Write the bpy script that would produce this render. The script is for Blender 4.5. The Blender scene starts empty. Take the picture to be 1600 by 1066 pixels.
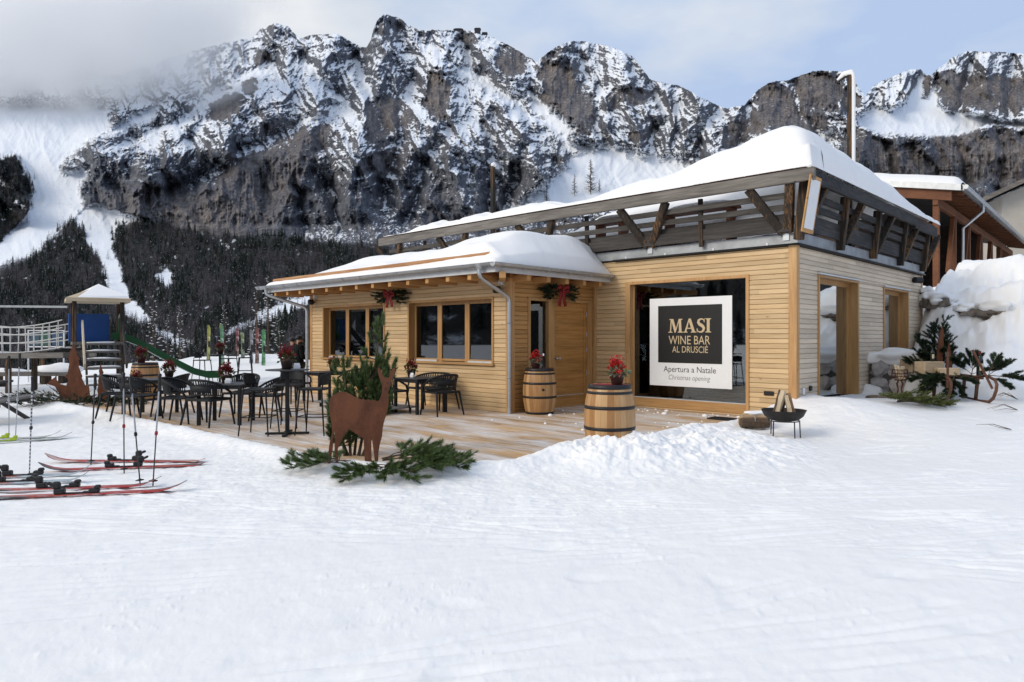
import bpy, bmesh, math, random
import numpy as np
from mathutils import Vector, Matrix, Euler

R = math.radians
random.seed(7)
S = bpy.context.scene
COL = S.collection

# ---------------------------------------------------------------- camera, sky, sun, exposure
HC = 1.6                                     # eye height over the deck
FPX, CXP, HYP = 1087.0, 800.0, 527.0         # measured from the photograph's vanishing points
cam_d = bpy.data.cameras.new('camera')
cam_d.sensor_width = 36.0
cam_d.lens = 36.0 * FPX / 1600.0
cam_d.shift_y = (HYP - 533.0) / 1600.0
cam_d.clip_start = 0.05
cam_d.clip_end = 9000.0
cam = bpy.data.objects.new('camera', cam_d)
COL.objects.link(cam)
cam.location = (0, 0, HC)
cam.rotation_euler = (R(90), 0, 0)
S.camera = cam

SUN_AZ = R(-118)       # clockwise from +Y: to the left and a little behind the camera
SUN_EL = R(30)
wd = bpy.data.worlds.new('World')
S.world = wd
wd.use_nodes = True
wn, wl = wd.node_tree.nodes, wd.node_tree.links
wn.clear()
w_out = wn.new('ShaderNodeOutputWorld')
w_bg = wn.new('ShaderNodeBackground')
w_bg.inputs['Strength'].default_value = 0.1
w_sky = wn.new('ShaderNodeTexSky')
w_sky.sky_type = 'NISHITA'
w_sky.sun_disc = False
w_sky.sun_elevation = SUN_EL
w_sky.sun_rotation = SUN_AZ
w_sky.altitude = 1800
w_sky.air_density = 1.0
w_sky.dust_density = 1.2
w_tc = wn.new('ShaderNodeTexCoord')
w_map = wn.new('ShaderNodeMapping')
w_map.inputs['Scale'].default_value = (1.0, 1.0, 2.2)
w_map.inputs['Location'].default_value = (0.35, 0.1, 0.2)
w_n = wn.new('ShaderNodeTexNoise')
w_n.inputs['Scale'].default_value = 2.6
w_n.inputs['Detail'].default_value = 7
w_n.inputs['Roughness'].default_value = 0.5
w_r = wn.new('ShaderNodeMapRange')
w_r.inputs['From Min'].default_value = 0.36
w_r.inputs['From Max'].default_value = 0.66
w_r.inputs['To Min'].default_value = 0.90
w_r.inputs['To Max'].default_value = 1.0
w_n2 = wn.new('ShaderNodeTexNoise')
w_n2.inputs['Scale'].default_value = 3.2
w_n2.inputs['Detail'].default_value = 5
w_cr = wn.new('ShaderNodeValToRGB')
w_cr.color_ramp.elements[0].position = 0.34
w_cr.color_ramp.elements[0].color = (3.9, 4.95, 6.9, 1)
w_cr.color_ramp.elements[1].position = 0.56
w_cr.color_ramp.elements[1].color = (5.9, 6.35, 7.0, 1)
_e = w_cr.color_ramp.elements.new(0.74)
_e.color = (7.7, 7.75, 7.85, 1)
w_sp = wn.new('ShaderNodeSeparateXYZ')
w_ma = wn.new('ShaderNodeMath'); w_ma.operation = 'MULTIPLY_ADD'; w_ma.inputs[1].default_value = -0.40
wl.new(w_tc.outputs['Generated'], w_sp.inputs[0]); wl.new(w_sp.outputs['X'], w_ma.inputs[0]); wl.new(w_n2.outputs['Fac'], w_ma.inputs[2])
w_mix = wn.new('ShaderNodeMix')
w_mix.data_type = 'RGBA'
wl.new(w_tc.outputs['Generated'], w_map.inputs['Vector'])
wl.new(w_map.outputs['Vector'], w_n.inputs['Vector'])
wl.new(w_map.outputs['Vector'], w_n2.inputs['Vector'])
wl.new(w_n.outputs['Fac'], w_r.inputs['Value'])
wl.new(w_ma.outputs[0], w_cr.inputs['Fac'])
wl.new(w_r.outputs['Result'], w_mix.inputs['Factor'])
wl.new(w_sky.outputs['Color'], w_mix.inputs[6])
wl.new(w_cr.outputs['Color'], w_mix.inputs[7])
wl.new(w_mix.outputs[2], w_bg.inputs['Color'])
wl.new(w_bg.outputs['Background'], w_out.inputs['Surface'])

sun_d = bpy.data.lights.new('sun', 'SUN')
sun_d.energy = 1.4
sun_d.angle = R(24)
sun_d.color = (1.0, 0.90, 0.76)
sun = bpy.data.objects.new('sun', sun_d)
COL.objects.link(sun)
sun.rotation_euler = Euler((R(90) - SUN_EL, 0, -SUN_AZ + math.pi), 'XYZ')
_d = Vector((math.sin(SUN_AZ) * math.cos(SUN_EL), math.cos(SUN_AZ) * math.cos(SUN_EL), math.sin(SUN_EL)))
sun.rotation_euler = _d.to_track_quat('Z', 'Y').to_euler()

S.view_settings.view_transform = 'Standard'
S.view_settings.look = 'None'
S.view_settings.exposure = 0.29
S.view_settings.gamma = 1.0
S.view_settings.use_curve_mapping = False
S.render.engine = 'CYCLES'
cy = S.cycles
cy.max_bounces = 12
cy.diffuse_bounces = 3
cy.glossy_bounces = 3
cy.transmission_bounces = 4
cy.transparent_max_bounces = 8
cy.volume_bounces = 10
cy.volume_step_rate = 2.0
cy.volume_max_steps = 96
cy.caustics_reflective = False
cy.caustics_refractive = False

# ---------------------------------------------------------------- frames and pixel measurements
XB = Vector((0.7220, -0.6919, 0)); YB = Vector((0.6919, 0.7220, 0))
C0 = Vector((-0.05, 14.61, 0))               # front right corner of the low wing
ROTB = math.atan2(XB.y, XB.x)

def BW(bx, by, z=0.0):                       # building frame -> world
    return C0 + XB * bx + YB * by + Vector((0, 0, z))

def G(px, py, z=0.0):                        # point of the level z seen at a pixel of the photograph
    d = (HC - z) * FPX / (py - HYP)
    return Vector(((px - CXP) / FPX * d, d, z))

def AT(px, py, d):                           # point at depth d seen at a pixel
    return Vector(((px - CXP) / FPX * d, d, HC + (HYP - py) / FPX * d))

# ---------------------------------------------------------------- object helpers
def link(o, parent=None):
    COL.objects.link(o)
    if parent is not None:
        o.parent = parent
    return o

def tag(o, label=None, cat=None, group=None, kind=None):
    if label: o['label'] = label
    if cat: o['category'] = cat
    if group: o['group'] = group
    if kind: o['kind'] = kind
    return o

def thing(name, label, cat, loc=(0, 0, 0), rz=0.0, group=None):
    o = bpy.data.objects.new(name, None)
    o.empty_display_size = 0.2
    o.location = loc
    o.rotation_euler = (0, 0, rz)
    link(o)
    return tag(o, label, cat, group)

def dup(root, loc, rz, label, group=None, scale=None):
    kids = {}
    for o in COL.objects:
        if o.parent is not None:
            kids.setdefault(o.parent, []).append(o)
    def rec(o, par):
        c = o.copy()
        COL.objects.link(c)
        if par is not None: c.parent = par
        for k in kids.get(o, []): rec(k, c)
        return c
    r = rec(root, None)
    r.location = loc
    r.rotation_euler = (0, 0, rz)
    if scale: r.scale = scale if hasattr(scale, '__len__') else (scale,) * 3
    r['label'] = label
    if group: r['group'] = group
    return r

class MB:
    """collects shapes that become ONE mesh object"""
    def __init__(s):
        s.v = []; s.f = []; s.m = None; s.sm = []
    def add(s, vs, fs, smooth=False):
        n = len(s.v)
        if s.m is not None: vs = [s.m @ Vector(v) for v in vs]
        s.v.extend([tuple(v) for v in vs])
        s.f.extend([tuple(i + n for i in f) for f in fs])
        s.sm.extend([smooth] * len(fs))
        return s
    def box(s, x0, x1, y0, y1, z0, z1):
        vs = [(x0, y0, z0), (x1, y0, z0), (x1, y1, z0), (x0, y1, z0), (x0, y0, z1), (x1, y0, z1), (x1, y1, z1), (x0, y1, z1)]
        return s.add(vs, [(3, 2, 1, 0), (4, 5, 6, 7), (0, 1, 5, 4), (1, 2, 6, 5), (2, 3, 7, 6), (3, 0, 4, 7)])
    def cbox(s, c, d, rz=0.0, ch=0.0, tilt=None):   # box by centre and size, chamfered by ch
        M = Matrix.Translation(c) @ Matrix.Rotation(rz, 4, 'Z')
        if tilt is not None: M = M @ tilt
        x, y, z = d[0] / 2, d[1] / 2, d[2] / 2
        if ch <= 0:
            vs = [(sx * x, sy * y, sz * z) for sz in (-1, 1) for sx, sy in ((-1, -1), (1, -1), (1, 1), (-1, 1))]
            return s.add([M @ Vector(v) for v in vs], [(3, 2, 1, 0), (4, 5, 6, 7), (0, 1, 5, 4), (1, 2, 6, 5), (2, 3, 7, 6), (3, 0, 4, 7)])
        bm = bmesh.new()
        bmesh.ops.create_cube(bm, size=1.0, matrix=Matrix.Diagonal((d[0], d[1], d[2], 1)))
        bmesh.ops.bevel(bm, geom=bm.edges[:], offset=ch, segments=1, profile=0.5, affect='EDGES')
        bm.verts.index_update()
        s.add([M @ v.co for v in bm.verts], [[v.index for v in f.verts] for f in bm.faces])
        bm.free()
        return s
    def beam(s, p, q, w, h, up=(0, 0, 1), ch=0.0):      # rectangular bar from p to q
        p, q, up = Vector(p), Vector(q), Vector(up)
        z = (q - p); L = z.length; z = z / L
        x = up.cross(z)
        if x.length < 1e-5: x = Vector((1, 0, 0)).cross(z)
        if x.length < 1e-5: x = Vector((0, 1, 0)).cross(z)
        x.normalize(); y = z.cross(x)
        M = Matrix((x, y, z)).transposed().to_4x4()
        M.translation = (p + q) / 2
        old = s.m
        s.m = (old @ M) if old is not None else M
        s.cbox((0, 0, 0), (w, h, L), 0, ch)
        s.m = old
        return s
    def tube(s, pts, r, n=8, caps=True, smooth=True, closed=False):
        pts = [Vector(p) for p in pts]
        m = len(pts)
        rr = list(r) if hasattr(r, '__len__') else [r] * m
        vs, fs = [], []
        prev = None
        for i, p in enumerate(pts):
            if closed: t = pts[(i + 1) % m] - pts[i - 1]
            else: t = pts[min(i + 1, m - 1)] - pts[max(i - 1, 0)]
            if t.length < 1e-9: t = Vector((0, 0, 1))
            t.normalize()
            if prev is None:
                a = Vector((0, 0, 1)) if abs(t.z) < 0.9 else Vector((1, 0, 0))
                x = t.cross(a).normalized()
            else:
                x = prev - t * prev.dot(t)
                x = x.normalized() if x.length > 1e-6 else t.orthogonal().normalized()
            prev = x
            y = t.cross(x)
            for k in range(n):
                a = 2 * math.pi * k / n
                vs.append(p + (x * math.cos(a) + y * math.sin(a)) * rr[i])
        for i in range(m if closed else m - 1):
            j = (i + 1) % m
            for k in range(n):
                fs.append((i * n + k, i * n + (k + 1) % n, j * n + (k + 1) % n, j * n + k))
        s.add(vs, fs, smooth)
        if caps and not closed:
            s.add([vs[k] for k in range(n)], [tuple(range(n))[::-1]])
            s.add([vs[(m - 1) * n + k] for k in range(n)], [tuple(range(n))])
        return s
    def lathe(s, prof, n=24, c=(0, 0, 0), smooth=True, caps=True):      # prof: (radius, z)
        vs, fs = [], []
        m = len(prof)
        for (r, z) in prof:
            for k in range(n):
                a = 2 * math.pi * k / n
                vs.append((c[0] + r * math.cos(a), c[1] + r * math.sin(a), c[2] + z))
        for i in range(m - 1):
            for k in range(n):
                fs.append((i * n + k, i * n + (k + 1) % n, (i + 1) * n + (k + 1) % n, (i + 1) * n + k))
        s.add(vs, fs, smooth)
        if caps and prof[0][0] > 1e-4: s.add(vs[:n], [tuple(range(n))[::-1]])
        if caps and prof[-1][0] > 1e-4: s.add(vs[(m - 1) * n:], [tuple(range(n))])
        return s
    def prism(s, poly, t0, t1, fn):        # 2-D outline (may be concave) extruded; fn(u, v, t) -> point
        n = len(poly)
        a = [fn(u, v, t0) for u, v in poly]; b = [fn(u, v, t1) for u, v in poly]
        from mathutils.geometry import tessellate_polygon
        tri = tessellate_polygon([[Vector((u, v, 0)) for u, v in poly]])
        s.add(a, [tuple(t) for t in tri]); s.add(b, [tuple(t)[::-1] for t in tri])
        vs = a + b
        s.add(vs, [(i, (i + 1) % n, n + (i + 1) % n, n + i) for i in range(n)])
        return s
    def blob(s, c, r, seed=0, amp=0.15, sub=2, smooth=True, flat=None):
        bm = bmesh.new()
        bmesh.ops.create_icosphere(bm, subdivisions=sub, radius=1.0)
        from mathutils import noise
        for v in bm.verts:
            k = 1 + amp * noise.noise(v.co * 1.7 + Vector((seed * 3.1, seed * 1.7, seed)))
            v.co = Vector((v.co.x * r[0] * k, v.co.y * r[1] * k, v.co.z * r[2] * k))
            if flat is not None and v.co.z < flat: v.co.z = flat
        bm.verts.index_update()
        s.add([v.co + Vector(c) for v in bm.verts], [[v.index for v in f.verts] for f in bm.faces], smooth)
        bm.free()
        return s
    def build(s, name, mat, parent=None, bevel=0.0, recalc=True, label=None, loc=None, rz=None):
        me = bpy.data.meshes.new(name)
        me.from_pydata(s.v, [], s.f)
        me.polygons.foreach_set('use_smooth', np.array(s.sm, dtype=bool))
        if recalc:
            bm = bmesh.new(); bm.from_mesh(me)
            bmesh.ops.recalc_face_normals(bm, faces=bm.faces[:])
            bm.to_mesh(me); bm.free()
        if mat is not None: me.materials.append(mat)
        me.update()
        o = bpy.data.objects.new(name, me)
        link(o, parent)
        if bevel > 0:
            b = o.modifiers.new('bevel', 'BEVEL'); b.width = bevel; b.segments = 2; b.limit_method = 'ANGLE'
        if label: o['label'] = label
        if loc is not None: o.location = loc
        if rz is not None: o.rotation_euler = (0, 0, rz)
        return o

# ---------------------------------------------------------------- materials
class NT:
    def __init__(s, name):
        s.mat = bpy.data.materials.new(name)
        s.mat.use_nodes = True
        s.n, s.l = s.mat.node_tree.nodes, s.mat.node_tree.links
        s.n.clear()
        s.out = s.n.new('ShaderNodeOutputMaterial')
        s.p = s.n.new('ShaderNodeBsdfPrincipled')
        s.l.new(s.p.outputs[0], s.out.inputs['Surface'])
    def node(s, t, **kw):
        n = s.n.new(t)
        for k, v in kw.items(): setattr(n, k, v)
        return n
    def link(s, a, b): s.l.new(a, b)
    def coord(s, scale=(1, 1, 1), kind='Object', rot=(0, 0, 0), loc=(0, 0, 0)):
        tc = s.node('ShaderNodeTexCoord'); m = s.node('ShaderNodeMapping')
        m.inputs['Scale'].default_value = scale; m.inputs['Rotation'].default_value = rot; m.inputs['Location'].default_value = loc
        s.link(tc.outputs[kind], m.inputs['Vector'])
        return m.outputs['Vector']
    def noise(s, vec, scale=5, detail=4, rough=0.55, dist=0.0):
        n = s.node('ShaderNodeTexNoise')
        n.inputs['Scale'].default_value = scale; n.inputs['Detail'].default_value = detail
        n.inputs['Roughness'].default_value = rough; n.inputs['Distortion'].default_value = dist
        if vec is not None: s.link(vec, n.inputs['Vector'])
        return n.outputs['Fac']
    def ramp(s, fac, stops):
        r = s.node('ShaderNodeValToRGB')
        e = r.color_ramp.elements
        while len(e) < len(stops): e.new(0.5)
        for i, (p, c) in enumerate(stops):
            e[i].position = p; e[i].color = (*c, 1) if len(c) == 3 else c
        s.link(fac, r.inputs['Fac'])
        return r.outputs['Color']
    def mix(s, fac, a, b, blend='MIX'):
        m = s.node('ShaderNodeMix', data_type='RGBA', blend_type=blend)
        for v, i in ((fac, m.inputs['Factor']), (a, m.inputs[6]), (b, m.inputs[7])):
            if isinstance(v, (int, float)): i.default_value = v
            elif isinstance(v, tuple): i.default_value = (*v, 1) if len(v) == 3 else v
            else: s.link(v, i)
        return m.outputs[2]
    def math(s, op, a, b=None, clamp=False):
        m = s.node('ShaderNodeMath', operation=op, use_clamp=clamp)
        for v, i in ((a, m.inputs[0]), (b, m.inputs[1])):
            if v is None: continue
            if isinstance(v, (int, float)): i.default_value = v
            else: s.link(v, i)
        return m.outputs[0]
    def rng(s, v, a, b, c=0.0, d=1.0):
        m = s.node('ShaderNodeMapRange')
        for k, x in (('From Min', a), ('From Max', b), ('To Min', c), ('To Max', d)): m.inputs[k].default_value = x
        s.link(v, m.inputs['Value'])
        return m.outputs['Result']
    def bump(s, h, strength=0.3, dist=0.01):
        b = s.node('ShaderNodeBump')
        b.inputs['Strength'].default_value = strength; b.inputs['Distance'].default_value = dist
        s.link(h, b.inputs['Height']); s.link(b.outputs['Normal'], s.p.inputs['Normal'])
    def base(s, c, rough=0.6, metal=0.0, spec=0.5):
        if isinstance(c, tuple): s.p.inputs['Base Color'].default_value = (*c, 1)
        else: s.link(c, s.p.inputs['Base Color'])
        if isinstance(rough, (int, float)): s.p.inputs['Roughness'].default_value = rough
        else: s.link(rough, s.p.inputs['Roughness'])
        s.p.inputs['Metallic'].default_value = metal
        s.p.inputs['Specular IOR Level'].default_value = spec
        return s.mat

def simple(name, c, rough=0.6, metal=0.0, var=0.15, scale=8, bump=0.0, spec=0.4):
    t = NT(name)
    v = t.coord()
    f = t.noise(v, scale, 4)
    d = tuple(x * (1 - var) for x in c); e = tuple(min(1, x * (1 + var)) for x in c)
    t.base(t.ramp(f, [(0.3, d), (0.7, e)]), rough, metal, spec)
    if bump > 0: t.bump(t.noise(v, scale * 4, 3), bump, 0.01)
    return t.mat

def wood(name, dark, mid, light, axis='X', rough=0.6, ring=14.0, board=None, frost=0.0, knots=True, bump=0.15, spread=0.25):
    """grain along one local axis; board=(axis, height) gives every board its own tone"""
    t = NT(name)
    st = {'X': (0.35, 1, 1), 'Y': (1, 0.35, 1), 'Z': (1, 1, 0.35)}[axis]
    sg = {'X': (0.06, 1, 1), 'Y': (1, 0.06, 1), 'Z': (1, 1, 0.06)}[axis]
    v1 = t.coord(st); v2 = t.coord(sg)
    off = None
    if board:
        tc = t.node('ShaderNodeTexCoord'); sp = t.node('ShaderNodeSeparateXYZ'); t.link(tc.outputs['Object'], sp.inputs[0])
        comp = sp.outputs[board[0]]
        idx = t.math('FLOOR', t.math('DIVIDE', comp, board[1]))
        lenc = sp.outputs[axis]
        wnz0 = t.node('ShaderNodeTexWhiteNoise', noise_dimensions='1D'); t.link(idx, wnz0.inputs['W'])
        seg = t.math('FLOOR', t.math('ADD', t.math('DIVIDE', lenc, 3.4), wnz0.outputs['Value']))
        cid = t.math('ADD', t.math('MULTIPLY', idx, 7.31), t.math('MULTIPLY', seg, 13.7))
        wnz = t.node('ShaderNodeTexWhiteNoise', noise_dimensions='1D'); t.link(cid, wnz.inputs['W'])
        off = wnz.outputs['Value']
        cb = t.node('ShaderNodeCombineXYZ')
        for k in range(3): t.link(t.math('MULTIPLY', off, 17.0 + 5 * k), cb.inputs[k])
        va = t.node('ShaderNodeVectorMath', operation='ADD'); t.link(v1, va.inputs[0]); t.link(cb.outputs[0], va.inputs[1]); v1 = va.outputs[0]
        vb = t.node('ShaderNodeVectorMath', operation='ADD'); t.link(v2, vb.inputs[0]); t.link(cb.outputs[0], vb.inputs[1]); v2 = vb.outputs[0]
    g = t.noise(v2, ring * 2.2, 5, 0.6, 0.3)
    big = t.noise(v1, 2.0, 3, 0.5)
    f = t.math('ADD', t.math('MULTIPLY', g, 0.6), t.math('MULTIPLY', big, 0.4))
    c = t.ramp(f, [(0.32, dark), (0.5, mid), (0.68, light)])
    if off is not None:
        k = t.rng(off, 0, 1, 1 - spread, 1 + spread * 0.6)
        m = t.node('ShaderNodeVectorMath', operation='SCALE'); t.link(c, m.inputs[0]); t.link(k, m.inputs['Scale']); c = m.outputs[0]
    if knots:
        vo = t.node('ShaderNodeTexVoronoi'); vo.inputs['Scale'].default_value = 2.6
        sk = {'X': (0.6, 1.5, 1.5), 'Y': (1.5, 0.6, 1.5), 'Z': (1.5, 1.5, 0.6)}[axis]
        vk = t.coord(sk)
        t.link(vk, vo.inputs['Vector'])
        kn = t.rng(vo.outputs['Distance'], 0.03, 0.075, 0.75, 0.0)
        c = t.mix(kn, c, tuple(x * 0.35 for x in dark))
    if frost > 0:
        fv = t.coord((0.5, 1.6, 1))
        fr = t.noise(fv, 1.3, 7, 0.68, 0.4)
        fr2 = t.noise(t.coord(sg), 12, 3)
        fm = t.rng(t.math('ADD', fr, t.math('MULTIPLY', fr2, 0.25)), 0.62 - 0.1 * frost, 0.85 - 0.1 * frost, 0, 0.85)
        c = t.mix(fm, c, (0.72, 0.72, 0.73))
    t.base(c, rough, 0, 0.35)
    if bump: t.bump(g, bump, 0.006)
    return t.mat

def snow_mat(name='snow', scale=1.0):
    t = NT(name)
    v = t.coord()
    n1 = t.noise(v, 3.0 * scale, 5, 0.6); n2 = t.noise(v, 40 * scale, 4, 0.65)
    t.base(t.ramp(n1, [(0.3, (0.88, 0.883, 0.89)), (0.7, (0.92, 0.92, 0.918))]), 0.55, 0, 0.25)
    t.bump(t.math('ADD', n1, t.math('MULTIPLY', n2, 0.25)), 0.22, 0.03)
    return t.mat

M = {}
M['snow'] = snow_mat()
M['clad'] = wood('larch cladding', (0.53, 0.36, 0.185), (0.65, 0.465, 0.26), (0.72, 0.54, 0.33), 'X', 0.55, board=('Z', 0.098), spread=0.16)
M['clad_side'] = wood('side cladding weathered and skylit', (0.56, 0.455, 0.335), (0.67, 0.555, 0.425), (0.74, 0.635, 0.505), 'Y', 0.6, board=('Z', 0.098), spread=0.16)  # weathered tone, colour lightened to stand in for weak sky light here
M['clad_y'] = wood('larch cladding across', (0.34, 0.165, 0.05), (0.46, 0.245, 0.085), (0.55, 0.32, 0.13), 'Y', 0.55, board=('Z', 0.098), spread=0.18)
M['frame'] = wood('window wood', (0.32, 0.17, 0.065), (0.44, 0.25, 0.10), (0.53, 0.32, 0.145), 'Z', 0.45, knots=False)
M['frame_x'] = wood('window wood across', (0.32, 0.17, 0.065), (0.44, 0.25, 0.10), (0.53, 0.32, 0.145), 'X', 0.45, knots=False)
M['post'] = wood('corner post wood', (0.38, 0.20, 0.08), (0.52, 0.30, 0.13), (0.62, 0.40, 0.19), 'Z', 0.5)
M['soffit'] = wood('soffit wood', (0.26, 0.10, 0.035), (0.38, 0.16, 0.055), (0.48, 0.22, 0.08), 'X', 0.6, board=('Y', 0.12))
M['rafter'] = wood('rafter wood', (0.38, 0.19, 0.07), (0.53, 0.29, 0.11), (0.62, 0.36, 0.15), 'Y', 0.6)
M['deck'] = wood('deck boards', (0.34, 0.20, 0.095), (0.52, 0.335, 0.175), (0.64, 0.45, 0.27), 'X', 0.6, board=('Y', 0.14), frost=0.95, spread=0.25)
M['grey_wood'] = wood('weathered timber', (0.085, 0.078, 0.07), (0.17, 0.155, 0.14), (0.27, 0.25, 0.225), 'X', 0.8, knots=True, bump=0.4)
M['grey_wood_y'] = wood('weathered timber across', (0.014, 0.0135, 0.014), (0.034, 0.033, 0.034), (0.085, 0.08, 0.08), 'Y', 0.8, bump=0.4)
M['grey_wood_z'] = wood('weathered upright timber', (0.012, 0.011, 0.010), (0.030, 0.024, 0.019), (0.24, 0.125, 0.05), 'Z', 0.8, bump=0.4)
M['rail_wood'] = wood('dark railing timber', (0.028, 0.026, 0.024), (0.068, 0.063, 0.058), (0.15, 0.14, 0.13), 'X', 0.8, bump=0.4)
M['dark_wood'] = wood('dark stained timber', (0.03, 0.028, 0.027), (0.055, 0.05, 0.048), (0.10, 0.09, 0.085), 'X', 0.8, bump=0.3)
M['red_wood'] = wood('red brown timber', (0.09, 0.033, 0.014), (0.155, 0.056, 0.022), (0.23, 0.092, 0.036), 'Y', 0.6)
M['zinc'] = simple('zinc sheet', (0.50, 0.53, 0.56), 0.38, 0.85, 0.12, 5)
M['zinc_dark'] = simple('dull zinc flashing', (0.34, 0.36, 0.38), 0.55, 0.6, 0.2, 4)
M['zinc_pale'] = simple('pale zinc fascia', (0.62, 0.64, 0.66), 0.5, 0.3, 0.08, 4)
M['black'] = simple('black metal', (0.018, 0.018, 0.02), 0.45, 0.2, 0.2, 10)
M['anthracite'] = simple('anthracite furniture', (0.017, 0.018, 0.020), 0.55, 0.0, 0.2, 12, 0, 0.2)
M['anthracite_top'] = simple('anthracite table top', (0.042, 0.044, 0.050), 0.45, 0.0, 0.15, 10)
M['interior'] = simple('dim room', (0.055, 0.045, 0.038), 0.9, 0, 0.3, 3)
M['white'] = simple('white enamel', (0.75, 0.76, 0.78), 0.45, 0, 0.04, 4)
M['stone'] = simple('grey stone', (0.30, 0.29, 0.28), 0.9, 0, 0.35, 5, 0.5)

def rust_mat():
    t = NT('rusted steel')
    v = t.coord((1, 1, 0.45))
    a = t.noise(v, 4, 6, 0.65, 0.6); b = t.noise(t.coord(), 30, 4, 0.6)
    f = t.math('ADD', t.math('MULTIPLY', a, 0.75), t.math('MULTIPLY', b, 0.25))
    t.base(t.ramp(f, [(0.3, (0.055, 0.024, 0.016)), (0.46, (0.115, 0.044, 0.024)), (0.60, (0.17, 0.064, 0.032)), (0.74, (0.13, 0.075, 0.058))]), 0.75, 0.25, 0.3)
    t.bump(b, 0.3, 0.004)
    return t.mat
M['rust'] = rust_mat()

def needle_mat(name, c1, c2):
    t = NT(name)
    g = t.node('ShaderNodeNewGeometry')
    c = t.ramp(g.outputs['Random Per Island'], [(0.1, c1), (0.9, c2)])
    t.base(c, 0.55, 0, 0.3)
    return t.mat
M['needle'] = needle_mat('pine needles', (0.045, 0.078, 0.024), (0.125, 0.18, 0.060))
M['needle_dark'] = needle_mat('dark fir needles', (0.012, 0.024, 0.012), (0.035, 0.058, 0.026))
M['needle_olive'] = needle_mat('olive pine needles', (0.05, 0.065, 0.015), (0.11, 0.135, 0.035))
M['bark'] = simple('bark', (0.09, 0.06, 0.04), 0.9, 0, 0.4, 20, 0.5)

def glass_mat(base=0.04):
    t = NT('window glass %.2f' % base)
    tr = t.node('ShaderNodeBsdfTransparent'); tr.inputs['Color'].default_value = (0.55, 0.60, 0.62, 1)
    gl = t.node('ShaderNodeBsdfGlossy'); gl.inputs['Roughness'].default_value = 0.02; gl.inputs['Color'].default_value = (0.9, 0.95, 1.0, 1)
    fr = t.node('ShaderNodeFresnel'); fr.inputs['IOR'].default_value = 1.75
    f = t.math('ADD', fr.outputs[0], base, clamp=True)
    mx = t.node('ShaderNodeMixShader')
    t.link(f, mx.inputs[0]); t.link(tr.outputs[0], mx.inputs[1]); t.link(gl.outputs[0], mx.inputs[2])
    t.link(mx.outputs[0], t.out.inputs['Surface'])
    t.n.remove(t.p)
    return t.mat
M['glass'] = glass_mat()
M['glass_side'] = glass_mat(0.42)
# ---------------------------------------------------------------- terrain
def _hash(ix, iy, s):
    n = (ix * 374761393 + iy * 668265263 + s * 1442695041) & 0xffffffff
    n = ((n ^ (n >> 13)) * 1274126177) & 0xffffffff
    return (n ^ (n >> 16)) & 0xffff

_ang = np.arange(256) * (2 * np.pi / 256)
_GX, _GY = np.cos(_ang), np.sin(_ang)

def perlin(x, y, s=0):
    ix = np.floor(x).astype(np.int64); iy = np.floor(y).astype(np.int64)
    fx = x - ix; fy = y - iy
    u = fx * fx * fx * (fx * (fx * 6 - 15) + 10); v = fy * fy * fy * (fy * (fy * 6 - 15) + 10)
    def g(dx, dy):
        h = _hash(ix + dx, iy + dy, s) & 255
        return _GX[h] * (fx - dx) + _GY[h] * (fy - dy)
    a = g(0, 0); b = g(1, 0); c = g(0, 1); d = g(1, 1)
    return 1.5 * ((a + (b - a) * u) * (1 - v) + (c + (d - c) * u) * v)

def fbm(x, y, o=4, s=0, gain=0.5, lac=2.03, ridged=False):
    t = 0.0; a = 1.0; n = 0.0
    for i in range(o):
        p = perlin(x, y, s + i * 17)
        if ridged: p = 1 - 2 * np.abs(p)
        t = t + a * p; n += a; a *= gain; x = x * lac + 5.3; y = y * lac + 1.7
    return t / n

def sstep(a, b, x):
    t = np.clip((x - a) / (b - a), 0, 1)
    return t * t * (3 - 2 * t)

def inpoly(poly, x, y):
    r = np.zeros(x.shape, bool)
    n = len(poly)
    for i in range(n):
        x0, y0 = poly[i]; x1, y1 = poly[(i + 1) % n]
        if y0 == y1: continue
        c = ((y0 > y) != (y1 > y)) & (x < (x1 - x0) * (y - y0) / (y1 - y0) + x0)
        r ^= c
    return r

def polydist(poly, x, y, closed=True):
    d = np.full(x.shape, 1e9)
    n = len(poly)
    for i in range(n if closed else n - 1):
        x0, y0 = poly[i]; x1, y1 = poly[(i + 1) % n]
        dx, dy = x1 - x0, y1 - y0
        t = np.clip(((x - x0) * dx + (y - y0) * dy) / (dx * dx + dy * dy + 1e-12), 0, 1)
        d = np.minimum(d, np.hypot(x - x0 - t * dx, y - y0 - t * dy))
    return d

def sdf(poly, x, y):                 # negative inside
    d = polydist(poly, x, y)
    return np.where(inpoly(poly, x, y), -d, d)

def grid_mesh(name, P, mat, wrap=False, attrs=None, smooth=True):
    nr, nc, _ = P.shape
    me = bpy.data.meshes.new(name)
    idx = np.arange(nr * nc).reshape(nr, nc)
    if wrap: idx = np.concatenate([idx, idx[:, :1]], 1)
    q = np.stack([idx[:-1, :-1], idx[:-1, 1:], idx[1:, 1:], idx[1:, :-1]], -1).reshape(-1, 4)
    me.vertices.add(nr * nc)
    me.vertices.foreach_set('co', P.reshape(-1).astype(np.float32))
    me.loops.add(q.size)
    me.loops.foreach_set('vertex_index', q.reshape(-1).astype(np.int32))
    me.polygons.add(len(q))
    me.polygons.foreach_set('loop_start', (np.arange(len(q)) * 4).astype(np.int32))
    me.polygons.foreach_set('loop_total', np.full(len(q), 4, np.int32))
    me.polygons.foreach_set('use_smooth', np.full(len(q), smooth, bool))
    me.update(calc_edges=True)
    for k, A in (attrs or {}).items():
        at = me.attributes.new(k, 'FLOAT', 'POINT')
        at.data.foreach_set('value', A.reshape(-1).astype(np.float32))
    me.materials.append(mat)
    o = bpy.data.objects.new(name, me)
    COL.objects.link(o)
    return o

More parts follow.
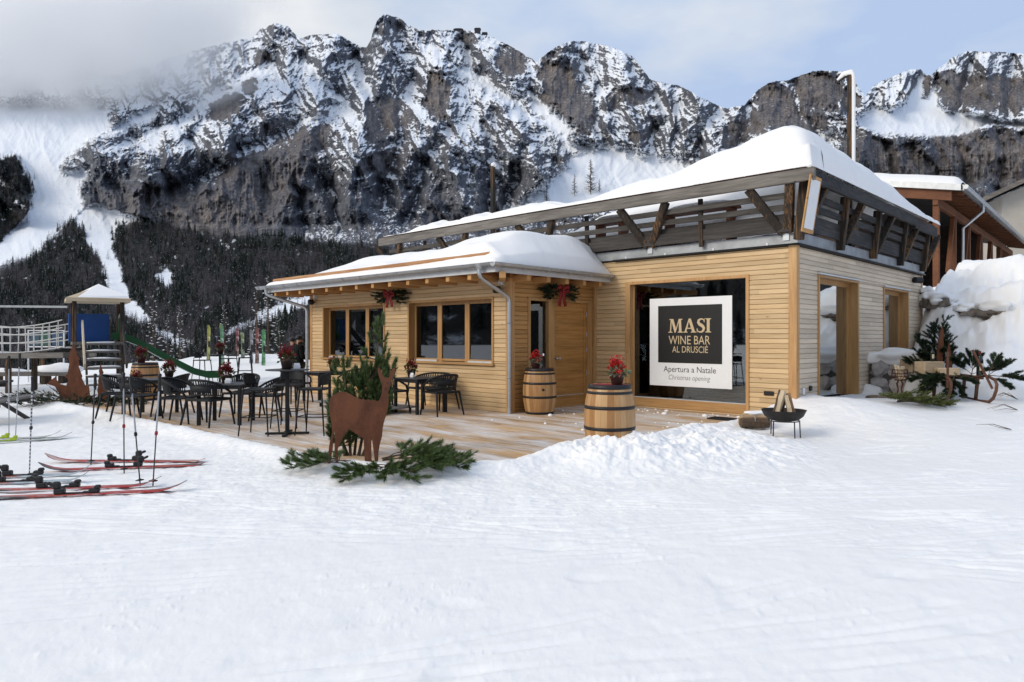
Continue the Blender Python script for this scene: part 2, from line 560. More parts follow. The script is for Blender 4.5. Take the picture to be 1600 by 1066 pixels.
# --- snow field round the terrace: heights in world metres
DECK_B = [(-10.6, -5.85), (2.6, -5.62), (3.5, -5.25), (4.05, -4.4), (4.25, -2.8), (4.22, -1.0), (4.12, 0.6), (4.35, 2.6), (4.6, 3.6), (-11.0, 3.6)]
DECK_W = [tuple(BW(*p)[:2]) for p in DECK_B]
BANK = [(10.2, 22.5), (11.0, 18.9), (11.6, 16.9), (13.8, 14.8), (18.0, 12.5), (30.0, 9.0)]

_tr = random.Random(12)
TRACKS = [(R(_tr.gauss(6, 11)), _tr.uniform(3.2, 8.6), _tr.uniform(0.05, 0.5), _tr.uniform(0.08, 0.3)) for _ in range(22)]

def snow_h(X, Y, fine=True):
    bx = (X - C0.x) * XB.x + (Y - C0.y) * XB.y
    by = (X - C0.x) * YB.x + (Y - C0.y) * YB.y
    h = -0.06 + 0.05 * fbm(X * 0.16, Y * 0.16, 3, 3)
    # gentle rise to the right and behind
    h = h + 0.36 * sstep(7.5, 14.5, Y) * sstep(4.6, 7.0, X)
    h = h + 0.30 * np.exp(-((X - 5.7) ** 2 + (Y - 13.0) ** 2) / 1.3)
    # higher ground behind the stone wall along the side facade
    h = h + 0.80 * sstep(7.25, 7.75, by) * sstep(4.6, 5.0, bx) * (1 - sstep(6.5, 8.5, bx))
    # steep bank right of the building
    s = polydist(BANK, X, Y, False)
    xs = np.interp(-Y, [-p[1] for p in BANK], [p[0] for p in BANK])
    s = np.where(X > xs, s, -s)
    lump = fbm(X * 0.55, Y * 0.55, 4, 21)
    cap = 3.70 - 0.75 * np.clip(12.9 - X, 0, 3) - 0.32 * np.clip(X - 13.3, 0, 9)
    bank = cap * sstep(-0.6, 3.0 + 2.8 * sstep(11.3, 14.0, X), s + 0.7 * lump) + 0.22 * lump * sstep(-0.3, 1.0, s) * (1 - 0.6 * sstep(3.5, 5.0, s)) - 0.05 * np.clip(s - 5, 0, 40)
    if fine:
        bank = bank + sstep(-0.2, 0.5, s) * (1 - 0.75 * sstep(3.0, 4.4, s)) * (0.20 * fbm(X * 1.5, Y * 1.5, 4, 23, 0.6) + 0.10 * (1 - 2 * np.abs(perlin(X * 2.3, Y * 2.3, 29))) + 0.05 * fbm(X * 6, Y * 6, 2, 27))
    h = h + np.where(s > -1.2, bank, 0) * sstep(8.0, 10.5, X)
    # far left plateau, mounds at its rim, then the valley
    h = h + 0.42 * sstep(19, 29, Y) * sstep(-3, -7, X)
    rim = 31.0 + 2.0 * fbm(X * 0.12, Y * 0.0 + 2.0, 2, 9)
    m = np.exp(-((Y - rim) / 2.4) ** 2) * (0.38 + 0.38 * fbm(X * 0.3, Y * 0.22, 3, 11)) * sstep(-19.5, -15.5, X) * sstep(4, -4, X)
    h = h + m
    h = h - 0.30 * sstep(-14.0, -18.0, X) * sstep(20, 26, Y)
    h = h - 14.0 * sstep(33, 52, Y) * sstep(9, 4, X) - 14 * sstep(40, 60, Y)
    # terrace clearing and its heaped edge
    d = sdf(DECK_W, X, Y)
    if fine:
        ed = 0.10 * fbm(X * 1.3, Y * 1.3, 4, 31) + 0.05 * fbm(X * 6, Y * 6, 3, 32)
    else:
        ed = 0
    e = d + ed
    mound = np.exp(-(((X - 2.15) / 1.35) ** 2 + ((Y - 9.35) / 0.75) ** 2)) * 0.25
    mound = mound + np.exp(-(((X - 3.3) / 0.9) ** 2 + ((Y - 10.75) / 0.9) ** 2)) * 0.14
    mound = mound + np.exp(-(((X - 1.25) / 0.55) ** 2 + ((Y - 8.75) / 0.4) ** 2)) * 0.16
    if fine:
        ch = fbm(X * 2.6, Y * 2.6, 5, 41, 0.6)
        ch2 = 1 - np.abs(perlin(X * 4.4, Y * 4.4, 47)) * 2
        clod = np.clip(mound * 4.5, 0, 1)
        ch3 = np.clip(fbm(X * 8.5, Y * 8.5, 3, 49, 0.6) + 0.1, 0, 1)
        mound = mound + clod * (0.15 * ch + 0.05 * ch2 + 0.035 * ch3)
    berm = 0.085 * np.exp(-((e - 0.22) / 0.22) ** 2) + 0.07 * np.exp(-np.clip(e, 0, 9) / 0.9)
    out = np.maximum(h, -0.02) * 0 + h + berm + mound * sstep(-0.35, 0.1, e)
    rise = sstep(-0.02, 0.16, e)
    hh = (-0.10) * (1 - rise) + out * rise
    # a thin skin of trodden snow feathering over the boards
    hh = np.where(e < 0, -0.12 + mound * sstep(-0.35, 0.1, e) * 1.2, hh)
    inside = (bx > -8.2) & (bx < 4.7) & (by > 0.15) & (by < 12.2) & ((bx < -0.1) | (by > 3.1))
    hh = np.where(inside, -0.3, hh)
    if fine:
        far = sstep(0, 1.5, e)
        # ski tracks and scraped crust running roughly across the view
        a = X * 0.99 + Y * 0.10; b = -X * 0.10 + Y * 0.99
        wob = 0.5 * fbm(X * 0.3, Y * 0.3, 2, 51)
        tr = fbm(a * 0.45, b * 5.5 + wob * 3, 4, 52, 0.6)
        a2 = X * 0.93 + Y * 0.36; b2 = -X * 0.36 + Y * 0.93
        tr2 = fbm(a2 * 0.35, b2 * 7.0, 3, 57, 0.55)
        g = fbm(X * 9, Y * 9, 3, 61, 0.6)
        pat = sstep(-0.15, 0.35, fbm(X * 0.6, Y * 0.6, 3, 66))
        groove = -np.clip(1 - np.abs(perlin(a2 * 0.16, b2 * 1.7 + wob, 71)) * 16, 0, 1) - np.clip(1 - np.abs(perlin(a * 0.13, b * 1.5, 74)) * 18, 0, 1)
        crumb = 0.020 * np.clip(fbm(X * 11, Y * 11, 3, 62, 0.6) - 0.22, 0, 1) * sstep(-0.1, 0.3, fbm(X * 0.7, Y * 0.7, 3, 64))
        groove = groove * 0
        for (ang, c0, c1, c2) in TRACKS:
            ca, sa = math.cos(ang), math.sin(ang)
            ta = X * ca + Y * sa; tb = -X * sa + Y * ca - (c0 + c1 * np.sin(ta * c2 + c0))
            for off in (0.0, 0.23):
                dd = np.abs(tb - off)
                groove = groove - np.exp(-(dd / 0.024) ** 2) + 0.40 * np.exp(-((dd - 0.055) / 0.022) ** 2)
        foot = -np.clip(np.abs(perlin(X * 1.7, Y * 2.6, 95)) - 0.42, 0, 1) * 2.0 * sstep(0.0, 0.3, fbm(X * 0.35, Y * 0.35, 2, 97) + 0.1)
        hh = hh + far * (0.005 * tr * pat + 0.004 * tr2 * (1.1 - pat) + crumb + 0.004 * g + 0.011 * groove * (0.15 + 0.75 * sstep(-0.25, 0.25, fbm(X * 0.9, Y * 0.9, 2, 63))) + 0.022 * foot)
        near = (e > -0.02)
        hh = hh + np.where(near, (0.028 * fbm(X * 3.2, Y * 3.2, 4, 81, 0.6)) * (1 - 0.75 * sstep(0.8, 3.5, d)), 0)
    return hh

def SH(x, y):
    return float(snow_h(np.array([float(x)]), np.array([float(y)]))[0])

def build_snow():
    a0, a1 = R(-41), R(41)
    front = np.linspace(a0, a1, 980)
    back = np.linspace(a1, a0 + 2 * np.pi, 90)[1:-1]
    az = np.concatenate([front, back])
    r = np.concatenate([[0.02, 0.5, 0.9], np.geomspace(1.3, 6.0, 250)[:-1], np.linspace(6.0, 14.5, 480)[:-1], np.geomspace(14.5, 130, 230)])
    A, RR = np.meshgrid(az, r)
    X = RR * np.sin(A); Y = RR * np.cos(A)
    Z = snow_h(X, Y)
    P = np.stack([X, Y, Z], -1)
    o = grid_mesh('snow_ground', P, M['snow'], wrap=True)
    tag(o, kind='structure')
build_snow()

# --- the mountain: a rock face measured in bearings, with its own distances
RIDGE = [(-420, 150), (-200, 140), (0, 118), (60, 112), (130, 110), (165, 118), (185, 118), (240, 98), (300, 80), (350, 68), (395, 60), (407, 45), (430, 37), (452, 43), (468, 62), (490, 54), (530, 54),
         (560, 72), (573, 74), (579, 64), (584, 46), (589, 32), (600, 22), (612, 26), (625, 29), (636, 38), (655, 48), (700, 48), (740, 49), (770, 60), (800, 74), (838, 97), (850, 88),
         (872, 72), (885, 66), (920, 66), (960, 75), (990, 90), (1005, 110), (1015, 125), (1060, 134), (1100, 155), (1130, 170), (1162, 166), (1185, 140), (1200, 130),
         (1230, 125), (1252, 118), (1280, 110), (1322, 113), (1342, 138), (1352, 150), (1368, 132), (1420, 110), (1438, 108), (1447, 118), (1455, 120), (1464, 108), (1490, 90),
         (1510, 81), (1560, 82), (1600, 85), (1700, 92), (1850, 80), (2000, 130)]
SNOWF = [
    [(-420, 165), (60, 160), (168, 160), (176, 196), (215, 178), (262, 150), (236, 192), (170, 208), (120, 232), (98, 262), (106, 270), (140, 258), (124, 300), (132, 330), (118, 345),
     (98, 352), (60, 396), (12, 412), (-60, 440), (-420, 470)],
    [(118, 332), (150, 318), (200, 336), (232, 345), (184, 350), (177, 389), (189, 426), (202, 463), (244, 507), (276, 528), (304, 534), (290, 548), (262, 540), (236, 518), (193, 492), (170, 455), (155, 400),
     (134, 374), (136, 366), (112, 352)],
    [(246, 430), (262, 416), (271, 432), (264, 452), (252, 446)],
    [(354, 525), (365, 511), (398, 497), (405, 489), (455, 467), (486, 460), (560, 470), (484, 476), (450, 490), (419, 503), (395, 510)],
    [(800, 325), (850, 288), (885, 255), (905, 236), (935, 228), (1000, 238), (1070, 250), (1085, 262), (1085, 300), (960, 330)],
    [(890, 225), (900, 200), (855, 165), (820, 150), (836, 175), (870, 215), (910, 245), (985, 246), (950, 232)],
    [(1340, 186), (1365, 163), (1392, 173), (1415, 158), (1431, 138), (1436, 124), (1448, 106), (1442, 130), (1438, 152), (1450, 152), (1457, 132), (1464, 112), (1461, 140), (1466, 161), (1477, 171), (1532, 181),
     (1600, 191), (1750, 200), (1750, 212), (1600, 200), (1539, 196), (1515, 208), (1468, 214), (1420, 211), (1377, 211), (1347, 198)],
    [(195, 236), (240, 214), (252, 215), (246, 236), (222, 243)],
    [(700, 92), (715, 118), (755, 135), (772, 152), (790, 150), (760, 125), (735, 112)],
    [(-30, 250), (25, 243), (50, 290), (52, 306), (40, 300), (0, 280)],      # 9: trees
    [(-30, 284), (20, 294), (45, 325), (42, 336), (0, 380), (-60, 400)],     # 10: trees
]
BARE = [  # smooth pale brown walls: x, y, rx, ry, tilt, strength
    (682, 150, 22, 42, 0.15, 1.0), (872, 142, 34, 62, 0.0, 1.0), (905, 170, 30, 45, 0.1, 0.7), (597, 190, 26, 48, 0.1, 0.8), (622, 178, 20, 30, 0, 0.6), (345, 172, 26, 16, -0.5, 0.9), (362, 165, 18, 22, 0.3, 0.6),
    (300, 330, 150, 40, 0.08, 0.75), (330, 348, 60, 34, 0.1, 1.0), (445, 240, 60, 60, 0, 0.6), (395, 285, 60, 50, 0, 0.6), (500, 215, 24, 22, 0, 0.7), (410, 95, 16, 14, 0, 0.7), (388, 135, 20, 18, 0.4, 0.7),
    (605, 46, 20, 26, 0, 0.45), (800, 95, 26, 26, 0.3, 0.8), (990, 150, 24, 16, 0.2, 0.8), (960, 155, 18, 16, 0, 0.6), (990, 215, 12, 16, 0, 0.8), (1215, 165, 38, 40, 0.2, 0.95), (1280, 140, 42, 32, 0.0, 1.0), (1180, 190, 26, 26, 0, 0.8), (1330, 155, 16, 26, 0, 1.0),
    (1250, 200, 46, 40, 0, 0.6), (1447, 135, 6, 22, 0, 1.0), (1540, 145, 80, 34, 0.02, 0.9), (1490, 140, 30, 32, 0, 0.8), (1660, 140, 80, 45, 0, 0.8), (1420, 262, 120, 34, 0.05, 0.85), (1560, 250, 130, 50, 0.05, 0.8),
    (1350, 225, 40, 24, 0, 0.5), (1075, 262, 16, 14, 0, 0.6), (600, 255, 60, 18, -.3, 0.35), (1150, 210, 24, 30, 0, 0.6), (735, 60, 14, 10, 0, 0.5)]

GULLIES = [(5, [(735, 112), (790, 150), (850, 190), (905, 236)]), (4, [(832, 150), (860, 200), (890, 226)]), (5, [(645, 120), (628, 190), (612, 260), (600, 330)]), (5, [(700, 205), (655, 265), (640, 345)]),
           (5, [(560, 95), (578, 150), (604, 205)]), (4, [(470, 90), (505, 130), (545, 165)]), (4, [(942, 140), (932, 200), (960, 236)]), (4, [(1020, 132), (1042, 180), (1012, 226)]), (5, [(1130, 172), (1098, 205), (1088, 245)]),
           (6, [(420, 105), (350, 140), (280, 190), (200, 216)]), (6, [(540, 165), (450, 205), (380, 240), (330, 275), (270, 300)]), (4, [(1232, 130), (1262, 190), (1292, 215)]), (4, [(1062, 140), (1060, 210)]),
           (4, [(760, 200), (775, 260), (760, 340)]), (4, [(820, 230), (800, 290), (790, 350)]), (3, [(505, 240), (520, 300), (530, 370)]), (3, [(455, 262), (470, 310), (478, 370)]), (4, [(300, 100), (320, 160), (300, 215)]),
           (3, [(1385, 225), (1400, 290)]), (3, [(1500, 205), (1510, 290)]), (3, [(1570, 200), (1560, 300)]), (4, [(1170, 165), (1160, 230), (1130, 300)]), (4, [(720, 60), (735, 100), (742, 118)]), (3, [(905, 70), (915, 130)]), (3, [(1520, 85), (1505, 150), (1500, 178)]), (3, [(1580, 85), (1575, 150), (1580, 185)])]
CRESTS = [(34, [(876, 72), (862, 130), (884, 205)]), (36, [(602, 30), (590, 130), (562, 220), (548, 320)]), (30, [(682, 108), (688, 190), (704, 260), (742, 340)]), (26, [(775, 150), (812, 205), (850, 270)]), (30, [(432, 40), (410, 100), (372, 170), (340, 230)]),
          (30, [(520, 60), (500, 140), (470, 230), (440, 330)]), (26, [(960, 76), (985, 150), (1000, 225)]), (26, [(1080, 145), (1112, 210), (1120, 260)]), (32, [(1215, 128), (1205, 180), (1215, 250)]), (28, [(1290, 110), (1300, 165)]), (26, [(1420, 112), (1400, 160)]),
          (30, [(1545, 84), (1545, 180)]), (24, [(640, 250), (600, 330)]), (24, [(735, 62), (800, 120)]), (28, [(330, 300), (335, 366)]), (24, [(230, 250), (215, 330)]), (22, [(1440, 215), (1450, 300)]), (22, [(1340, 225), (1345, 300)])]

def mountain_arrays(xs, rows):
    ry = np.interp(xs, [p[0] for p in RIDGE], [p[1] for p in RIDGE])
    jag = 2.6 * fbm(xs * 0.09, xs * 0 + 1.5, 4, 101, 0.6) + 1.6 * np.abs(perlin(xs * 0.31, xs * 0 + 4.5, 109))
    ry = ry - jag
    t = np.linspace(0, 1, rows)
    X = np.repeat(xs[None, :], rows, 0)
    kx = np.arange(-60, 61) * 2.0
    base_r = np.interp(xs[:, None] + kx[None, :], xs, ry)
    gw = np.exp(-(kx / 50.0) ** 2); ys = (base_r * gw).sum(1) / gw.sum()
    Yp = ys[None, :] + (612 - ys[None, :]) * t[:, None] + (ry - ys)[None, :] * np.exp(-t * 12)[:, None]
    wx = 9 * fbm(X * 0.022, Yp * 0.022, 3, 111) + 3.5 * fbm(X * 0.11, Yp * 0.11, 3, 115)
    wy = 9 * fbm(X * 0.022 + 40, Yp * 0.022, 3, 121) + 3.5 * fbm(X * 0.11 + 40, Yp * 0.11, 3, 125)
    XW, YW = X + wx * 0.7, Yp + wy * 0.7
    # distance profile
    ky = [-60, 30, 70, 120, 180, 240, 300, 350, 380, 430, 490, 527, 560, 615]
    kd = [1750, 1500, 1380, 1190, 1010, 900, 850, 790, 700, 560, 400, 290, 200, 120]
    D = np.interp(Yp + 8 * fbm(X * 0.01, Yp * 0.01, 2, 131), ky, kd)
    up = sstep(395, 330, Yp)
    right = sstep(1000, 1250, X)
    D = D * (1 - 0.10 * right * up)
    rough = 7 * fbm(X * 0.045, Yp * 0.045, 4, 281, 0.6) + 4 * fbm(X * 0.2, Yp * 0.2, 3, 287, 0.6)
    snowf = np.zeros(X.shape)
    for i, pl in enumerate(SNOWF[:9]):
        w_ = 9.0 if i in (0, 4, 5, 7, 8) else 4.0
        k_ = 1.8 if i in (4, 5, 7, 8) else (1.3 if i == 0 else 0.8)
        snowf = np.maximum(snowf, sstep(w_, -w_, sdf(pl, XW * 0.5 + X * 0.5, YW * 0.5 + Yp * 0.5) + rough * k_))
    for pl in SNOWF[9:]:
        snowf = snowf * (1 - sstep(3, -3, sdf(pl, XW * 0.5 + X * .5, YW * .5 + Yp * .5) + rough * .7))
    bare = np.zeros(X.shape)
    WB = 30 * fbm(X * 0.030, Yp * 0.026, 4, 261, 0.62); WC = 34 * fbm(X * 0.030 + 9, Yp * 0.026, 4, 266, 0.62)
    for (cx, cy_, rx, ry_, tl, stg) in BARE:
        c, s_ = math.cos(tl), math.sin(tl)
        dx, dy = XW + WB * min(1, rx / 40) - cx, YW + WC * min(1, ry_ / 50) - cy_
        q = ((dx * c + dy * s_) / rx) ** 2 + ((-dx * s_ + dy * c) / ry_) ** 2
        bare = np.maximum(bare, stg * sstep(1.2, 0.35, q))
    bare = np.clip(bare + 0.35 * (fbm(X * 0.05, Yp * 0.022, 4, 293, 0.6)) * (bare > 0.05), 0, 1)
    fl = np.interp(X, [-420, 0, 60, 100, 135, 150, 200, 240, 270, 330, 420, 500, 600, 700, 800, 900, 2000], [440, 425, 398, 350, 345, 346, 352, 345, 352, 366, 368, 376, 384, 392, 400, 420, 430])
    forest = sstep(-6, 7, YW * 0.6 + Yp * 0.4 - fl + rough)
    forest = np.maximum(forest, sstep(3, -3, sdf(SNOWF[9], XW, YW) + rough * .6)); forest = np.maximum(forest, sstep(3, -3, sdf(SNOWF[10], XW, YW) + rough * .6))
    forest = forest * (1 - snowf)
    # relief: drawn buttress crests and gullies, then ever finer ribs and ledges
    WG = 14 * fbm(X * 0.03, Yp * 0.03, 3, 297, 0.5); WH = 14 * fbm(X * 0.03 + 31, Yp * 0.03, 3, 299, 0.5)
    gul = np.zeros(X.shape); gsn = np.zeros(X.shape); crest = np.zeros(X.shape)
    for w_, pl in GULLIES:
        d_ = polydist(pl, X + WG, Yp + WH, False)
        gul = np.maximum(gul, np.exp(-(d_ / (w_ * 2.6)) ** 2) * (0.5 + w_ / 12)); gsn = np.maximum(gsn, np.exp(-(d_ / w_) ** 2))
    for w_, pl in CRESTS:
        d_ = polydist(pl, X + WG, Yp + WH, False)
        crest = np.maximum(crest, np.clip(1 - d_ / w_, 0, 1) ** 1.2 * w_ / 40)
    XL = X + 12 * fbm(X * 0.02, Yp * 0.02, 2, 143); YL = Yp + 12 * fbm(X * 0.02 + 60, Yp * 0.02, 2, 144)
    big = fbm(XL * 0.0065, YL * 0.0045, 3, 141, 0.5, ridged=True)
    med = fbm(XL * 0.022 - YL * 0.009, YL * 0.010, 3, 151, 0.5, ridged=True)
    fin = fbm(XL * 0.075 + 0.03 * YL, YL * 0.030, 3, 161, 0.5, ridged=True)
    vfin = fbm(X * 0.23, Yp * 0.23, 3, 171, 0.6)
    dip = np.interp(X, [0, 300, 560, 640, 800, 1000, 1200, 1600], [0.30, 0.24, 0.20, 0.05, -0.14, -0.20, -0.05, 0.02])
    sx = Yp + dip * (X - 560) + 14 * fbm(X * 0.012, Yp * 0.02, 3, 181) + 4 * fbm(X * 0.07, Yp * 0.07, 2, 187)
    rock = up * (1 - snowf)
    strat = fbm(X * 0.010, sx * 0.095, 4, 191, 0.66)                     # beds of uneven thickness
    strat2 = fbm(X * 0.030, sx * 0.30, 3, 195, 0.6)
    vert = 0.0                                                            # upright ribs and chimneys
    for i_, (f_, a_) in enumerate(((0.05, 0.40), (0.115, 0.33), (0.27, 0.27))): vert = vert + a_ * (1 - 2.2 * np.abs(perlin(X * f_ + 0.5 * fbm(X * 0.03, Yp * 0.03, 2, 198), Yp * 0.009 + 7 * i_, 197 + i_)))
    vert2 = fbm(X * 0.33 + 0.05 * Yp, Yp * 0.035, 3, 199, 0.6, ridged=True)
    lam = 0.35 + 0.65 * sstep(-0.2, 0.35, fbm(X * 0.02 + 3, Yp * 0.025, 3, 271))
    rel = -0.060 * big - 0.042 * med - 0.008 * fin - 0.0012 * vfin + 0.060 * gul - 0.070 * crest
    rel = rel * (0.15 + 0.85 * rock) * (1 - 0.45 * bare)
    rel = rel - rock * lam * (0.012 * strat + 0.006 * strat2) * (1 - 0.5 * bare) - rock * (0.004 + 0.008 * bare) * vert - rock * (0.0005 + 0.001 * bare) * vert2
    rel = rel + 0.010 * fbm(X * 0.02, Yp * 0.02, 3, 203) * (1 - up) + 0.0012 * snowf * fbm(X * 0.06 + Yp * 0.05, Yp * 0.008, 3, 204, ridged=True)
    D = D * (1 + rel)
    P = np.stack([(X - CXP) / FPX * D, D, HC + (HYP - Yp) / FPX * D], -1)
    # steepness from the finished surface
    du = np.gradient(P, axis=1); dv = np.gradient(P, axis=0)
    N = np.cross(du, dv); N /= np.linalg.norm(N, axis=-1, keepdims=True) + 1e-9
    nz = np.abs(N[..., 2])
    nb = fbm(X * 0.014, Yp * 0.020, 4, 211, 0.55)
    ns = fbm(X * 0.045, sx * 0.34, 4, 217, 0.72)
    nf = fbm(X * 0.22, sx * 0.75, 2, 223)
    high = np.interp(Yp, [30, 150, 240, 330, 400], [0.10, 0.08, 0.02, -0.16, -0.28])
    lowleft = -0.16 * sstep(225, 275, Yp) * sstep(560, 420, X) - 0.10 * sstep(250, 290, Yp) * sstep(900, 700, X)
    dark_r = -0.34 * sstep(206, 222, Yp) * sstep(1290, 1370, X)
    sc = (nz - 0.54) * 0.95 + 0.30 * nb + 0.56 * lam * ns + 0.26 * lam * strat + 0.44 * nf + high + lowleft + dark_r - 0.66 * bare + 0.34 * gsn - 0.08 * np.clip(vert, 0, 1) - 0.05
    snow = sstep(-0.16, 0.30, sc) * (1 - forest * 0.93)
    poke = sstep(0.30, 0.55, fbm(X * 0.08, Yp * 0.12, 4, 231, 0.6) + 0.25 * fbm(X * 0.015, Yp * 0.02, 2, 233))
    snow = np.maximum(snow, snowf * (1 - 0.75 * poke * sstep(0.0, 0.9, 1.15 - snowf + 0.15)))
    speck = forest * 0.85 * sstep(0.26, 0.66, fbm(X * 0.10, Yp * 0.13, 4, 241, 0.6) + 0.5 * fbm(X * 0.014, Yp * 0.02, 2, 246))
    snow = np.maximum(snow, speck)
    brown = np.clip(bare * 0.55 + 0.16 * sstep(0.05, 0.5, fbm(X * 0.03, Yp * 0.022, 4, 251)) * up, 0, 1) * (0.7 + 0.3 * vert)
    return P, snow, brown, forest, X, Yp

def rock_mat():
    t = NT('mountain rock and snow')
    def attr(n):
        a = t.node('ShaderNodeAttribute'); a.attribute_name = n; return a.outputs['Fac']
    v = t.coord((1, 1, 1))
    n1 = t.noise(v, 0.16, 8, 0.78); nfine = t.noise(v, 0.55, 4, 0.6); n2 = t.noise(t.coord((1, 1, 0.11)), 0.20, 8, 0.75, 0.8); n3 = t.noise(v, 0.018, 4, 0.6)
    grey = t.ramp(t.math('ADD', t.math('MULTIPLY', n1, 0.6), t.math('MULTIPLY', n2, 0.4)), [(0.36, (0.026, 0.030, 0.042)), (0.5, (0.095, 0.102, 0.124)), (0.64, (0.25, 0.255, 0.275))])
    brn = t.ramp(t.math('ADD', t.math('MULTIPLY', n2, 0.7), t.math('MULTIPLY', n3, 0.3)), [(0.39, (0.040, 0.035, 0.035)), (0.5, (0.165, 0.130, 0.105)), (0.61, (0.37, 0.31, 0.26))])
    c = t.mix(attr('brown'), grey, brn)
    fo = t.ramp(n1, [(0.35, (0.010, 0.012, 0.014)), (0.7, (0.035, 0.036, 0.038))])
    c = t.mix(attr('forest'), c, fo)
    s = t.math('ADD', attr('snow'), t.rng(nfine, 0.3, 0.7, -0.36, 0.36))
    sm = t.rng(s, 0.26, 0.80, 0, 1)
    c = t.mix(sm, c, (0.80, 0.84, 0.90))
    t.base(c, 0.85, 0, 0.15)
    t.bump(nfine, 0.4, 2.0)
    return t.mat

def build_mountain():
    xs = np.concatenate([np.arange(-420, -10, 5.0), np.arange(-10, 1611, 1.25), np.arange(1612, 2000, 5.0)])
    P, snow, brown, forest, X, Yp = mountain_arrays(xs, 430)
    P = P[::-1]                          # base row first so that the faces look outwards
    o = grid_mesh('mountain', P, rock_mat(), attrs={'snow': snow[::-1], 'brown': brown[::-1], 'forest': forest[::-1]})
    tag(o, kind='structure')
    return P[::-1], snow, forest, X, Yp
MT = build_mountain()

# --- the wood on the lower slopes: too many trees to count
def conifer_template(rs, tiers, larch):
    vs, fs = [], []
    for k in range(tiers):
        z0 = 0.10 + 0.86 * k / tiers
        r0 = (1 - 0.93 * k / tiers) * 0.20 * rs.uniform(0.75, 1.2)
        n = 6 if not larch else 5
        for i in range(n):
            a = 2 * math.pi * (i + rs.uniform(-.35, .35)) / n
            r = r0 * rs.uniform(0.6, 1.15)
            w = 0.30 if not larch else 0.12
            dz = -0.07 * rs.uniform(0.6, 1.5) if not larch else 0.02
            b = len(vs)
            vs += [(0, 0, z0 + 0.10), (r * math.cos(a - w), r * math.sin(a - w), z0 + dz), (r * 1.12 * math.cos(a), r * 1.12 * math.sin(a), z0 + dz * 1.3), (r * math.cos(a + w), r * math.sin(a + w), z0 + dz)]
            fs += [(b, b + 1, b + 2), (b, b + 2, b + 3)]
    b = len(vs)
    w = 0.016
    vs += [(w, 0, -0.05), (-w * .5, w * .87, -0.05), (-w * .5, -w * .87, -0.05), (0, 0, 1.0)]
    fs += [(b, b + 1, b + 3), (b + 1, b + 2, b + 3), (b + 2, b, b + 3)]
    return np.array(vs), np.array(fs)

def forest_mat():
    t = NT('far trees')
    at = t.node('ShaderNodeAttribute'); at.attribute_name = 'tone'
    g = t.node('ShaderNodeNewGeometry')
    c = t.ramp(at.outputs['Fac'], [(0.0, (0.012, 0.017, 0.013)), (0.45, (0.030, 0.038, 0.032)), (0.55, (0.042, 0.038, 0.042)), (1.0, (0.105, 0.092, 0.098))])
    sp = t.rng(g.outputs['Random Per Island'], 0.93, 0.95, 0, 0.30)
    t.base(t.mix(sp, c, (0.7, 0.74, 0.8)), 0.9, 0, 0.1)
    return t.mat

def scatter_trees(name, pts, hs, tones, label_kind='stuff'):
    rs = random.Random(5)
    T = [conifer_template(rs, 7, False) for _ in range(4)] + [conifer_template(rs, 9, True) for _ in range(4)]
    rg = np.random.RandomState(4)
    V, F, A = [], [], []
    n0 = 0
    for p, h, tn in zip(pts, hs, tones):
        k = int(rg.randint(4)) + (4 if tn > 0.5 else 0)
        tv, tf = T[k]
        a = rg.uniform(0, 6.28); c, s_ = math.cos(a), math.sin(a)
        q = np.empty_like(tv)
        wdt = h * (1.0 if k < 4 else 1.15) * rg.uniform(0.8, 1.2)
        q[:, 0] = (tv[:, 0] * c - tv[:, 1] * s_) * wdt + p[0]; q[:, 1] = (tv[:, 0] * s_ + tv[:, 1] * c) * wdt + p[1]; q[:, 2] = tv[:, 2] * h + p[2]
        V.append(q); F.append(tf + n0); A.append(np.full(len(tv), tn)); n0 += len(tv)
    V = np.concatenate(V); F = np.concatenate(F); A = np.concatenate(A)
    me = bpy.data.meshes.new(name)
    me.vertices.add(len(V)); me.vertices.foreach_set('co', V.reshape(-1).astype(np.float32))
    me.loops.add(F.size); me.loops.foreach_set('vertex_index', F.reshape(-1).astype(np.int32))
    me.polygons.add(len(F)); me.polygons.foreach_set('loop_start', (np.arange(len(F)) * 3).astype(np.int32)); me.polygons.foreach_set('loop_total', np.full(len(F), 3, np.int32))
    me.update(calc_edges=True)
    at = me.attributes.new('tone', 'FLOAT', 'POINT'); at.data.foreach_set('value', A.astype(np.float32))
    me.materials.append(M_FOREST)
    o = bpy.data.objects.new(name, me); COL.objects.link(o)
    tag(o, kind='stuff')
    return o
M_FOREST = forest_mat()

def build_forest():
    P, snow, forest, X, Yp = MT
    rg = np.random.RandomState(11)
    w = forest.copy()
    w[(X < -40) | (X > 1640)] *= 0.3
    w *= (X < 900) * 1.0 + (X >= 900) * 0.15
    # even density on the ground: weight by the area of each cell
    du = np.linalg.norm(np.gradient(P, axis=1), axis=-1); dv = np.linalg.norm(np.gradient(P, axis=0), axis=-1)
    dens = w * np.clip(du * dv, 0, 60) * np.clip(620 / P[..., 1], 0.5, 2.2)
    pr = (dens / dens.sum()).reshape(-1)
    N = 12000
    ix = rg.choice(len(pr), N, replace=False, p=pr)
    nc = P.shape[1]; col = np.clip(ix % nc + (rg.randn(N) * 3.5).astype(int), 0, nc - 1); ix = (ix // nc) * nc + col
    p = P.reshape(-1, 3)[ix].copy()
    xx = X.reshape(-1)[ix]; yy = Yp.reshape(-1)[ix]
    zone = fbm(xx * 0.02, yy * 0.025, 3, 301) + 0.25 * rg.randn(N)
    tone = np.where(zone > -0.02, 0.5 + 0.5 * rg.rand(N), 0.45 * rg.rand(N) + 0.01)
    h = rg.uniform(7, 12.5, N) * np.interp(yy, [250, 350, 460, 540], [0.75, 0.95, 0.85, 0.55])
    p[:, 2] -= 0.6
    scatter_trees('forest', p, h, tone)
build_forest()

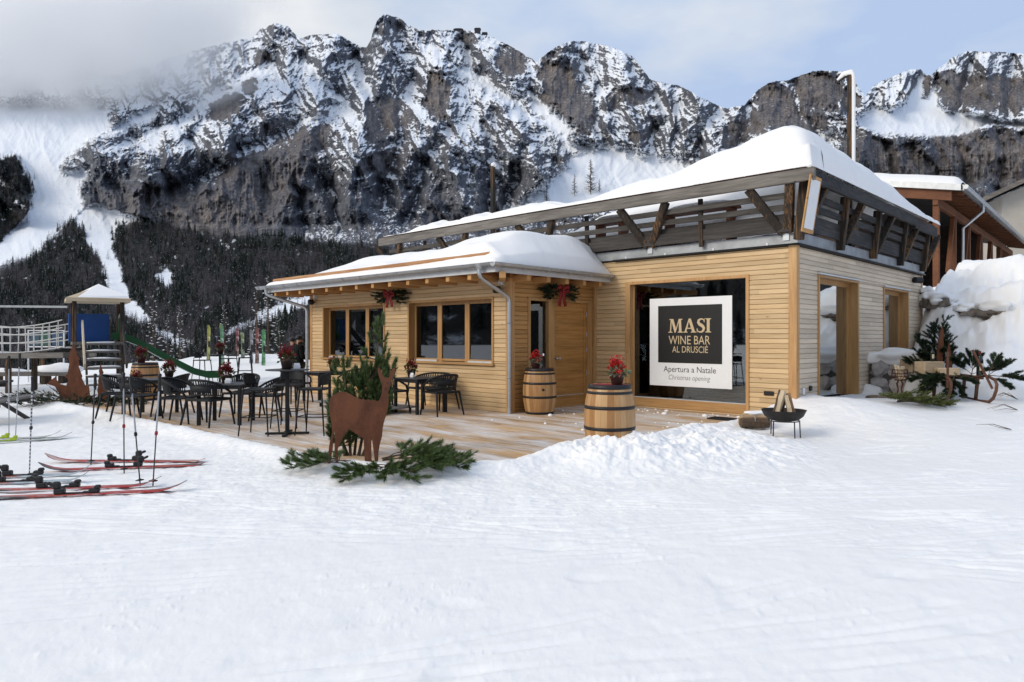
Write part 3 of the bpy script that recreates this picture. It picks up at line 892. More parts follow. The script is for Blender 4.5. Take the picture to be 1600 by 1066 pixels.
# --- wooded hills that close the valley beside and behind the camera (seen in the panes)
def build_hills():
    az = np.linspace(R(58), R(302), 200)
    t = np.linspace(0, 1, 50)
    A, T = np.meshgrid(az, t)
    Dh = 125 + 330 * T
    top = 70 + 40 * fbm(A * 3.0, A * 0 + .5, 3, 401)
    Z = -16 + (top + 16) * T ** 1.15 + 10 * fbm(A * 12, T * 6, 3, 405) * T
    P = np.stack([Dh * np.sin(A), Dh * np.cos(A), Z], -1)
    sn = sstep(0.1, 0.4, fbm(A * 16, T * 9, 4, 411)) * 0.8
    o = grid_mesh('hills', P, bpy.data.materials['mountain rock and snow'], attrs={'snow': np.maximum(sn, sstep(0.16, 0.05, T)), 'brown': sn * 0, 'forest': 0 * sn + 1})
    tag(o, kind='structure')
    rg = np.random.RandomState(3)
    n = 1500
    i = rg.randint(8, 50, n); j = rg.randint(0, 200, n)
    scatter_trees('far_wood', P[i, j], rg.uniform(10, 16, n), rg.rand(n))
build_hills()
# ---------------------------------------------------------------- the terrace deck
def build_deck():
    mb = MB()
    rg = random.Random(3)
    y = -6.6
    while y < 3.3:
        y1 = min(y + 0.14, 3.4)
        x0 = -11.0
        x1 = float(np.interp(y, [-6.0, -5.75, -5.4, -4.5, -2.8, 0.6, 3.6], [1.2, 2.4, 3.4, 4.15, 4.4, 4.3, 4.82]))
        if y < -5.98: y += 0.14; continue
        mb.cbox(((x0 + x1) / 2, (y + y1) / 2, -0.016), (x1 - x0, y1 - y - 0.006, 0.032), 0, 0.003)
        y += 0.14
    o = mb.build('terrace_deck', M['deck'], None)
    o.location = C0; o.rotation_euler = (0, 0, ROTB)
    tag(o, kind='structure')
build_deck()

# ---------------------------------------------------------------- the wine bar: local axes = building frame
BLD = thing('timber_building', 'pale larch clad wine bar with a low wing, big picture window and snowy roof terrace', 'building', C0, ROTB)

def cut(rects, op):
    out = []
    a0, a1, c0, c1 = op
    for (x0, x1, z0, z1) in rects:
        if a1 <= x0 or a0 >= x1 or c1 <= z0 or c0 >= z1:
            out.append((x0, x1, z0, z1)); continue
        if c0 > z0: out.append((x0, x1, z0, c0))
        if c1 < z1: out.append((x0, x1, c1, z1))
        m0, m1 = max(z0, c0), min(z1, c1)
        if a0 > x0: out.append((x0, a0, m0, m1))
        if a1 < x1: out.append((a1, x1, m0, m1))
    return out

def clad_wall(axis, pos, out, u0, u1, z0, z1, ops, mat, thick=0.24, rows=0.098):
    """boards on the outer face; axis 'X' = wall along X at y=pos, 'Y' = along Y at x=pos; out = outward sign"""
    mb = MB()
    def put(a0, a1, c0, c1, d0, d1, ch=0.0):
        lo, hi = sorted((pos + out * d0, pos + out * d1))
        if axis == 'X': mb.cbox(((a0 + a1) / 2, (lo + hi) / 2, (c0 + c1) / 2), (a1 - a0, hi - lo, c1 - c0), 0, ch)
        else: mb.cbox(((lo + hi) / 2, (a0 + a1) / 2, (c0 + c1) / 2), (hi - lo, a1 - a0, c1 - c0), 0, ch)
    body = [(u0, u1, z0, z1)]
    for op in ops: body = cut(body, op)
    for r in body: put(*r, -0.030, -thick)
    k = math.floor(z0 / rows)
    while k * rows < z1:
        a, b = max(z0, k * rows), min(z1, (k + 1) * rows)
        k += 1
        if b - a < 0.02: continue
        row = [(u0, u1, a, b)]
        for op in ops: row = cut(row, op)
        for (p, q, c, d) in row:
            if q - p < 0.01 or d - c < 0.012: continue
            put(p, q, c + 0.003, d - 0.003, -0.029, 0.0, min(0.009, (d - c) * 0.3))
    o = mb.build('wall', mat, BLD)
    return o

# openings (u0, u1, z0, z1)
W1 = (-7.33, -4.40, 1.03, 2.47); W2 = (-3.44, -0.48, 1.03, 2.47)
DOOR = (0.58, 2.80, 0.04, 2.46)
BIG = (1.00, 3.86, 0.10, 2.84)
SD1 = (4.05, 6.48, 0.10, 2.88); SW2 = (8.40, 10.55, 1.20, 2.85)
clad_wall('X', 0.0, -1, -7.93, -0.10, -0.05, 2.84, [W1, W2], M['clad'])
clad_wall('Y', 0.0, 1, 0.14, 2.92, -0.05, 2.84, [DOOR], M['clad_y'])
clad_wall('X', 2.93, -1, 0.02, 4.70, -0.05, 3.36, [BIG], M['clad'])
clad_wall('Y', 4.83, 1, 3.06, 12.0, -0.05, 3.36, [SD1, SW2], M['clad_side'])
clad_wall('Y', -8.03, -1, 0.02, 12.0, -0.05, 2.84, [], M['clad_y'])

def part(mb, name, mat, parent=None, **kw):
    return mb.build(name, mat, parent or BLD, **kw)

# corner posts
part(MB().box(-0.105, 0.012, -0.012, 0.145, -0.05, 2.86), 'corner_post', M['post'])
part(MB().box(4.69, 4.845, 2.915, 3.065, -0.05, 3.375), 'corner_post', M['post'])
part(MB().box(-8.045, -7.92, -0.012, 0.13, -0.05, 2.86), 'corner_post', M['post'])
part(MB().box(4.70, 4.842, 11.93, 12.06, -0.05, 3.36), 'corner_post', M['post'])
part(MB().box(0.012, 0.075, 2.868, 2.925, 0, 2.84), 'corner_post', M['post'])

# windows of the wing: deep wooden lining, three lights each
def tri_window(op):
    x0, x1, z0, z1 = op
    fr = MB(); t = 0.045
    fr.box(x0 - 0.01, x0 + t, -0.020, 0.20, z0, z1); fr.box(x1 - t, x1 + 0.01, -0.020, 0.20, z0, z1)
    fr.box(x0 + t - .001, x1 - t + .001, -0.017, 0.20, z1 - t, z1)
    w = part(fr, 'window', M['frame'])
    sb = MB(); sb.box(x0 - 0.03, x1 + 0.03, -0.060, 0.20, z0 - 0.045, z0 - 0.002)
    part(sb, 'sill', M['frame_x'], w)
    n = 3; a0, a1 = x0 + t, x1 - t
    W = (a1 - a0) / n
    for i in range(n):
        b0, b1 = a0 + i * W, a0 + (i + 1) * W
        s = MB(); k = 0.075
        yy0, yy1 = 0.150, 0.205
        s.box(b0 + 0.002, b0 + k, yy0, yy1, z0, z1 - t); s.box(b1 - k, b1 - 0.002, yy0, yy1, z0, z1 - t)
        s.box(b0 + k, b1 - k, yy0 + .002, yy1, z1 - t - k, z1 - t); s.box(b0 + k, b1 - k, yy0 + .002, yy1, z0 + 0.02, z0 + 0.07)
        part(s, 'sash', M['frame'], w)
        if i != 1: part(MB().box(b0 + 0.06, b1 - 0.06, 0.110, 0.149, z0, z0 + 0.040), 'drip_bar', M['zinc_pale'], w)
        part(MB().box(b0 + k - .005, b1 - k + .005, 0.172, 0.180, z0 + 0.065, z1 - t - k + .005), 'pane', M['glass'], w)
    return w
tri_window(W1); tri_window(W2)

# entrance: side light and plank door in one frame
def entrance():
    y0, y1, z0, z1 = DOOR
    f = MB(); t = 0.06
    f.box(-0.20, 0.020, y0 - 0.02, y0 + t, 0, z1); f.box(-0.20, 0.020, y1 - 0.13, y1 + 0.02, 0, z1)
    f.box(-0.19, 0.016, 1.24, 1.44, 0, z1 - t)
    f.box(-0.20, 0.018, y0 + t, y1 - 0.13, z1 - t, z1)
    f.box(-0.20, 0.012, y0 + t, y1 - 0.13, 0.0, 0.035)
    fr = part(f, 'door_frame', M['frame'])
    part(MB().box(-0.085, -0.077, y0 + t, 1.24, 0.12, z1 - t), 'pane', M['glass'], fr)
    part(MB().box(-0.12, -0.05, y0 + t, 1.24, 0.035, 0.12), 'bottom_rail', M['frame_x'], fr)
    d = MB()
    d.box(-0.10, -0.04, 1.45, 1.545, 0.04, z1 - t - .006); d.box(-0.10, -0.04, 2.575, 2.665, 0.04, z1 - t - .006)
    d.box(-0.10, -0.042, 1.545, 2.575, 0.04, 0.27); d.box(-0.10, -0.042, 1.545, 2.575, z1 - t - 0.10, z1 - t - .006)
    n = 11; hz = (z1 - t - 0.10 - 0.27) / n
    for i in range(n):
        d.cbox((-0.073, 2.06, 0.27 + (i + .5) * hz), (0.044, 1.03, hz - 0.002), 0, 0.003)
    dr = part(d, 'door', wood('door planks', (0.31, 0.145, 0.04), (0.43, 0.215, 0.065), (0.51, 0.285, 0.10), 'Y', 0.42, board=('Z', hz), spread=0.14, knots=False))
    part(MB().tube([(-0.04, 1.50, 1.12), (0.01, 1.50, 1.12)], 0.02, 10).blob((0.035, 1.50, 1.12), (0.032, 0.032, 0.032), 1, 0, 2).tube([(-0.03, 1.58, 1.12), (0.02, 1.58, 1.12)], 0.012, 8).tube([(0.02, 1.50, 1.12), (0.02, 1.62, 1.12)], 0.011, 8).blob((0.02, 1.62, 1.12), (0.03, 0.03, 0.03), 1, 0, 2), 'handle', M['zinc'], dr)
    for z in (0.75, 1.30, 1.66, 2.14): part(MB().tube([(-0.030, 2.672, z - 0.05), (-0.030, 2.672, z + 0.05)], 0.011, 8), 'hinge', M['zinc'], dr)
    part(MB().box(-0.038, -0.034, 1.56, 2.56, 0.262, 0.275), 'kick_strip', M['zinc_pale'], dr)
entrance()

# picture window
def picture_window():
    x0, x1, z0, z1 = BIG
    f = MB(); t = 0.035
    f.box(x0 - 0.095, x0 + t, 2.905, 3.13, 0.02, z1 + 0.03); f.box(x1 - t, x1 + 0.03, 2.905, 3.13, 0.02, z1 + 0.03)
    f.box(x0 + t - .001, x1 - t + .001, 2.908, 3.13, z1 - t, z1 + 0.028)
    w = part(f, 'window', M['post'])
    part(MB().box(x0 + t, x1 - t, 2.900, 3.13, 0.05, 0.235), 'bottom_rail', M['frame_x'], w)
    part(MB().box(x0 + t, x1 - t, 2.930, 3.0, 0.236, 0.250), 'glazing_bead', M['zinc_pale'], w)
    s = MB(); s.box(x0 + t, x0 + t + 0.05, 3.02, 3.10, 0.25, z1 - t); s.box(x1 - t - 0.03, x1 - t, 3.02, 3.10, 0.25, z1 - t)
    part(s, 'sash', M['frame'], w)
    part(MB().box(x0 + t, x1 - t, 3.040, 3.050, 0.236, z1 - t), 'pane', M['glass'], w)
picture_window()

def deep_opening(op, name):
    y0, y1, z0, z1 = op
    f = MB()
    f.box(4.55, 4.86, y1 - 0.045, y1 + 0.02, z0, z1); f.box(4.55, 4.86, y0 - 0.02, y0 + 0.045, z0, z1)
    f.box(4.55, 4.857, y0 + .044, y1 - .044, z1 - 0.045, z1)
    w = part(f, name, M['frame'])
    part(MB().box(4.55, 4.87, y0 + .045, y1 - .045, z0 - 0.03, z0 + .03), 'sill', M['zinc_dark'], w)
    s = MB(); xx = (4.585, 4.645)
    for a, b in ((y0 + .045, y0 + .14), (y1 - .14, y1 - .045)): s.box(*xx, a, b, z0 + .03, z1 - .045)
    s.box(xx[0], xx[1] - .002, y0 + .14, y1 - .14, z0 + .03, z0 + .13); s.box(xx[0], xx[1] - .002, y0 + .14, y1 - .14, z1 - .14, z1 - .045)
    part(s, 'sash', M['frame'], w)
    part(MB().box(4.610, 4.618, y0 + .13, y1 - .13, z0 + .12, z1 - .13), 'pane', M['glass_side'], w)
    mb = MB(); mb.box(4.80, 4.90, y0 - .05, y1 + .05, z1 + .004, z1 + .035)
    part(mb, 'drip_cap', M['zinc_pale'], w)
    return w
deep_opening(SD1, 'window'); deep_opening(SW2, 'window')

# rooms behind the panes
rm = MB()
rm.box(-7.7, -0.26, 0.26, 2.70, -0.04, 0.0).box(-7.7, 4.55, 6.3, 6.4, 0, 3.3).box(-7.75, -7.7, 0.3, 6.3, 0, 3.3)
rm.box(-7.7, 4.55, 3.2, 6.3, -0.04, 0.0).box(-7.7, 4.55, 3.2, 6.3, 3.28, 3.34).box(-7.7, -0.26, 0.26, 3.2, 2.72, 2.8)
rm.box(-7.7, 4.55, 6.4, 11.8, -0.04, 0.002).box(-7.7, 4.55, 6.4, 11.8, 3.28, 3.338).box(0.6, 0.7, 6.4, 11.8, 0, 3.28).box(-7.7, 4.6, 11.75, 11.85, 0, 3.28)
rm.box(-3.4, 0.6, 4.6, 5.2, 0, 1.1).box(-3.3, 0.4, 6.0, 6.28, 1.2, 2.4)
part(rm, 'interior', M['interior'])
wb = MB(); wb.box(-1.2, -1.1, 0.5, 1.4, 0.5, 2.1)
part(wb, 'notice_panel', M['white'])

# low roof of the wing: slab with overhang, rafters, gutters, fascia
EX0, EX1, EY0 = -8.85, 0.47, -0.87
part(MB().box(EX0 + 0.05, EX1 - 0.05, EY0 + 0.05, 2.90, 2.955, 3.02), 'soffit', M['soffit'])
x = -8.5
k = 0
while x < 0.2:
    part(MB().cbox((x, -0.40, 2.835), (0.11, 0.88, 0.125), 0, 0.004), 'rafter', M['rafter'])
    x += 0.68
for y in (0.15, 0.78, 1.40, 2.02, 2.62):
    part(MB().cbox((0.20, y, 2.835), (0.44, 0.11, 0.125), 0, 0.004), 'rafter', M['rafter'])
part(MB().cbox((0.20, -0.42, 2.832), (0.13, 1.0, 0.13), math.pi / 4, 0.004), 'rafter', M['rafter'])
part(MB().box(-8.03, 0.02, -0.010, 0.10, 2.845, 2.95).box(-0.10, 0.018, 0.10, 2.9, 2.845, 2.948), 'wall_plate', M['soffit'])
part(MB().box(EX0, EX1, EY0 - 0.02, EY0 + 0.01, 2.885, 3.045).box(EX1 - 0.03, EX1, EY0 + 0.01, 2.93, 2.885, 3.043).box(EX0, EX0 + .03, EY0 + .01, 2.9, 2.885, 3.043), 'fascia', M['zinc_pale'])
part(MB().box(EX0 + 0.01, EX1 - 0.01, EY0 + 0.012, 2.92, 3.046, 3.075), 'roof', M['zinc_dark'])

def gutter(p, q, outv, name='gutter'):
    mb = MB(); p, q, outv = Vector(p), Vector(q), Vector(outv)
    n = 9; r = 0.075
    prof = []
    for i in range(n + 1):
        a = math.pi * i / n
        prof.append((-math.cos(a) * r, -math.sin(a) * r))
    prof.append((r + 0.012, 0.008))
    vs, fs = [], []
    for e in (p, q):
        for (a, b) in prof: vs.append(e + outv * a + Vector((0, 0, b)))
        for (a, b) in prof[::-1]: vs.append(e + outv * (a * 0.94) + Vector((0, 0, b * 0.94 + 0.004)))
    m = len(prof) * 2
    for i in range(m): fs.append((i, (i + 1) % m, m + (i + 1) % m, m + i))
    mb.add(vs, fs, True)
    for e in (p, q):
        mb.add([e + outv * a + Vector((0, 0, b)) for a, b in prof[:-1]], [tuple(range(len(prof) - 1))])
    g = part(mb, name, M['zinc'])
    L = (q - p).length; k = int(L / 0.75)
    d = (q - p) / L
    for i in range(k + 1):
        c = p + d * (0.15 + i * (L - 0.3) / max(1, k))
        b = MB(); pts = [c + outv * (a * 1.05) + Vector((0, 0, bb * 1.05)) for a, bb in prof]
        b.tube(pts, 0.009, 5)
        part(b, 'bracket', M['zinc'], g)
    return g
gutter((EX0 - 0.45, EY0 - 0.10, 3.055), (EX1 + 0.10, EY0 - 0.10, 3.055), (0, -1, 0))
gutter((EX1 + 0.08, EY0 - 0.18, 3.050), (EX1 + 0.08, 2.90, 3.045), (1, 0, 0))

def downpipe(pts, r=0.045):
    ps = [Vector(p) for p in pts]
    sm = [ps[0]]
    for i in range(1, len(ps) - 1):
        a, b, c = ps[i - 1], ps[i], ps[i + 1]
        d0 = (a - b).normalized() * min(0.12, (a - b).length / 2.2); d1 = (c - b).normalized() * min(0.12, (c - b).length / 2.2)
        for t in (0, .25, .5, .75, 1): sm.append((b + d0) * (1 - t) ** 2 + b * 2 * t * (1 - t) + (b + d1) * t * t)
    sm.append(ps[-1])
    mb = MB().tube(sm, r, 12)
    mb.lathe([(r + .05, 0.06), (r + .03, 0.0), (r + .006, -0.05)], 12, ps[0])
    o = part(mb, 'downpipe', M['zinc'])
    for z in (0.75, 1.9):
        e = ps[-1]
        part(MB().lathe([(r + .004, -0.015), (r + .012, -0.012), (r + .012, 0.012), (r + .004, 0.015)], 12, (e.x, e.y, z)), 'pipe_clamp', M['zinc_dark'], o)
downpipe([(0.12, EY0 - 0.12, 3.00), (0.12, EY0 - 0.12, 2.80), (0.055, -0.07, 2.42), (0.055, -0.07, -0.02)])
downpipe([(-8.75, EY0 - 0.12, 3.00), (-8.75, EY0 - 0.12, 2.82), (-8.09, -0.07, 2.45), (-8.09, -0.07, -0.02)])

# snow on the wing, held by a timber snow guard above the gutter
def wing_snow():
    nx, ny = 150, 70
    xs = np.linspace(EX0 - 0.02, EX1 + 0.06, nx); ys = np.linspace(EY0 - 0.10, 2.96, ny)
    X, Y = np.meshgrid(xs, ys)
    ed = np.minimum.reduce([X - EX0 + 0.02, EX1 + 0.06 - X])
    fy = Y - (EY0 - 0.10)
    low = 0.10 + 0.05 * fy                                    # thin lip below the guard
    up = 0.27 + 0.42 * sstep(0.25, 1.5, fy) + 0.16 * fbm(X * 0.5, Y * 0.4, 3, 501) * sstep(EX0, -2, X) + 0.16 * np.exp(-((X + 0.5) / 1.2) ** 2)
    up = up * (0.55 + 0.45 * sstep(EX0, EX0 + 3.6, X))
    g = sstep(0.18, 0.34, fy)
    # beyond the guard's right end the snow comes all the way down to the gutter
    free = sstep(-0.15, 0.15, X - 0.12)
    lowf = 0.13 + 0.36 * sstep(0.0, 0.5, fy)
    h = np.where(free > 0.5, lowf * (1 - g) + up * g, low * (1 - g) + up * g)
    h = low * (1 - g) * (1 - free) + lowf * (1 - g) * free + up * g
    rr = np.clip(ed / 0.42, 0, 1); rl = np.sqrt(np.clip(1 - (1 - rr) ** 2, 0, 1))
    right = np.clip((EX1 + 0.06 - X) / 0.75, 0, 1); rl2 = np.clip(0.16 + 1.05 * right ** 0.85, 0, 1) * sstep(0, 0.08, right)
    rf = np.sqrt(np.clip(1 - (1 - np.clip(fy / 0.10, 0, 1)) ** 2, 0, 1))
    Z = 3.078 + 0.0 + h * np.minimum(rl, 0.10 + 0.9 * rl2) * (0.3 + 0.7 * rf)
    back = sstep(2.96, 2.2, Y)
    Z = Z - 0.22 * (1 - back) * sstep(0.0, 0.6, X + 0.4)
    Z = Z + 0.012 * fbm(X * 3, Y * 3, 3, 507)
    Z[0, :] = 3.05; Z[:, 0] = 3.05; Z[:, -1] = 3.05; Z[-1, :] = 3.05
    o = grid_mesh('roof_snow', np.stack([X, Y, Z], -1), M['snow'])
    o.parent = BLD
    gb = MB(); gb.tube([(EX0 + 0.05, EY0 + 0.16, 3.235), (-2, EY0 + 0.165, 3.262), (0.15, EY0 + 0.17, 3.275)], 0.052, 10)
    part(gb, 'snow_guard', wood('snow guard pole', (0.22, 0.10, 0.04), (0.40, 0.20, 0.09), (0.52, 0.32, 0.17), 'X', 0.7))
wing_snow()

# flashing and skirt above the cladding of the main block
part(MB().box(-8.0, 4.885, 2.885, 2.93, 3.40, 3.60).box(4.845, 4.885, 2.93, 12.05, 3.40, 3.62), 'skirt_flashing', M['zinc_dark'])
part(MB().tube([(0.6, 2.86, 3.385), (4.90, 2.86, 3.385), (4.91, 12.0, 3.385)], 0.022, 8), 'drip_rail', M['black'])
part(MB().box(-8.0, 4.86, 2.93, 12.0, 3.37, 3.42), 'terrace_slab', M['dark_wood'])
x = 0.95
for x in (0.95, 1.98, 3.13, 4.28): part(MB().box(x - .02, x + .02, 2.872, 2.884, 3.40, 3.455), 'flashing_clip', M['zinc_pale'])
# terrace balustrade, leaning outwards
part(MB().box(-7.9, 4.80, 2.78, 2.84, 3.625, 3.86), 'skirt_board', M['dark_wood'])
part(MB().box(-7.9, 4.78, 2.84, 2.88, 3.862, 3.98), 'skirt_board', M['dark_wood'])
HB = 4.60
part(MB().cbox((-1.40, 2.50, HB), (13.5, 0.085, 0.235), 0, 0.008), 'handrail_beam', M['grey_wood'])
part(MB().cbox((-3.25, 3.02, HB + 0.20), (9.7, 0.10, 0.16), 0, 0.008), 'handrail_beam', M['grey_wood'])
for zz, yy in ((4.30, 2.68), (4.09, 2.74)):
    part(MB().cbox((-1.55, yy, zz), (12.6, 0.045, 0.115), 0, 0.005), 'rail', M['rail_wood'])
for vx in (-7.75, -4.75, -1.6, 1.6, 4.66):
    for dx in (-0.62, 0.58):
        if vx > 4 and dx > 0: dx = 0.20
        part(MB().beam((vx + (0.05 if dx > 0 else -0.05), 2.86, 3.62), (vx + dx, 2.57, 4.50), 0.165, 0.12, (0, 1, 0), 0.008), 'strut', M['grey_wood_z'])
    part(MB().box(vx - .06, vx + .06, 2.862, 2.884, 3.47, 3.66), 'strut_shoe', M['zinc'])
for px_ in (-6.2, -3.1, -0.1, 2.9): part(MB().beam((px_, 2.80, 3.5), (px_, 2.76, 4.5), 0.09, 0.07, (0, 1, 0), 0.006), 'baluster_post', M['grey_wood_z'])
# side balustrade
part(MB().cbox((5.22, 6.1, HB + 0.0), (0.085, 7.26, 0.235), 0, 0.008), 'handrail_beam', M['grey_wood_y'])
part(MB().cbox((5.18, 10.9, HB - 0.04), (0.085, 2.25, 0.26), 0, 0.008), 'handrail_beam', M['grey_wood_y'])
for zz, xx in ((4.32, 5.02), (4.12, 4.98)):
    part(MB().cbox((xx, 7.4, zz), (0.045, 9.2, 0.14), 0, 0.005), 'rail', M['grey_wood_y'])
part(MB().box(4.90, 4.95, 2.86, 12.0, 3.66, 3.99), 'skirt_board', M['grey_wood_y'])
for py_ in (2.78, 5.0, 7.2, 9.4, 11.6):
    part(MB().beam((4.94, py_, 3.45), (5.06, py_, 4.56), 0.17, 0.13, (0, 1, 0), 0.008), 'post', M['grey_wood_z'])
    part(MB().beam((4.97, py_ + .12, 3.60), (5.16, py_ + .72, 4.50), 0.15, 0.11, (0, 1, 0), 0.006), 'strut', M['grey_wood_z'])

# broad ledge behind the rail carries the deep snow; more snow lies on the terrace
led = MB()
led.box(-8.05, 5.16, 2.56, 2.84, HB + .122, HB + .165)
led.box(4.80, 5.16, 2.84, 12.0, HB + .122, HB + .164)
part(led, 'ledge', M['red_wood'])
def snow_on(fn_h, xs, ys, name):
    X, Y = np.meshgrid(xs, ys)
    o = grid_mesh(name, np.stack([X, Y, fn_h(X, Y)], -1), M['snow'])
    o.parent = BLD
    return o
def ledge_snow(X, Y):
    z0 = HB + .168
    ox = 5.30 - X; oy = Y - 2.46
    e = 0.5 * (ox + oy - np.sqrt((ox - oy) ** 2 + 0.10))
    e = np.maximum(e, np.minimum(np.minimum(ox, oy), 0.05))
    along = np.where(oy < ox, 5.3 - X, Y - 2.46)
    big = np.interp(X, [-2.0, -0.2, 1.0, 2.2, 3.2, 4.3, 5.3], [0.0, 0.12, 0.33, 0.52, 0.86, 1.10, 1.16])
    sidef = np.interp(Y, [2.4, 3.9, 6.0, 8.0, 9.8, 11.4, 12.0], [1.0, 0.97, 0.88, 0.70, 0.46, 0.18, 0.05])
    th = np.maximum(big * sidef, 0.0)
    th = th * (0.66 + 0.34 * sstep(0.0, 0.9, e))
    rnd = np.sqrt(np.clip(1 - (1 - np.clip(e / 0.35, 0, 1)) ** 2, 0, 1))
    thin = 0.10 + 0.16 * sstep(-0.2, 0.4, fbm(X * 0.6, Y * 0.9, 3, 521)) - 0.15 * sstep(0.05, 0.4, fbm(X * 0.45 + 7, Y * 0.1, 2, 523))
    far = sstep(-7.6, -5.5, X)
    base = np.clip(thin, -0.04, 1) * (0.35 + 0.65 * far)
    h = np.maximum(th * (1 + 0.16 * fbm(X * 0.7, Y * 0.7, 3, 525)), base) + 0.025 * fbm(X * 2, Y * 2, 3, 527)
    inner = np.minimum(np.abs(X - 3.3) * 0 + 1, 1)
    return z0 + h * rnd - 0.02 + 0.16 * sstep(0.3, 0.75, oy) * sstep(1.9, 1.3, X) 
snow_on(ledge_snow, np.linspace(-7.9, 5.30, 220), np.linspace(2.46, 3.08, 26), 'roof_snow')
def side_snow(X, Y):
    z = ledge_snow(X, Y)
    return z - 0.9 * sstep(3.6, 2.6, X) * 0
snow_on(side_snow, np.linspace(4.62, 5.30, 26), np.linspace(3.08, 12.0, 110), 'roof_snow')
sb = snow_on(lambda X, Y: 3.92 + 0.25 * sstep(3.0, 5.0, Y) + 0.80 * sstep(-3.0, 0.0, X) * sstep(2.88, 4.4, Y) + 0.14 * fbm(X * 0.5, Y * 0.5, 3, 531) + 0.3 * sstep(1.5, 4.5, X) * sstep(2.9, 3.6, Y), np.linspace(-7.9, 4.78, 150), np.concatenate([np.linspace(2.84, 3.4, 24), np.linspace(3.5, 12.0, 60)]), 'terrace_snow')
# icicles under the right hand ledge
for i in range(26):
    y = 2.5 + 3.2 * random.random() ** 1.6
    part(MB().tube([(5.285, y, HB + .14), (5.285, y, HB + .14 - 0.04 - 0.22 * random.random() ** 2)], [0.012, 0.002], 5), 'icicle', M['glass'])
part(MB().tube([(5.0, 2.44, HB - .1), (5.0, 2.445, HB - .42)], [0.014, 0.003], 5), 'icicle', M['glass'])

# wall lamps and small fittings
def wall_lamp(x, y, z, nx, ny):
    o = part(MB().tube([(x + nx * .02, y + ny * .02, z), (x + nx * .10, y + ny * .10, z)], 0.02, 8).lathe([(0.062, -0.075), (0.085, -0.05), (0.09, 0.0), (0.085, 0.05), (0.062, 0.075)], 16, (x + nx * .16, y + ny * .16, z)), 'wall_lamp', M['black'])
    part(MB().cbox((x + nx * .03, y + ny * .03, z + .16), (0.10, 0.10, 0.10), 0, 0.008), 'junction_box', M['white'], o)
    return o
wall_lamp(-0.22, 0, 2.60, 0, -1)
wall_lamp(-7.72, 0, 2.60, 0, -1)
part(MB().tube([(4.83, 11.05, 3.17), (4.93, 11.05, 3.17)], 0.02, 8).tube([(4.90, 10.95, 3.17), (5.02, 11.15, 3.17)], 0.085, 14), 'wall_lamp', M['black'])
part(MB().cbox((4.30, 2.915, 0.49), (0.20, 0.03, 0.085), 0, 0.01), 'wall_socket', M['black'])
part(MB().cbox((4.845, 3.27, 0.54), (0.03, 0.09, 0.13), 0, 0.01), 'wall_socket', M['white'])
part(MB().cbox((4.845, 3.62, 0.58), (0.04, 0.11, 0.10), 0, 0.01), 'wall_socket', M['black'])
# main roof of rear range closes the terrace from behind
part(MB().box(-7.9, 4.6, 11.9, 12.0, 3.42, 3.9), 'skirt_board', M['grey_wood'])
# red brown terrace furniture half buried in snow
def terrace_table(x, y, l, w, label):
    t = thing('wooden_table', label, 'table', BW(x, y, 3.62), ROTB, 'tables on the roof terrace')
    MB().cbox((0, 0, 0.70), (l, w, 0.06), 0, 0.006).build('tabletop', M['red_wood'], t)
    for sx in (-1, 1): MB().cbox((sx * (l / 2 - .12), 0, 0.32), (0.09, w * .8, 0.68), 0, 0.006).build('leg', M['red_wood'], t)
    MB().blob((0, 0, 0.76), (l * .5, w * .52, 0.13), 3, 0.12, 3, True, -0.02).build('snow_cap', M['snow'], t)
terrace_table(2.7, 3.10, 1.7, 0.4, 'brown wooden table under snow behind the roof railing, nearest the roof corner')
terrace_table(0.4, 3.10, 0.9, 0.4, 'short brown wooden table seen between the roof struts left of the corner table')

# poles on the terrace
def roof_pole(name, x, y, z0, z1, w, label, hook):
    p = thing(name, label, 'pole', BW(x, y, z0), ROTB, None)
    MB().cbox((0, 0, (z1 - z0) / 2), (w, w, z1 - z0), 0, 0.005).build('shaft', M['grey_wood_z'], p)
    if hook:
        MB().tube([(0, 0, z1 - z0 - .04), (-0.10, 0, z1 - z0 - .02), (-0.26, 0, z1 - z0 - .10)], 0.03, 8).build('arm', M['grey_wood_z'], p)
        MB().tube([(0.07, 0.02, 0.1), (0.075, 0.02, z1 - z0 - .05), (0.03, 0, z1 - z0 + .06), (-0.14, 0, z1 - z0 + .06), (-0.29, 0, z1 - z0 - .05)], [0.05, 0.055, 0.08, 0.07, 0.03], 8).build('snow_cap', M['snow'], p)
        MB().tube([(-.2, 0, z1 - z0 - .1), (-.2, 0, z1 - z0 - .5)], [0.014, 0.003], 5).build('icicle', M['glass'], p)
    else:
        MB().blob((0.03, 0, z1 - z0 + .03), (0.09, 0.09, 0.07), 2, .1, 2).build('snow_cap', M['snow'], p)
roof_pole('wooden_pole', -4.75, 4.2, 3.6, 6.75, 0.11, 'short bare wooden pole with a snow knob rising above the roof railing', False)
roof_pole('wooden_pole', 4.3, 7.6, 3.6, 8.05, 0.10, 'tall snow plastered pole with a hooked top behind the deep roof snow', True)

# menu board at the roof corner
mbd = thing('menu_board', 'narrow white sheet on a pale wooden board hung at the roof corner', 'notice', BW(5.16, 2.66, 3.56), ROTB)
mbd.rotation_euler = (0, 0, ROTB)
bm_ = MB(); bm_.cbox((0.06, 0, 0.50), (0.025, 0.54, 1.04), 0, 0.003, Matrix.Rotation(R(9), 4, 'Y')); bm_.build('backboard', M['rafter'], mbd)
sh_ = MB(); sh_.cbox((0.076, 0, 0.50), (0.004, 0.43, 0.90), 0, 0, Matrix.Rotation(R(9), 4, 'Y')); sh_.build('sheet', simple('paper', (0.78, 0.79, 0.80), 0.6, 0, 0.03), mbd)
# ---------------------------------------------------------------- furniture
def face(fx, fy): return math.atan2(-fx, fy)
FB = lambda x, y: face(*(XB * x + YB * y)[:2])          # facing given in building axes

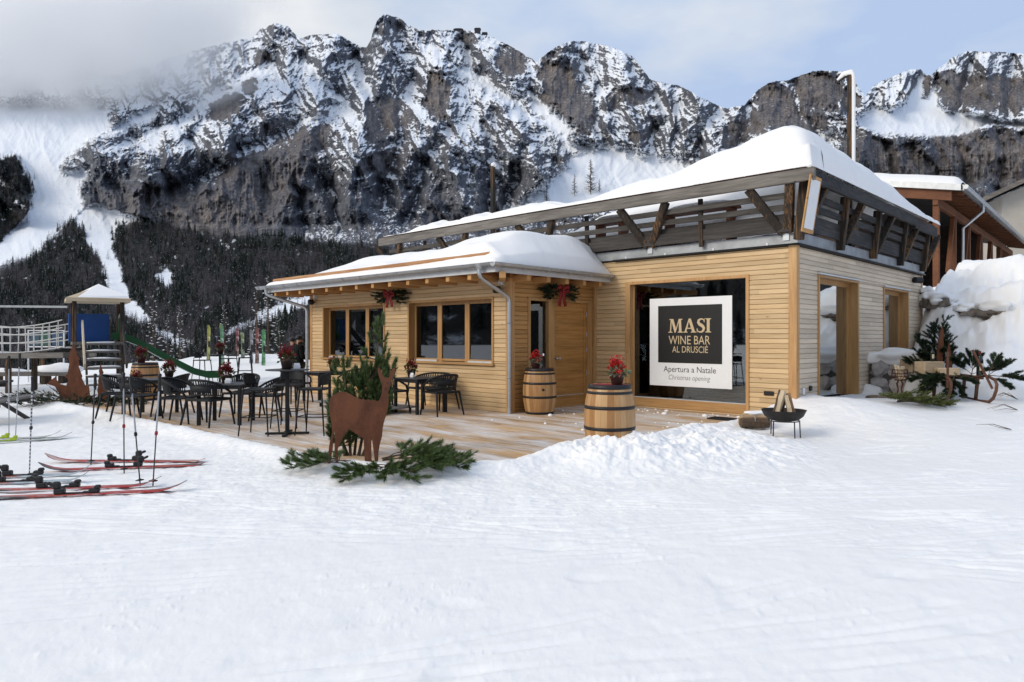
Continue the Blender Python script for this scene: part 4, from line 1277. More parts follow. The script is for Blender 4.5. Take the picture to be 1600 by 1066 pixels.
def make_armchair(label, group, w=0.58, name='armchair', cat='chair'):
    t = thing(name, label, cat, (0, 0, 0), 0, group)
    hw = w / 2
    sm = MB()
    for i in range(9):
        y = -0.23 + 0.0575 * i
        sm.cbox((0, y, 0.445 + 0.012 * (abs(i - 4) / 4) ** 2), (w - 0.06, 0.046, 0.014), 0, 0.003)
    sm.cbox((-hw + .03, 0, 0.438), (0.03, 0.50, 0.03), 0, .005).cbox((hw - .03, 0, 0.438), (0.03, 0.50, 0.03), 0, .005).cbox((0, .245, .438), (w - .09, 0.025, 0.03), 0, .005).cbox((0, -.245, .438), (w - .09, 0.025, 0.03), 0, .005)
    sm.build('seat', M['anthracite'], t)
    for sx in (-1, 1):
        MB().tube([(sx * (hw - .03), 0.22, 0.44), (sx * (hw + .015), 0.275, 0.0)], [0.022, 0.016], 8).build('leg', M['anthracite'], t)
        MB().tube([(sx * (hw - .03), -0.22, 0.44), (sx * (hw + .015), -0.31, 0.0)], [0.022, 0.016], 8).build('leg', M['anthracite'], t)
    n = 29
    top, low = [], []
    for i in range(n):
        u = -1 + 2 * i / (n - 1)
        a = u * 1.62
        k = abs(math.sin(a)) ** 0.8 * (1 if a >= 0 else -1)
        x = (hw + 0.03) * k
        y = 0.06 - 0.35 * math.cos(a) if abs(u) < 0.96 else 0.08
        rear = max(0.0, math.cos(a))
        z = 0.60 + 0.18 * rear ** 0.6
        top.append((x, y, z)); low.append((x * 0.93, y * 0.80 + 0.0, 0.50 + 0.03 * rear))
    top = [(-hw + .0, 0.22, 0.46), (-hw - .025, 0.17, 0.56)] + top[1:-1] + [(hw + .025, 0.17, 0.56), (hw, 0.22, 0.46)]
    MB().tube(top, 0.021, 8).build('back_rail', M['anthracite'], t)
    bk = MB()
    bk.tube(low[2:-2], 0.012, 6)
    for i in range(3, n - 3):
        p, q = Vector(low[i]), Vector(top[i + 1])
        q.z -= 0.008
        rear = 1 - abs(i - (n - 1) / 2) / ((n - 1) / 2)
        bk.beam(p, q, 0.026 if rear > .35 else 0.018, 0.007, (q - Vector((0, 0, q.z))).normalized())
    # dense woven band at the middle of the back
    bm = MB()
    N2 = len(low)
    m0, m1 = int(N2 * (0.30 if w < .8 else .16)), int(N2 * (0.70 if w < .8 else .84))
    vs, fs = [], []
    for i in range(m0, m1 + 1):
        a, b = Vector(low[i]), Vector(top[i + 1])
        for k in (0.16, 0.62): vs.append(a.lerp(b, k) * 1.0 + Vector((0, -0.006, 0)))
        for k in (0.62, 0.16): vs.append(a.lerp(b, k) + Vector((0, 0.006, 0)))
    c = m1 - m0
    for i in range(c):
        for k in range(4): fs.append((i * 4 + k, i * 4 + (k + 1) % 4, i * 4 + 4 + (k + 1) % 4, i * 4 + 4 + k))
    bk.add(vs, fs, True)
    bk.build('backrest', M['anthracite'], t)
    return t

def make_stool(label, group):
    t = thing('bar_stool', label, 'bar stool', (0, 0, 0), 0, group)
    MB().cbox((0, 0, 0.745), (0.42, 0.42, 0.03), 0, 0.010).build('seat', M['anthracite'], t)
    feet = []
    for sx in (-1, 1):
        for sy in (-1, 1):
            f = (sx * 0.235, sy * 0.245, 0.0); feet.append(f)
            MB().tube([(sx * 0.185, sy * 0.185, 0.74), f], [0.017, 0.012], 8).build('leg', M['anthracite'], t)
    k = 0.30 / 0.74
    c = [(sx * (0.235 - 0.05 * k), sy * (0.245 - 0.06 * k), 0.30) for sx, sy in ((-1, -1), (1, -1), (1, 1), (-1, 1))]
    fr = MB()
    for i in range(4): fr.tube([c[i], c[(i + 1) % 4]], 0.009, 6)
    fr.build('footrest', M['anthracite'], t)
    # curved shell back with rounded corners
    vs, fs = [], []
    nu, nv = 15, 8
    for s_ in (0, 1):
        for j in range(nv + 1):
            v = j / nv
            hwid = 0.215 * (1 if v < 0.55 else math.sqrt(max(0.0, 1 - ((v - 0.55) / 0.45) ** 2.2)) * 0.45 + 0.55)
            for i in range(nu + 1):
                u = -1 + 2 * i / nu
                x = u * hwid
                y = -0.205 + 0.075 * u * u - 0.05 * v - s_ * 0.012
                z = 0.815 + 0.20 * v - (0.02 * u * u if v > .9 else 0)
                vs.append((x, y, z))
    K = (nu + 1) * (nv + 1)
    for j in range(nv):
        for i in range(nu):
            a = j * (nu + 1) + i
            fs.append((a, a + 1, a + nu + 2, a + nu + 1)); fs.append((K + a + nu + 1, K + a + nu + 2, K + a + 1, K + a))
    ring = [i for i in range(nu + 1)] + [j * (nu + 1) + nu for j in range(1, nv + 1)] + [nv * (nu + 1) + i for i in range(nu - 1, -1, -1)] + [j * (nu + 1) for j in range(nv - 1, 0, -1)]
    for a, b in zip(ring, ring[1:] + ring[:1]): fs.append((a, b, K + b, K + a))
    MB().add(vs, fs, True).build('backrest', M['anthracite'], t)
    br = MB()
    for sx in (-1, 1): br.tube([(sx * .17, -0.185, 0.74), (sx * .17, -0.20, 0.83)], 0.012, 6)
    br.cbox((0, -0.186, 0.742), (0.36, 0.02, 0.02), 0, 0.004)
    br.build('back_bracket', M['anthracite'], t)
    return t

def make_table(label, group, s=0.80, h=0.74):
    t = thing('cafe_table', label, 'table', (0, 0, 0), 0, group)
    MB().cbox((0, 0, h - 0.012), (s, s, 0.022), 0, 0.006).build('tabletop', M['anthracite_top'], t)
    ap = MB()
    for a in range(4):
        c, s_ = math.cos(a * math.pi / 2), math.sin(a * math.pi / 2)
        k = s / 2 - 0.03
        ap.cbox((c * k, s_ * k, h - 0.055), (0.02 if a % 2 == 0 else s - .14, s - .14 if a % 2 == 0 else 0.02, 0.06), 0, 0.003)
    ap.build('apron', M['anthracite'], t)
    for sx in (-1, 1):
        for sy in (-1, 1):
            x, y = sx * (s / 2 - .035), sy * (s / 2 - .035)
            MB().cbox((x, y, (h - .024) / 2), (0.06, 0.06, h - 0.024), 0, 0.006).build('leg', M['anthracite'], t)
    return t

def make_bar_table(label, group):
    t = thing('bar_table', label, 'bar table', (0, 0, 0), 0, group)
    MB().lathe([(0.0, 1.052), (0.33, 1.052), (0.348, 1.058), (0.35, 1.066), (0.345, 1.072), (0.0, 1.072)], 40).build('tabletop', M['anthracite_top'], t)
    MB().cbox((0, 0, 0.545), (0.062, 0.062, 1.01), 0, 0.005).lathe([(0.12, 1.03), (0.12, 1.052)], 16).build('column', M['anthracite'], t)
    b = MB()
    for a in range(2): b.cbox((0, 0, 0.024 - a * .001), (0.70, 0.055, 0.032), a * math.pi / 2, 0.006)
    b.lathe([(0.07, 0.03), (0.045, 0.06)], 12)
    b.build('foot', M['anthracite'], t)
    return t

GC, GS, GT = 'dark armchairs on the terrace', 'dark bar stools on the terrace', 'square dark tables on the terrace'
def PX(px, py, z=0.0):
    p = G(px, py, z); return (p.x, p.y, z)

TA = (-7.50, 14.45, 0); TB = (-5.33, 13.0, 0)
chA = make_armchair('dark slatted armchair nearest the snow edge, seen from behind at the pot and napkin table', GC)
p = PX(326, 664.5); chA.location = p; chA.rotation_euler = (0, 0, face(0.35, 0.95))
placed = [
    ((281, 660), (1, 0.05), 'dark armchair at the left of the pot and napkin table, turned to the right'),
    ((269, 648.5), (-1, -0.1), 'dark slatted armchair between the two square tables facing the leftmost table'),
    ((186, 651), (0.95, 0.25), 'dark armchair at the far left end of the terrace beside the rusty steel trees'),
    ((215, 656), (0.2, 1), 'dark armchair tucked under the leftmost table from the near side, behind ski poles'),
    ((378, 650), (-0.1, -1), 'dark slatted armchair at the back of the table with pot and napkin holder'),
    ((421, 655), (-1, -0.05), 'dark armchair on the right of the pot and napkin table, half behind a bar stool'),
    ((460, 629), (1, -0.7), 'dark armchair left of the table by the wing window, behind the near bar table'),
    ((609, 646), (0.75, 0.7), 'dark armchair hidden behind the steel deer, left of the table by the wing window'),
]
for (q, f, lb) in placed: dup(chA, PX(*q), face(*f), lb, GC)
p = PX(690, 648)
dup(chA, p, FB(-0.92, 0.1), 'dark armchair in front of the two seat bench under the wide window', GC)

for _o in COL.objects:
    if _o.parent is None and _o.name.startswith('armchair'): _o.scale = (1.07,) * 3
bench = make_armchair('black two seat woven bench against the wall under the wide wing window', 'two seat woven benches', 1.16, 'woven_bench', 'bench')
bench.location = BW(-2.05, -0.42); bench.rotation_euler = (0, 0, FB(0, -1))
dup(bench, BW(-5.0, -0.42), FB(0, -1), 'black two seat woven bench half hidden behind the green pine in front of the house', 'two seat woven benches')

tab = make_table('square dark cafe table with no napkin holder, leftmost on the terrace', GT)
tab.location = TA
dup(tab, TB, R(2), 'square dark cafe table with red pot and napkin holder before the snow edge', GT)
dup(tab, BW(-1.55, -1.15), ROTB, 'square dark cafe table beside the two seat bench under the wide window', GT)
TE = BW(-5.35, -1.15)
dup(tab, TE, ROTB, 'square dark cafe table under the far wing window left of the pine', GT)

bt = make_bar_table('tall round dark bar table on a cross foot, nearest the camera', 'tall bar tables on the terrace')
TC = PX(449, 679); bt.location = TC; bt.rotation_euler = (0, 0, R(8))
TD = PX(343.5, 608)
dup(bt, TD, R(25), 'tall round dark bar table farther back near the ski rack', 'tall bar tables on the terrace')
st = make_stool('dark bar stool left of the near bar table, its back turned to the slatted chairs', GS)
st.location = PX(405, 679); st.rotation_euler = (0, 0, face(1, -0.05))
for (q, f, lb) in [((451, 667), (-0.05, -1), 'dark bar stool behind the near bar table, its broad back facing the camera'),
                   ((492, 678), (-1, 0.1), 'dark bar stool between the near bar table and the green pine'),
                   ((316, 603), (1, -0.1), 'dark bar stool left of the far bar table, beside the end of the green slide'),
                   ((357, 601), (-0.35, -1), 'dark bar stool standing before the far bar table, its rounded back upright'),
                   ((383, 600), (-1, -0.3), 'dark bar stool right of the far bar table, nearest the upright green skis')]:
    z = SH(*PX(*q)[:2]) if q[1] < 605 else 0
    l = PX(*q); dup(st, (l[0], l[1], max(0, z)), face(*f), lb, GS)

pl = thing('low_platform', 'low grey slab lying on the deck between the deer and the woven bench', 'platform', BW(-2.95, -1.62), ROTB)
MB().cbox((0, 0, 0.115), (2.72, 0.90, 0.03), 0, 0.006).build('slab', simple('grey slab', (0.20, 0.20, 0.21), 0.6, 0, 0.12), pl)
for sx in (-1, 1):
    for sy in (-1, 1): MB().cbox((sx * 1.2, sy * 0.36, 0.05), (0.04, 0.04, 0.098), 0, 0).build('leg', M['anthracite'], pl)

# ---------------------------------------------------------------- pots, napkin holders
RED = simple('red berries', (0.42, 0.018, 0.014), 0.5, 0, 0.45, 30)
DRED = simple('dark red blooms', (0.17, 0.012, 0.016), 0.6, 0, 0.5, 30)
POT = simple('dark brown pot', (0.055, 0.035, 0.030), 0.6, 0, 0.2, 10)
LEAF = needle_mat('grey green leaves', (0.05, 0.085, 0.035), (0.20, 0.26, 0.16))
def leaf_tuft(mb, c, r, n, rs, size=0.05, up=0.3):
    for i in range(n):
        d = Vector((rs.gauss(0, 1), rs.gauss(0, 1), rs.gauss(0, 1) + up)).normalized()
        p = Vector(c) + Vector((d.x * r[0], d.y * r[1], d.z * r[2])) * rs.uniform(0.3, 1.0)
        a = d.cross(Vector((rs.random() - .5, rs.random() - .5, rs.random() - .5))).normalized() * size * 0.35
        q = p + d * size * rs.uniform(0.7, 1.3)
        n_ = d.cross(a).normalized() * size * 0.08
        mb.add([p, p.lerp(q, .5) + a + n_, q, p.lerp(q, .5) - a + n_], [(0, 1, 2), (0, 2, 3)])
def make_pot(label, group, seed, bright, s=1.0):
    rs = random.Random(seed)
    t = thing('flower_pot', label, 'flower pot', (0, 0, 0), 0, group)
    MB().lathe([(0.0, 0.0), (0.062, 0.0), (0.085, 0.11), (0.092, 0.115), (0.092, 0.135), (0.082, 0.135), (0.075, 0.12), (0.0, 0.118)], 20).build('pot', POT, t)
    f = MB(); leaf_tuft(f, (0, 0, 0.16), (0.13, 0.13, 0.07), 70, rs, 0.055); f.build('foliage', LEAF if bright else M['needle'], t)
    b = MB()
    leaf_tuft(b, (0, 0, 0.19), (0.10, 0.10, 0.09), 130 if bright else 150, rs, 0.05, 0.6)
    for i in range(7):
        a, r = rs.uniform(0, 6.28), rs.uniform(0.02, 0.09); h = rs.uniform(.24, .33)
        b.tube([(0, 0, .12), (r * math.cos(a), r * math.sin(a), h)], .004, 4); leaf_tuft(b, (r * math.cos(a), r * math.sin(a), h), (.03, .03, .03), 9, rs, .035, .8)
    b.build('blooms', RED if bright else DRED, t)
    return t
GP = 'potted red plants on the tables and barrels'
pot = make_pot('dark red potted plant with green leaves on the near bar table', GP, 1, False)
pot.scale = (1.15,) * 3
pot.location = (TC[0] - 0.01, TC[1], 1.074)
dup(pot, (TD[0] + 0.02, TD[1], 1.074), 1, 'dark red potted plant on the far bar table in front of the skis', GP, 1.12)
dup(pot, (TB[0] - 0.02, TB[1] + 0.02, 0.742), 2, 'red potted plant beside the napkin holder on the square table by the snow', GP, 1.12)
p = BW(-1.85, -1.15, 0.742); dup(pot, p, 3, 'dark red potted plant on the table beside the two seat bench', GP, 1.12)
p = BW(-5.2, -1.0, 0.742); dup(pot, p, 4, 'dark red potted plant on the table under the far wing window', GP, 1.12)
dup(pot, (TA[0] + 0.28, TA[1] + 0.2, 0.742), 5, 'dark red potted plant on the leftmost table in front of a barrel', GP, 1.12)
dup(pot, (TA[0] - 0.62, TA[1] + 0.6, 0.50), 6, 'brown dried potted plant on a chair before the play tower steps', GP, 1.1)

def napkin(loc, rz, label):
    t = thing('napkin_holder', label, 'napkin holder', loc, rz, 'white napkin holders')
    MB().cbox((0, 0, 0.035), (0.11, 0.05, 0.07), 0, 0.008).build('holder', M['white'], t)
    MB().cbox((0, 0, 0.085), (0.09, 0.015, 0.03), 0, 0.003).build('napkins', M['snow'], t)
napkin((TB[0] + .09, TB[1] - .16, 0.742), R(10), 'white napkin holder beside the pot on the square table by the snow')
napkin((TC[0] + .15, TC[1] + .02, 1.074), R(20), 'white napkin holder on the near bar table')
napkin(BW(-1.6, -1.32, 0.742), ROTB, 'white napkin holder on the table beside the two seat bench')

# ---------------------------------------------------------------- barrels
def stave_mat():
    t = NT('oak staves')
    tc = t.node('ShaderNodeTexCoord'); sp = t.node('ShaderNodeSeparateXYZ'); t.link(tc.outputs['Object'], sp.inputs[0])
    ang = t.math('ARCTAN2', sp.outputs['Y'], sp.outputs['X'])
    k = t.math('MULTIPLY', t.math('ADD', ang, math.pi), 24 / (2 * math.pi))
    wnz = t.node('ShaderNodeTexWhiteNoise', noise_dimensions='1D'); t.link(t.math('FLOOR', k), wnz.inputs['W'])
    g = t.noise(t.coord((1, 1, 0.08)), 30, 5, 0.6, 0.3)
    c = t.ramp(t.math('ADD', t.math('MULTIPLY', g, 0.5), t.math('MULTIPLY', wnz.outputs['Value'], 0.5)), [(0.2, (0.30, 0.145, 0.05)), (0.5, (0.44, 0.245, 0.10)), (0.85, (0.56, 0.36, 0.18))])
    fr = t.math('FRACT', k)
    e = t.math('MINIMUM', fr, t.math('SUBTRACT', 1.0, fr))
    c = t.mix(t.rng(e, 0.0, 0.035, 0.65, 0.0), c, (0.10, 0.045, 0.015))
    t.base(c, 0.38, 0, 0.45)
    t.bump(t.math('ADD', g, t.rng(e, 0, 0.05, -1, 0)), 0.15, 0.006)
    return t.mat
STAVE = stave_mat()
WINE = simple('wine red barrel head', (0.24, 0.016, 0.024), 0.65, 0, 0.25, 6, 0, 0.2)
def make_barrel(label, group):
    t = thing('wine_barrel', label, 'barrel', (0, 0, 0), 0, group)
    def rad(z): return 0.285 + 0.068 * (1 - ((z - 0.475) / 0.475) ** 2)
    prof = [(rad(z), z) for z in np.linspace(0.0, 0.95, 25)]
    MB().lathe([(0.26, 0.0)] + prof + [(0.262, 0.95), (0.258, 0.915), (0.0, 0.915)], 48).build('staves', STAVE, t)
    MB().lathe([(0.0, 0.938), (0.25, 0.938), (0.262, 0.944)], 40).build('head', WINE, t)
    for z, h in ((0.03, 0.045), (0.145, 0.04), (0.36, 0.045), (0.645, 0.045), (0.845, 0.035), (0.925, 0.062)):
        if z == 0.145: continue
        a, b = max(0.0, z - h / 2), z + h / 2
        MB().lathe([(rad(a) + .001, a), (rad(a) + .005, a), (rad((a + b) / 2) + .006, (a + b) / 2), (rad(b) + .005, b), (rad(b) + .001, b)], 48, caps=False).build('hoop', M['black'], t)
    return t
GB = 'oak wine barrels'
br1 = make_barrel('oak wine barrel with red head and bright flowers, standing behind the snow heap', GB)
br1.location = (1.35, 9.62, 0.0); br1.rotation_euler = (0, 0, 0.3)
B2 = BW(0.47, 0.42)
b2 = dup(br1, B2, 1.9, 'oak wine barrel beside the entrance side light', GB)
MB().tube([(0.352 * math.cos(-3.3), 0.352 * math.sin(-3.3), 0.52), (0.36 * math.cos(-3.3), 0.36 * math.sin(-3.3), 0.52)], 0.028, 12).build('bung', M['black'], b2)
B3 = (-9.33, 17.7, 0.0)
dup(br1, B3, 2.6, 'oak wine barrel below the play tower steps, behind the leftmost table', GB)
pb = make_pot('bright red cyclamen pot with grey green leaves on the barrel at the snow heap', GP, 5, True)
pb.scale = (1.15,) * 3; pb.location = (1.45, 9.60, 0.939)
dup(pb, (B2.x - 0.08, B2.y - 0.02, 0.939), 1, 'bright red cyclamen pot on the barrel by the entrance', GP, 1.1)
dup(pot, (B3[0] - .1, B3[1], 0.939), 1, 'dark red potted plant on the barrel below the play tower', GP, 1.25)
lp = thing('lantern', 'slim dark candle lamp beside the flower pot on the entrance barrel', 'lamp', (B2.x + 0.08, B2.y, 0.939))
MB().lathe([(0.04, 0.0), (0.04, 0.02), (0.022, 0.05), (0.022, 0.24), (0.03, 0.25), (0.0, 0.27)], 12).build('body', M['black'], lp)
MB().lathe([(0.018, 0.27), (0.018, 0.315), (0.0, 0.32)], 10).build('candle', M['white'], lp)

# ---------------------------------------------------------------- poster in the picture window
def text_mesh(body, size, loc, parent, mat, name, bold=0.0, shear=0.0, sx=1.0, mw=None):
    cu = bpy.data.curves.new(name, 'FONT'); cu.body = body; cu.size = size; cu.align_x = 'CENTER'; cu.shear = shear; cu.offset = bold; cu.resolution_u = 4
    o = bpy.data.objects.new(name, cu); COL.objects.link(o)
    dg = bpy.context.evaluated_depsgraph_get(); dg.update()
    me = bpy.data.meshes.new_from_object(o.evaluated_get(dg))
    bpy.data.objects.remove(o); bpy.data.curves.remove(cu)
    me.name = name
    xs = [v.co.x for v in me.vertices]; W = max(xs) - min(xs); mid = (max(xs) + min(xs)) / 2
    k = (mw / W) if mw else sx
    for v in me.vertices: v.co = Vector(((v.co.x - mid) * k, 0, v.co.y))
    me.materials.clear(); me.materials.append(mat)
    r = bpy.data.objects.new(name, me); link(r, parent); r.location = loc
    return r
def poster():
    t = thing('poster', 'large white window poster with a black square, gold lettering and opening notice', 'poster', BW(2.485, 3.028, 0.52), ROTB)
    pw = simple('poster white', (0.84, 0.86, 0.88), 0.45, 0, 0.02)
    pk = simple('poster black', (0.013, 0.014, 0.015), 0.4, 0, 0.05)
    pg = simple('poster gold', (0.60, 0.47, 0.29), 0.5, 0, 0.03)
    tx = simple('poster dark lettering', (0.03, 0.033, 0.04), 0.5, 0, 0.03)
    MB().box(-0.99, 0.99, -0.004, 0.004, 0, 1.945).build('sheet', pw, t)
    MB().box(-0.77, 0.77, -0.0085, -0.0045, 0.515, 1.775).build('black_square', pk, t)
    y = -0.0105
    # seriffed capitals drawn as outlines, x to the right, z up, cap height 1
    def cap(polys, x, h, nm):
        mb = MB()
        for i, pl in enumerate(polys):
            mb.prism([(x + u * h, v * h) for u, v in pl], y, y - 0.002, lambda u, v, q: (u, q - 0.0002 * i, 1.18 + v))
        mb.build(nm, pg, t)
    H = 0.30
    Mx = [[(0, 0), (0.34, 0), (0.34, 0.055), (0.23, 0.075), (0.27, 0.80), (0.51, 0), (0.60, 0), (0.86, 0.78), (0.88, 0.075), (0.78, 0.055), (0.78, 0), (1.20, 0), (1.20, 0.055), (1.09, 0.075), (1.05, 0.925), (1.16, 0.945), (1.16, 1), (0.86, 1), (0.63, 0.30), (0.41, 1), (0.08, 1), (0.08, 0.945), (0.19, 0.925), (0.13, 0.075), (0, 0.055)]]
    Ax = [[(0, 0), (0.34, 0), (0.34, 0.055), (0.24, 0.075), (0.30, 0.27), (0.64, 0.27), (0.70, 0.075), (0.60, 0.055), (0.60, 0), (1.02, 0), (1.02, 0.055), (0.93, 0.075), (0.60, 1.01), (0.47, 1.01), (0.45, 0.80), (0.61, 0.345), (0.33, 0.345), (0.45, 0.80), (0.47, 1.01), (0.44, 1.01), (0.10, 0.075), (0, 0.055)]]
    Ix = [[(0, 0), (0.44, 0), (0.44, 0.055), (0.33, 0.075), (0.33, 0.925), (0.44, 0.945), (0.44, 1), (0, 1), (0, 0.945), (0.11, 0.925), (0.11, 0.075), (0, 0.055)]]
    # S as a swept stroke of changing weight
    cl = [(0.60, 0.76), (0.56, 0.90), (0.44, 0.965), (0.30, 0.955), (0.17, 0.87), (0.14, 0.73), (0.22, 0.61), (0.36, 0.53), (0.50, 0.44), (0.58, 0.30), (0.53, 0.14), (0.40, 0.045), (0.24, 0.035), (0.11, 0.11), (0.06, 0.27)]
    wt = [0.015, 0.03, 0.045, 0.06, 0.085, 0.10, 0.11, 0.115, 0.11, 0.10, 0.085, 0.06, 0.045, 0.03, 0.015]
    L, Rr = [], []
    for i, (u, v) in enumerate(cl):
        a = Vector(cl[max(0, i - 1)]); b = Vector(cl[min(len(cl) - 1, i + 1)])
        d = (b - a).normalized(); n = Vector((-d.y, d.x))
        L.append((u + n.x * wt[i], v + n.y * wt[i])); Rr.append((u - n.x * wt[i], v - n.y * wt[i]))
    Sx = [L + Rr[::-1], [(0.585, 1.0), (0.63, 1.0), (0.63, 0.72), (0.585, 0.72)], [(0.025, 0.0), (0.07, 0.0), (0.07, 0.30), (0.025, 0.30)]]
    x = -0.505
    for pl, w, nm in ((Mx, 1.20, 'letter'), (Ax, 1.02, 'letter'), (Sx, 0.66, 'letter'), (Ix, 0.44, 'letter')):
        cap(pl, x, H, nm); x += (w + 0.035) * H
    text_mesh('WINE BAR', 0.27, (0, y, 0.925), t, pg, 'lettering', 0.0, 0, 1, 1.0)
    text_mesh('AL DRUSCI\u00c9', 0.20, (0.02, y, 0.745), t, pg, 'lettering', 0.0, 0, 1, 0.86)
    text_mesh('Apertura a Natale', 0.185, (0, -0.0055, 0.315), t, tx, 'lettering', 0.0, 0, 1, 1.26)
    text_mesh('Christmas opening', 0.155, (0, -0.0055, 0.145), t, tx, 'lettering', -0.002, 0.22, 1, 1.0)
poster()
# ---------------------------------------------------------------- rusty steel figures: flat plates, cut to outline
def plate(name, label, cat, outline, org, s, loc, rz, group=None, th=0.012, parts=()):
    """outline in measured units; org = (u, v) of the foot point; s = metres per unit"""
    t = thing(name, label, cat, loc, rz, group)
    f = lambda u, v, q: (u, q, v)
    pl = [((u - org[0]) * s, (org[1] - v) * s) for u, v in outline]
    MB().prism(pl, -th / 2, th / 2, f).build('plate', M['rust'], t)
    for nm, po in parts:
        po = [((u - org[0]) * s, (org[1] - v) * s) for u, v in po]
        MB().prism(po, -th / 2 - .004, -th / 2 + .001, f).build(nm, M['black'], t)
    return t
DEER = [(485, 395), (472, 365), (466, 330), (474, 318), (487, 345), (498, 370), (512, 375), (526, 372), (530, 350), (545, 325), (556, 319), (555, 345), (546, 375), (533, 398), (530, 420), (522, 445), (520, 468), (524, 490),
        (520, 530), (512, 565), (500, 600), (492, 640), (489, 680), (478, 720), (471, 760), (468, 820), (471, 890), (460, 890), (455, 830), (446, 760), (437, 684), (433, 684), (434, 740), (436, 850), (420, 850), (402, 850), (398, 760), (394, 690),
        (380, 680), (350, 660), (318, 640), (300, 665), (280, 700), (262, 740), (267, 870), (257, 870), (250, 800), (246, 740), (247, 655), (241, 655), (236, 740), (226, 800), (228, 862), (214, 862), (212, 780), (219, 720), (234, 650), (228, 600),
        (220, 550), (218, 510), (224, 480), (240, 462), (262, 449), (290, 446), (320, 455), (350, 474), (385, 488), (408, 490), (416, 486), (430, 492), (450, 492), (468, 497), (480, 480), (488, 455), (490, 425)]
def dot(u, v, r): return [(u + r * math.cos(a), v + r * math.sin(a)) for a in np.linspace(0, 2 * math.pi, 9)[:-1]]
dp = G(575, 731, 0.0)
deer = plate('steel_deer', 'rusty steel deer cut-out standing with upright ears before the green pine', 'deer figure', DEER, (420, 872), 0.3003 * dp.y / FPX, (AT(576, 731, dp.y).x, dp.y, -0.07), R(4), 'rusty steel figures', 0.014,
             [('eye', dot(492, 405, 3.0)), ('eye', dot(519, 403, 3.0)), ('nose', [(502, 428), (512, 428), (509, 438), (505, 438)])])
FOX = [(498, 328), (540, 290), (585, 258), (602, 233), (604, 285), (640, 328), (690, 342), (800, 343), (905, 340), (940, 352), (950, 440), (990, 478), (1000, 520), (960, 560), (900, 575), (700, 580), (590, 570), (612, 520), (642, 470), (618, 405), (585, 352), (540, 338)]
p = G(112, 629, 0.0)
plate('steel_deer', 'rusty steel animal cut-out lying low among fir twigs below the play tower', 'deer figure', FOX, (760, 575), 0.1502 * p.y / FPX, (p.x, p.y, SH(p.x, p.y) - 0.01), 0, 'rusty steel figures')
def steel_tree(label, outline, org, s, loc, group='rusty steel trees'):
    plate('steel_tree', label, 'tree figure', outline, org, s, loc, R(6), group)
T1 = [(515, 395), (524, 440), (540, 470), (532, 475), (560, 515), (548, 518), (556, 560), (548, 565), (575, 640), (570, 650), (592, 700), (606, 728), (590, 760), (560, 770), (480, 770), (455, 740), (470, 715), (465, 700), (482, 660), (450, 640), (474, 618), (478, 590), (486, 540), (478, 500), (490, 490), (488, 455), (503, 440)]
p = G(113, 622, 0.0); steel_tree('tall rusty steel tree cut-out beside the play tower', T1, (530, 770), 0.2158 * (p.y) / FPX, (p.x, p.y + .15, SH(p.x, p.y) + .02))
T2 = [(730, 572), (738, 610), (750, 640), (745, 650), (762, 700), (756, 710), (775, 750), (772, 770), (790, 785), (780, 795), (800, 840), (806, 872), (700, 872), (704, 840), (712, 790), (706, 770), (716, 720), (712, 700), (722, 650), (718, 630)]
p = G(163, 624, 0.0); steel_tree('shorter rusty steel tree cut-out right of the lying steel animal', T2, (755, 872), 0.2158 * p.y / FPX, (p.x, p.y, SH(p.x, p.y) - .02))

# ---------------------------------------------------------------- pine greenery
def needles(mb, a, b, n, ln, rs, w=0.0045, spread=0.9, tip=1.0):
    """n thin needles along the twig a-b, leaning forward"""
    a, b = Vector(a), Vector(b)
    d = (b - a); L = d.length; d = d / L
    u = d.orthogonal().normalized(); v = d.cross(u)
    for i in range(n):
        t = rs.random() ** 0.8
        p = a + d * (L * t)
        ang = rs.uniform(0, 6.283)
        r = u * math.cos(ang) + v * math.sin(ang)
        k = spread * rs.uniform(0.5, 1.15) * (1 - 0.45 * t * tip)
        q = p + (d * rs.uniform(0.55, 1.0) + r * k).normalized() * ln * rs.uniform(0.7, 1.15)
        s_ = d.cross(r) * w
        mb.add([p + s_, p - s_, q], [(0, 1, 2)])

def bough(nd, wd_, base, direction, L, rs, twigs=7, ln=0.075, nn=70, droop=0.25, w=0.0045):
    base = Vector(base); d = Vector(direction).normalized()
    pts = []
    side = Vector((-d.y, d.x, 0));  side = side.normalized() if side.length > 1e-4 else Vector((1, 0, 0))
    for i in range(7):
        t = i / 6
        pts.append(base + d * (L * t) + Vector((0, 0, -droop * L * t * t)) + side * 0.04 * L * math.sin(t * 4 + rs.random()))
    wd_.tube(pts, [0.012 * (1 - 0.75 * i / 6) * max(0.6, L) for i in range(7)], 5)
    needles(nd, pts[3], pts[-1], nn, ln, rs, w)
    for k in range(twigs):
        t = 0.25 + 0.7 * (k + rs.random() * .6) / twigs
        p = base + d * (L * t) + Vector((0, 0, -droop * L * t * t))
        sg = 1 if k % 2 else -1
        dd = (d * rs.uniform(.6, 1.0) + side * sg * rs.uniform(0.45, 0.95) + Vector((0, 0, rs.uniform(-0.05, 0.35)))).normalized()
        l2 = L * rs.uniform(0.28, 0.5) * (1.15 - t * .6)
        e = p + dd * l2
        wd_.tube([p, e], [0.006, 0.003], 4, smooth=False)
        needles(nd, p.lerp(e, .2), e, nn, ln, rs, w)
        if l2 > 0.22:
            for m in range(2):
                p2 = p.lerp(e, rs.uniform(.35, .8)); d2 = (dd + side * (1 if m else -1) * 0.7 + Vector((0, 0, rs.uniform(-.1, .3)))).normalized()
                needles(nd, p2, p2 + d2 * l2 * .5, int(nn * .6), ln, rs, w)

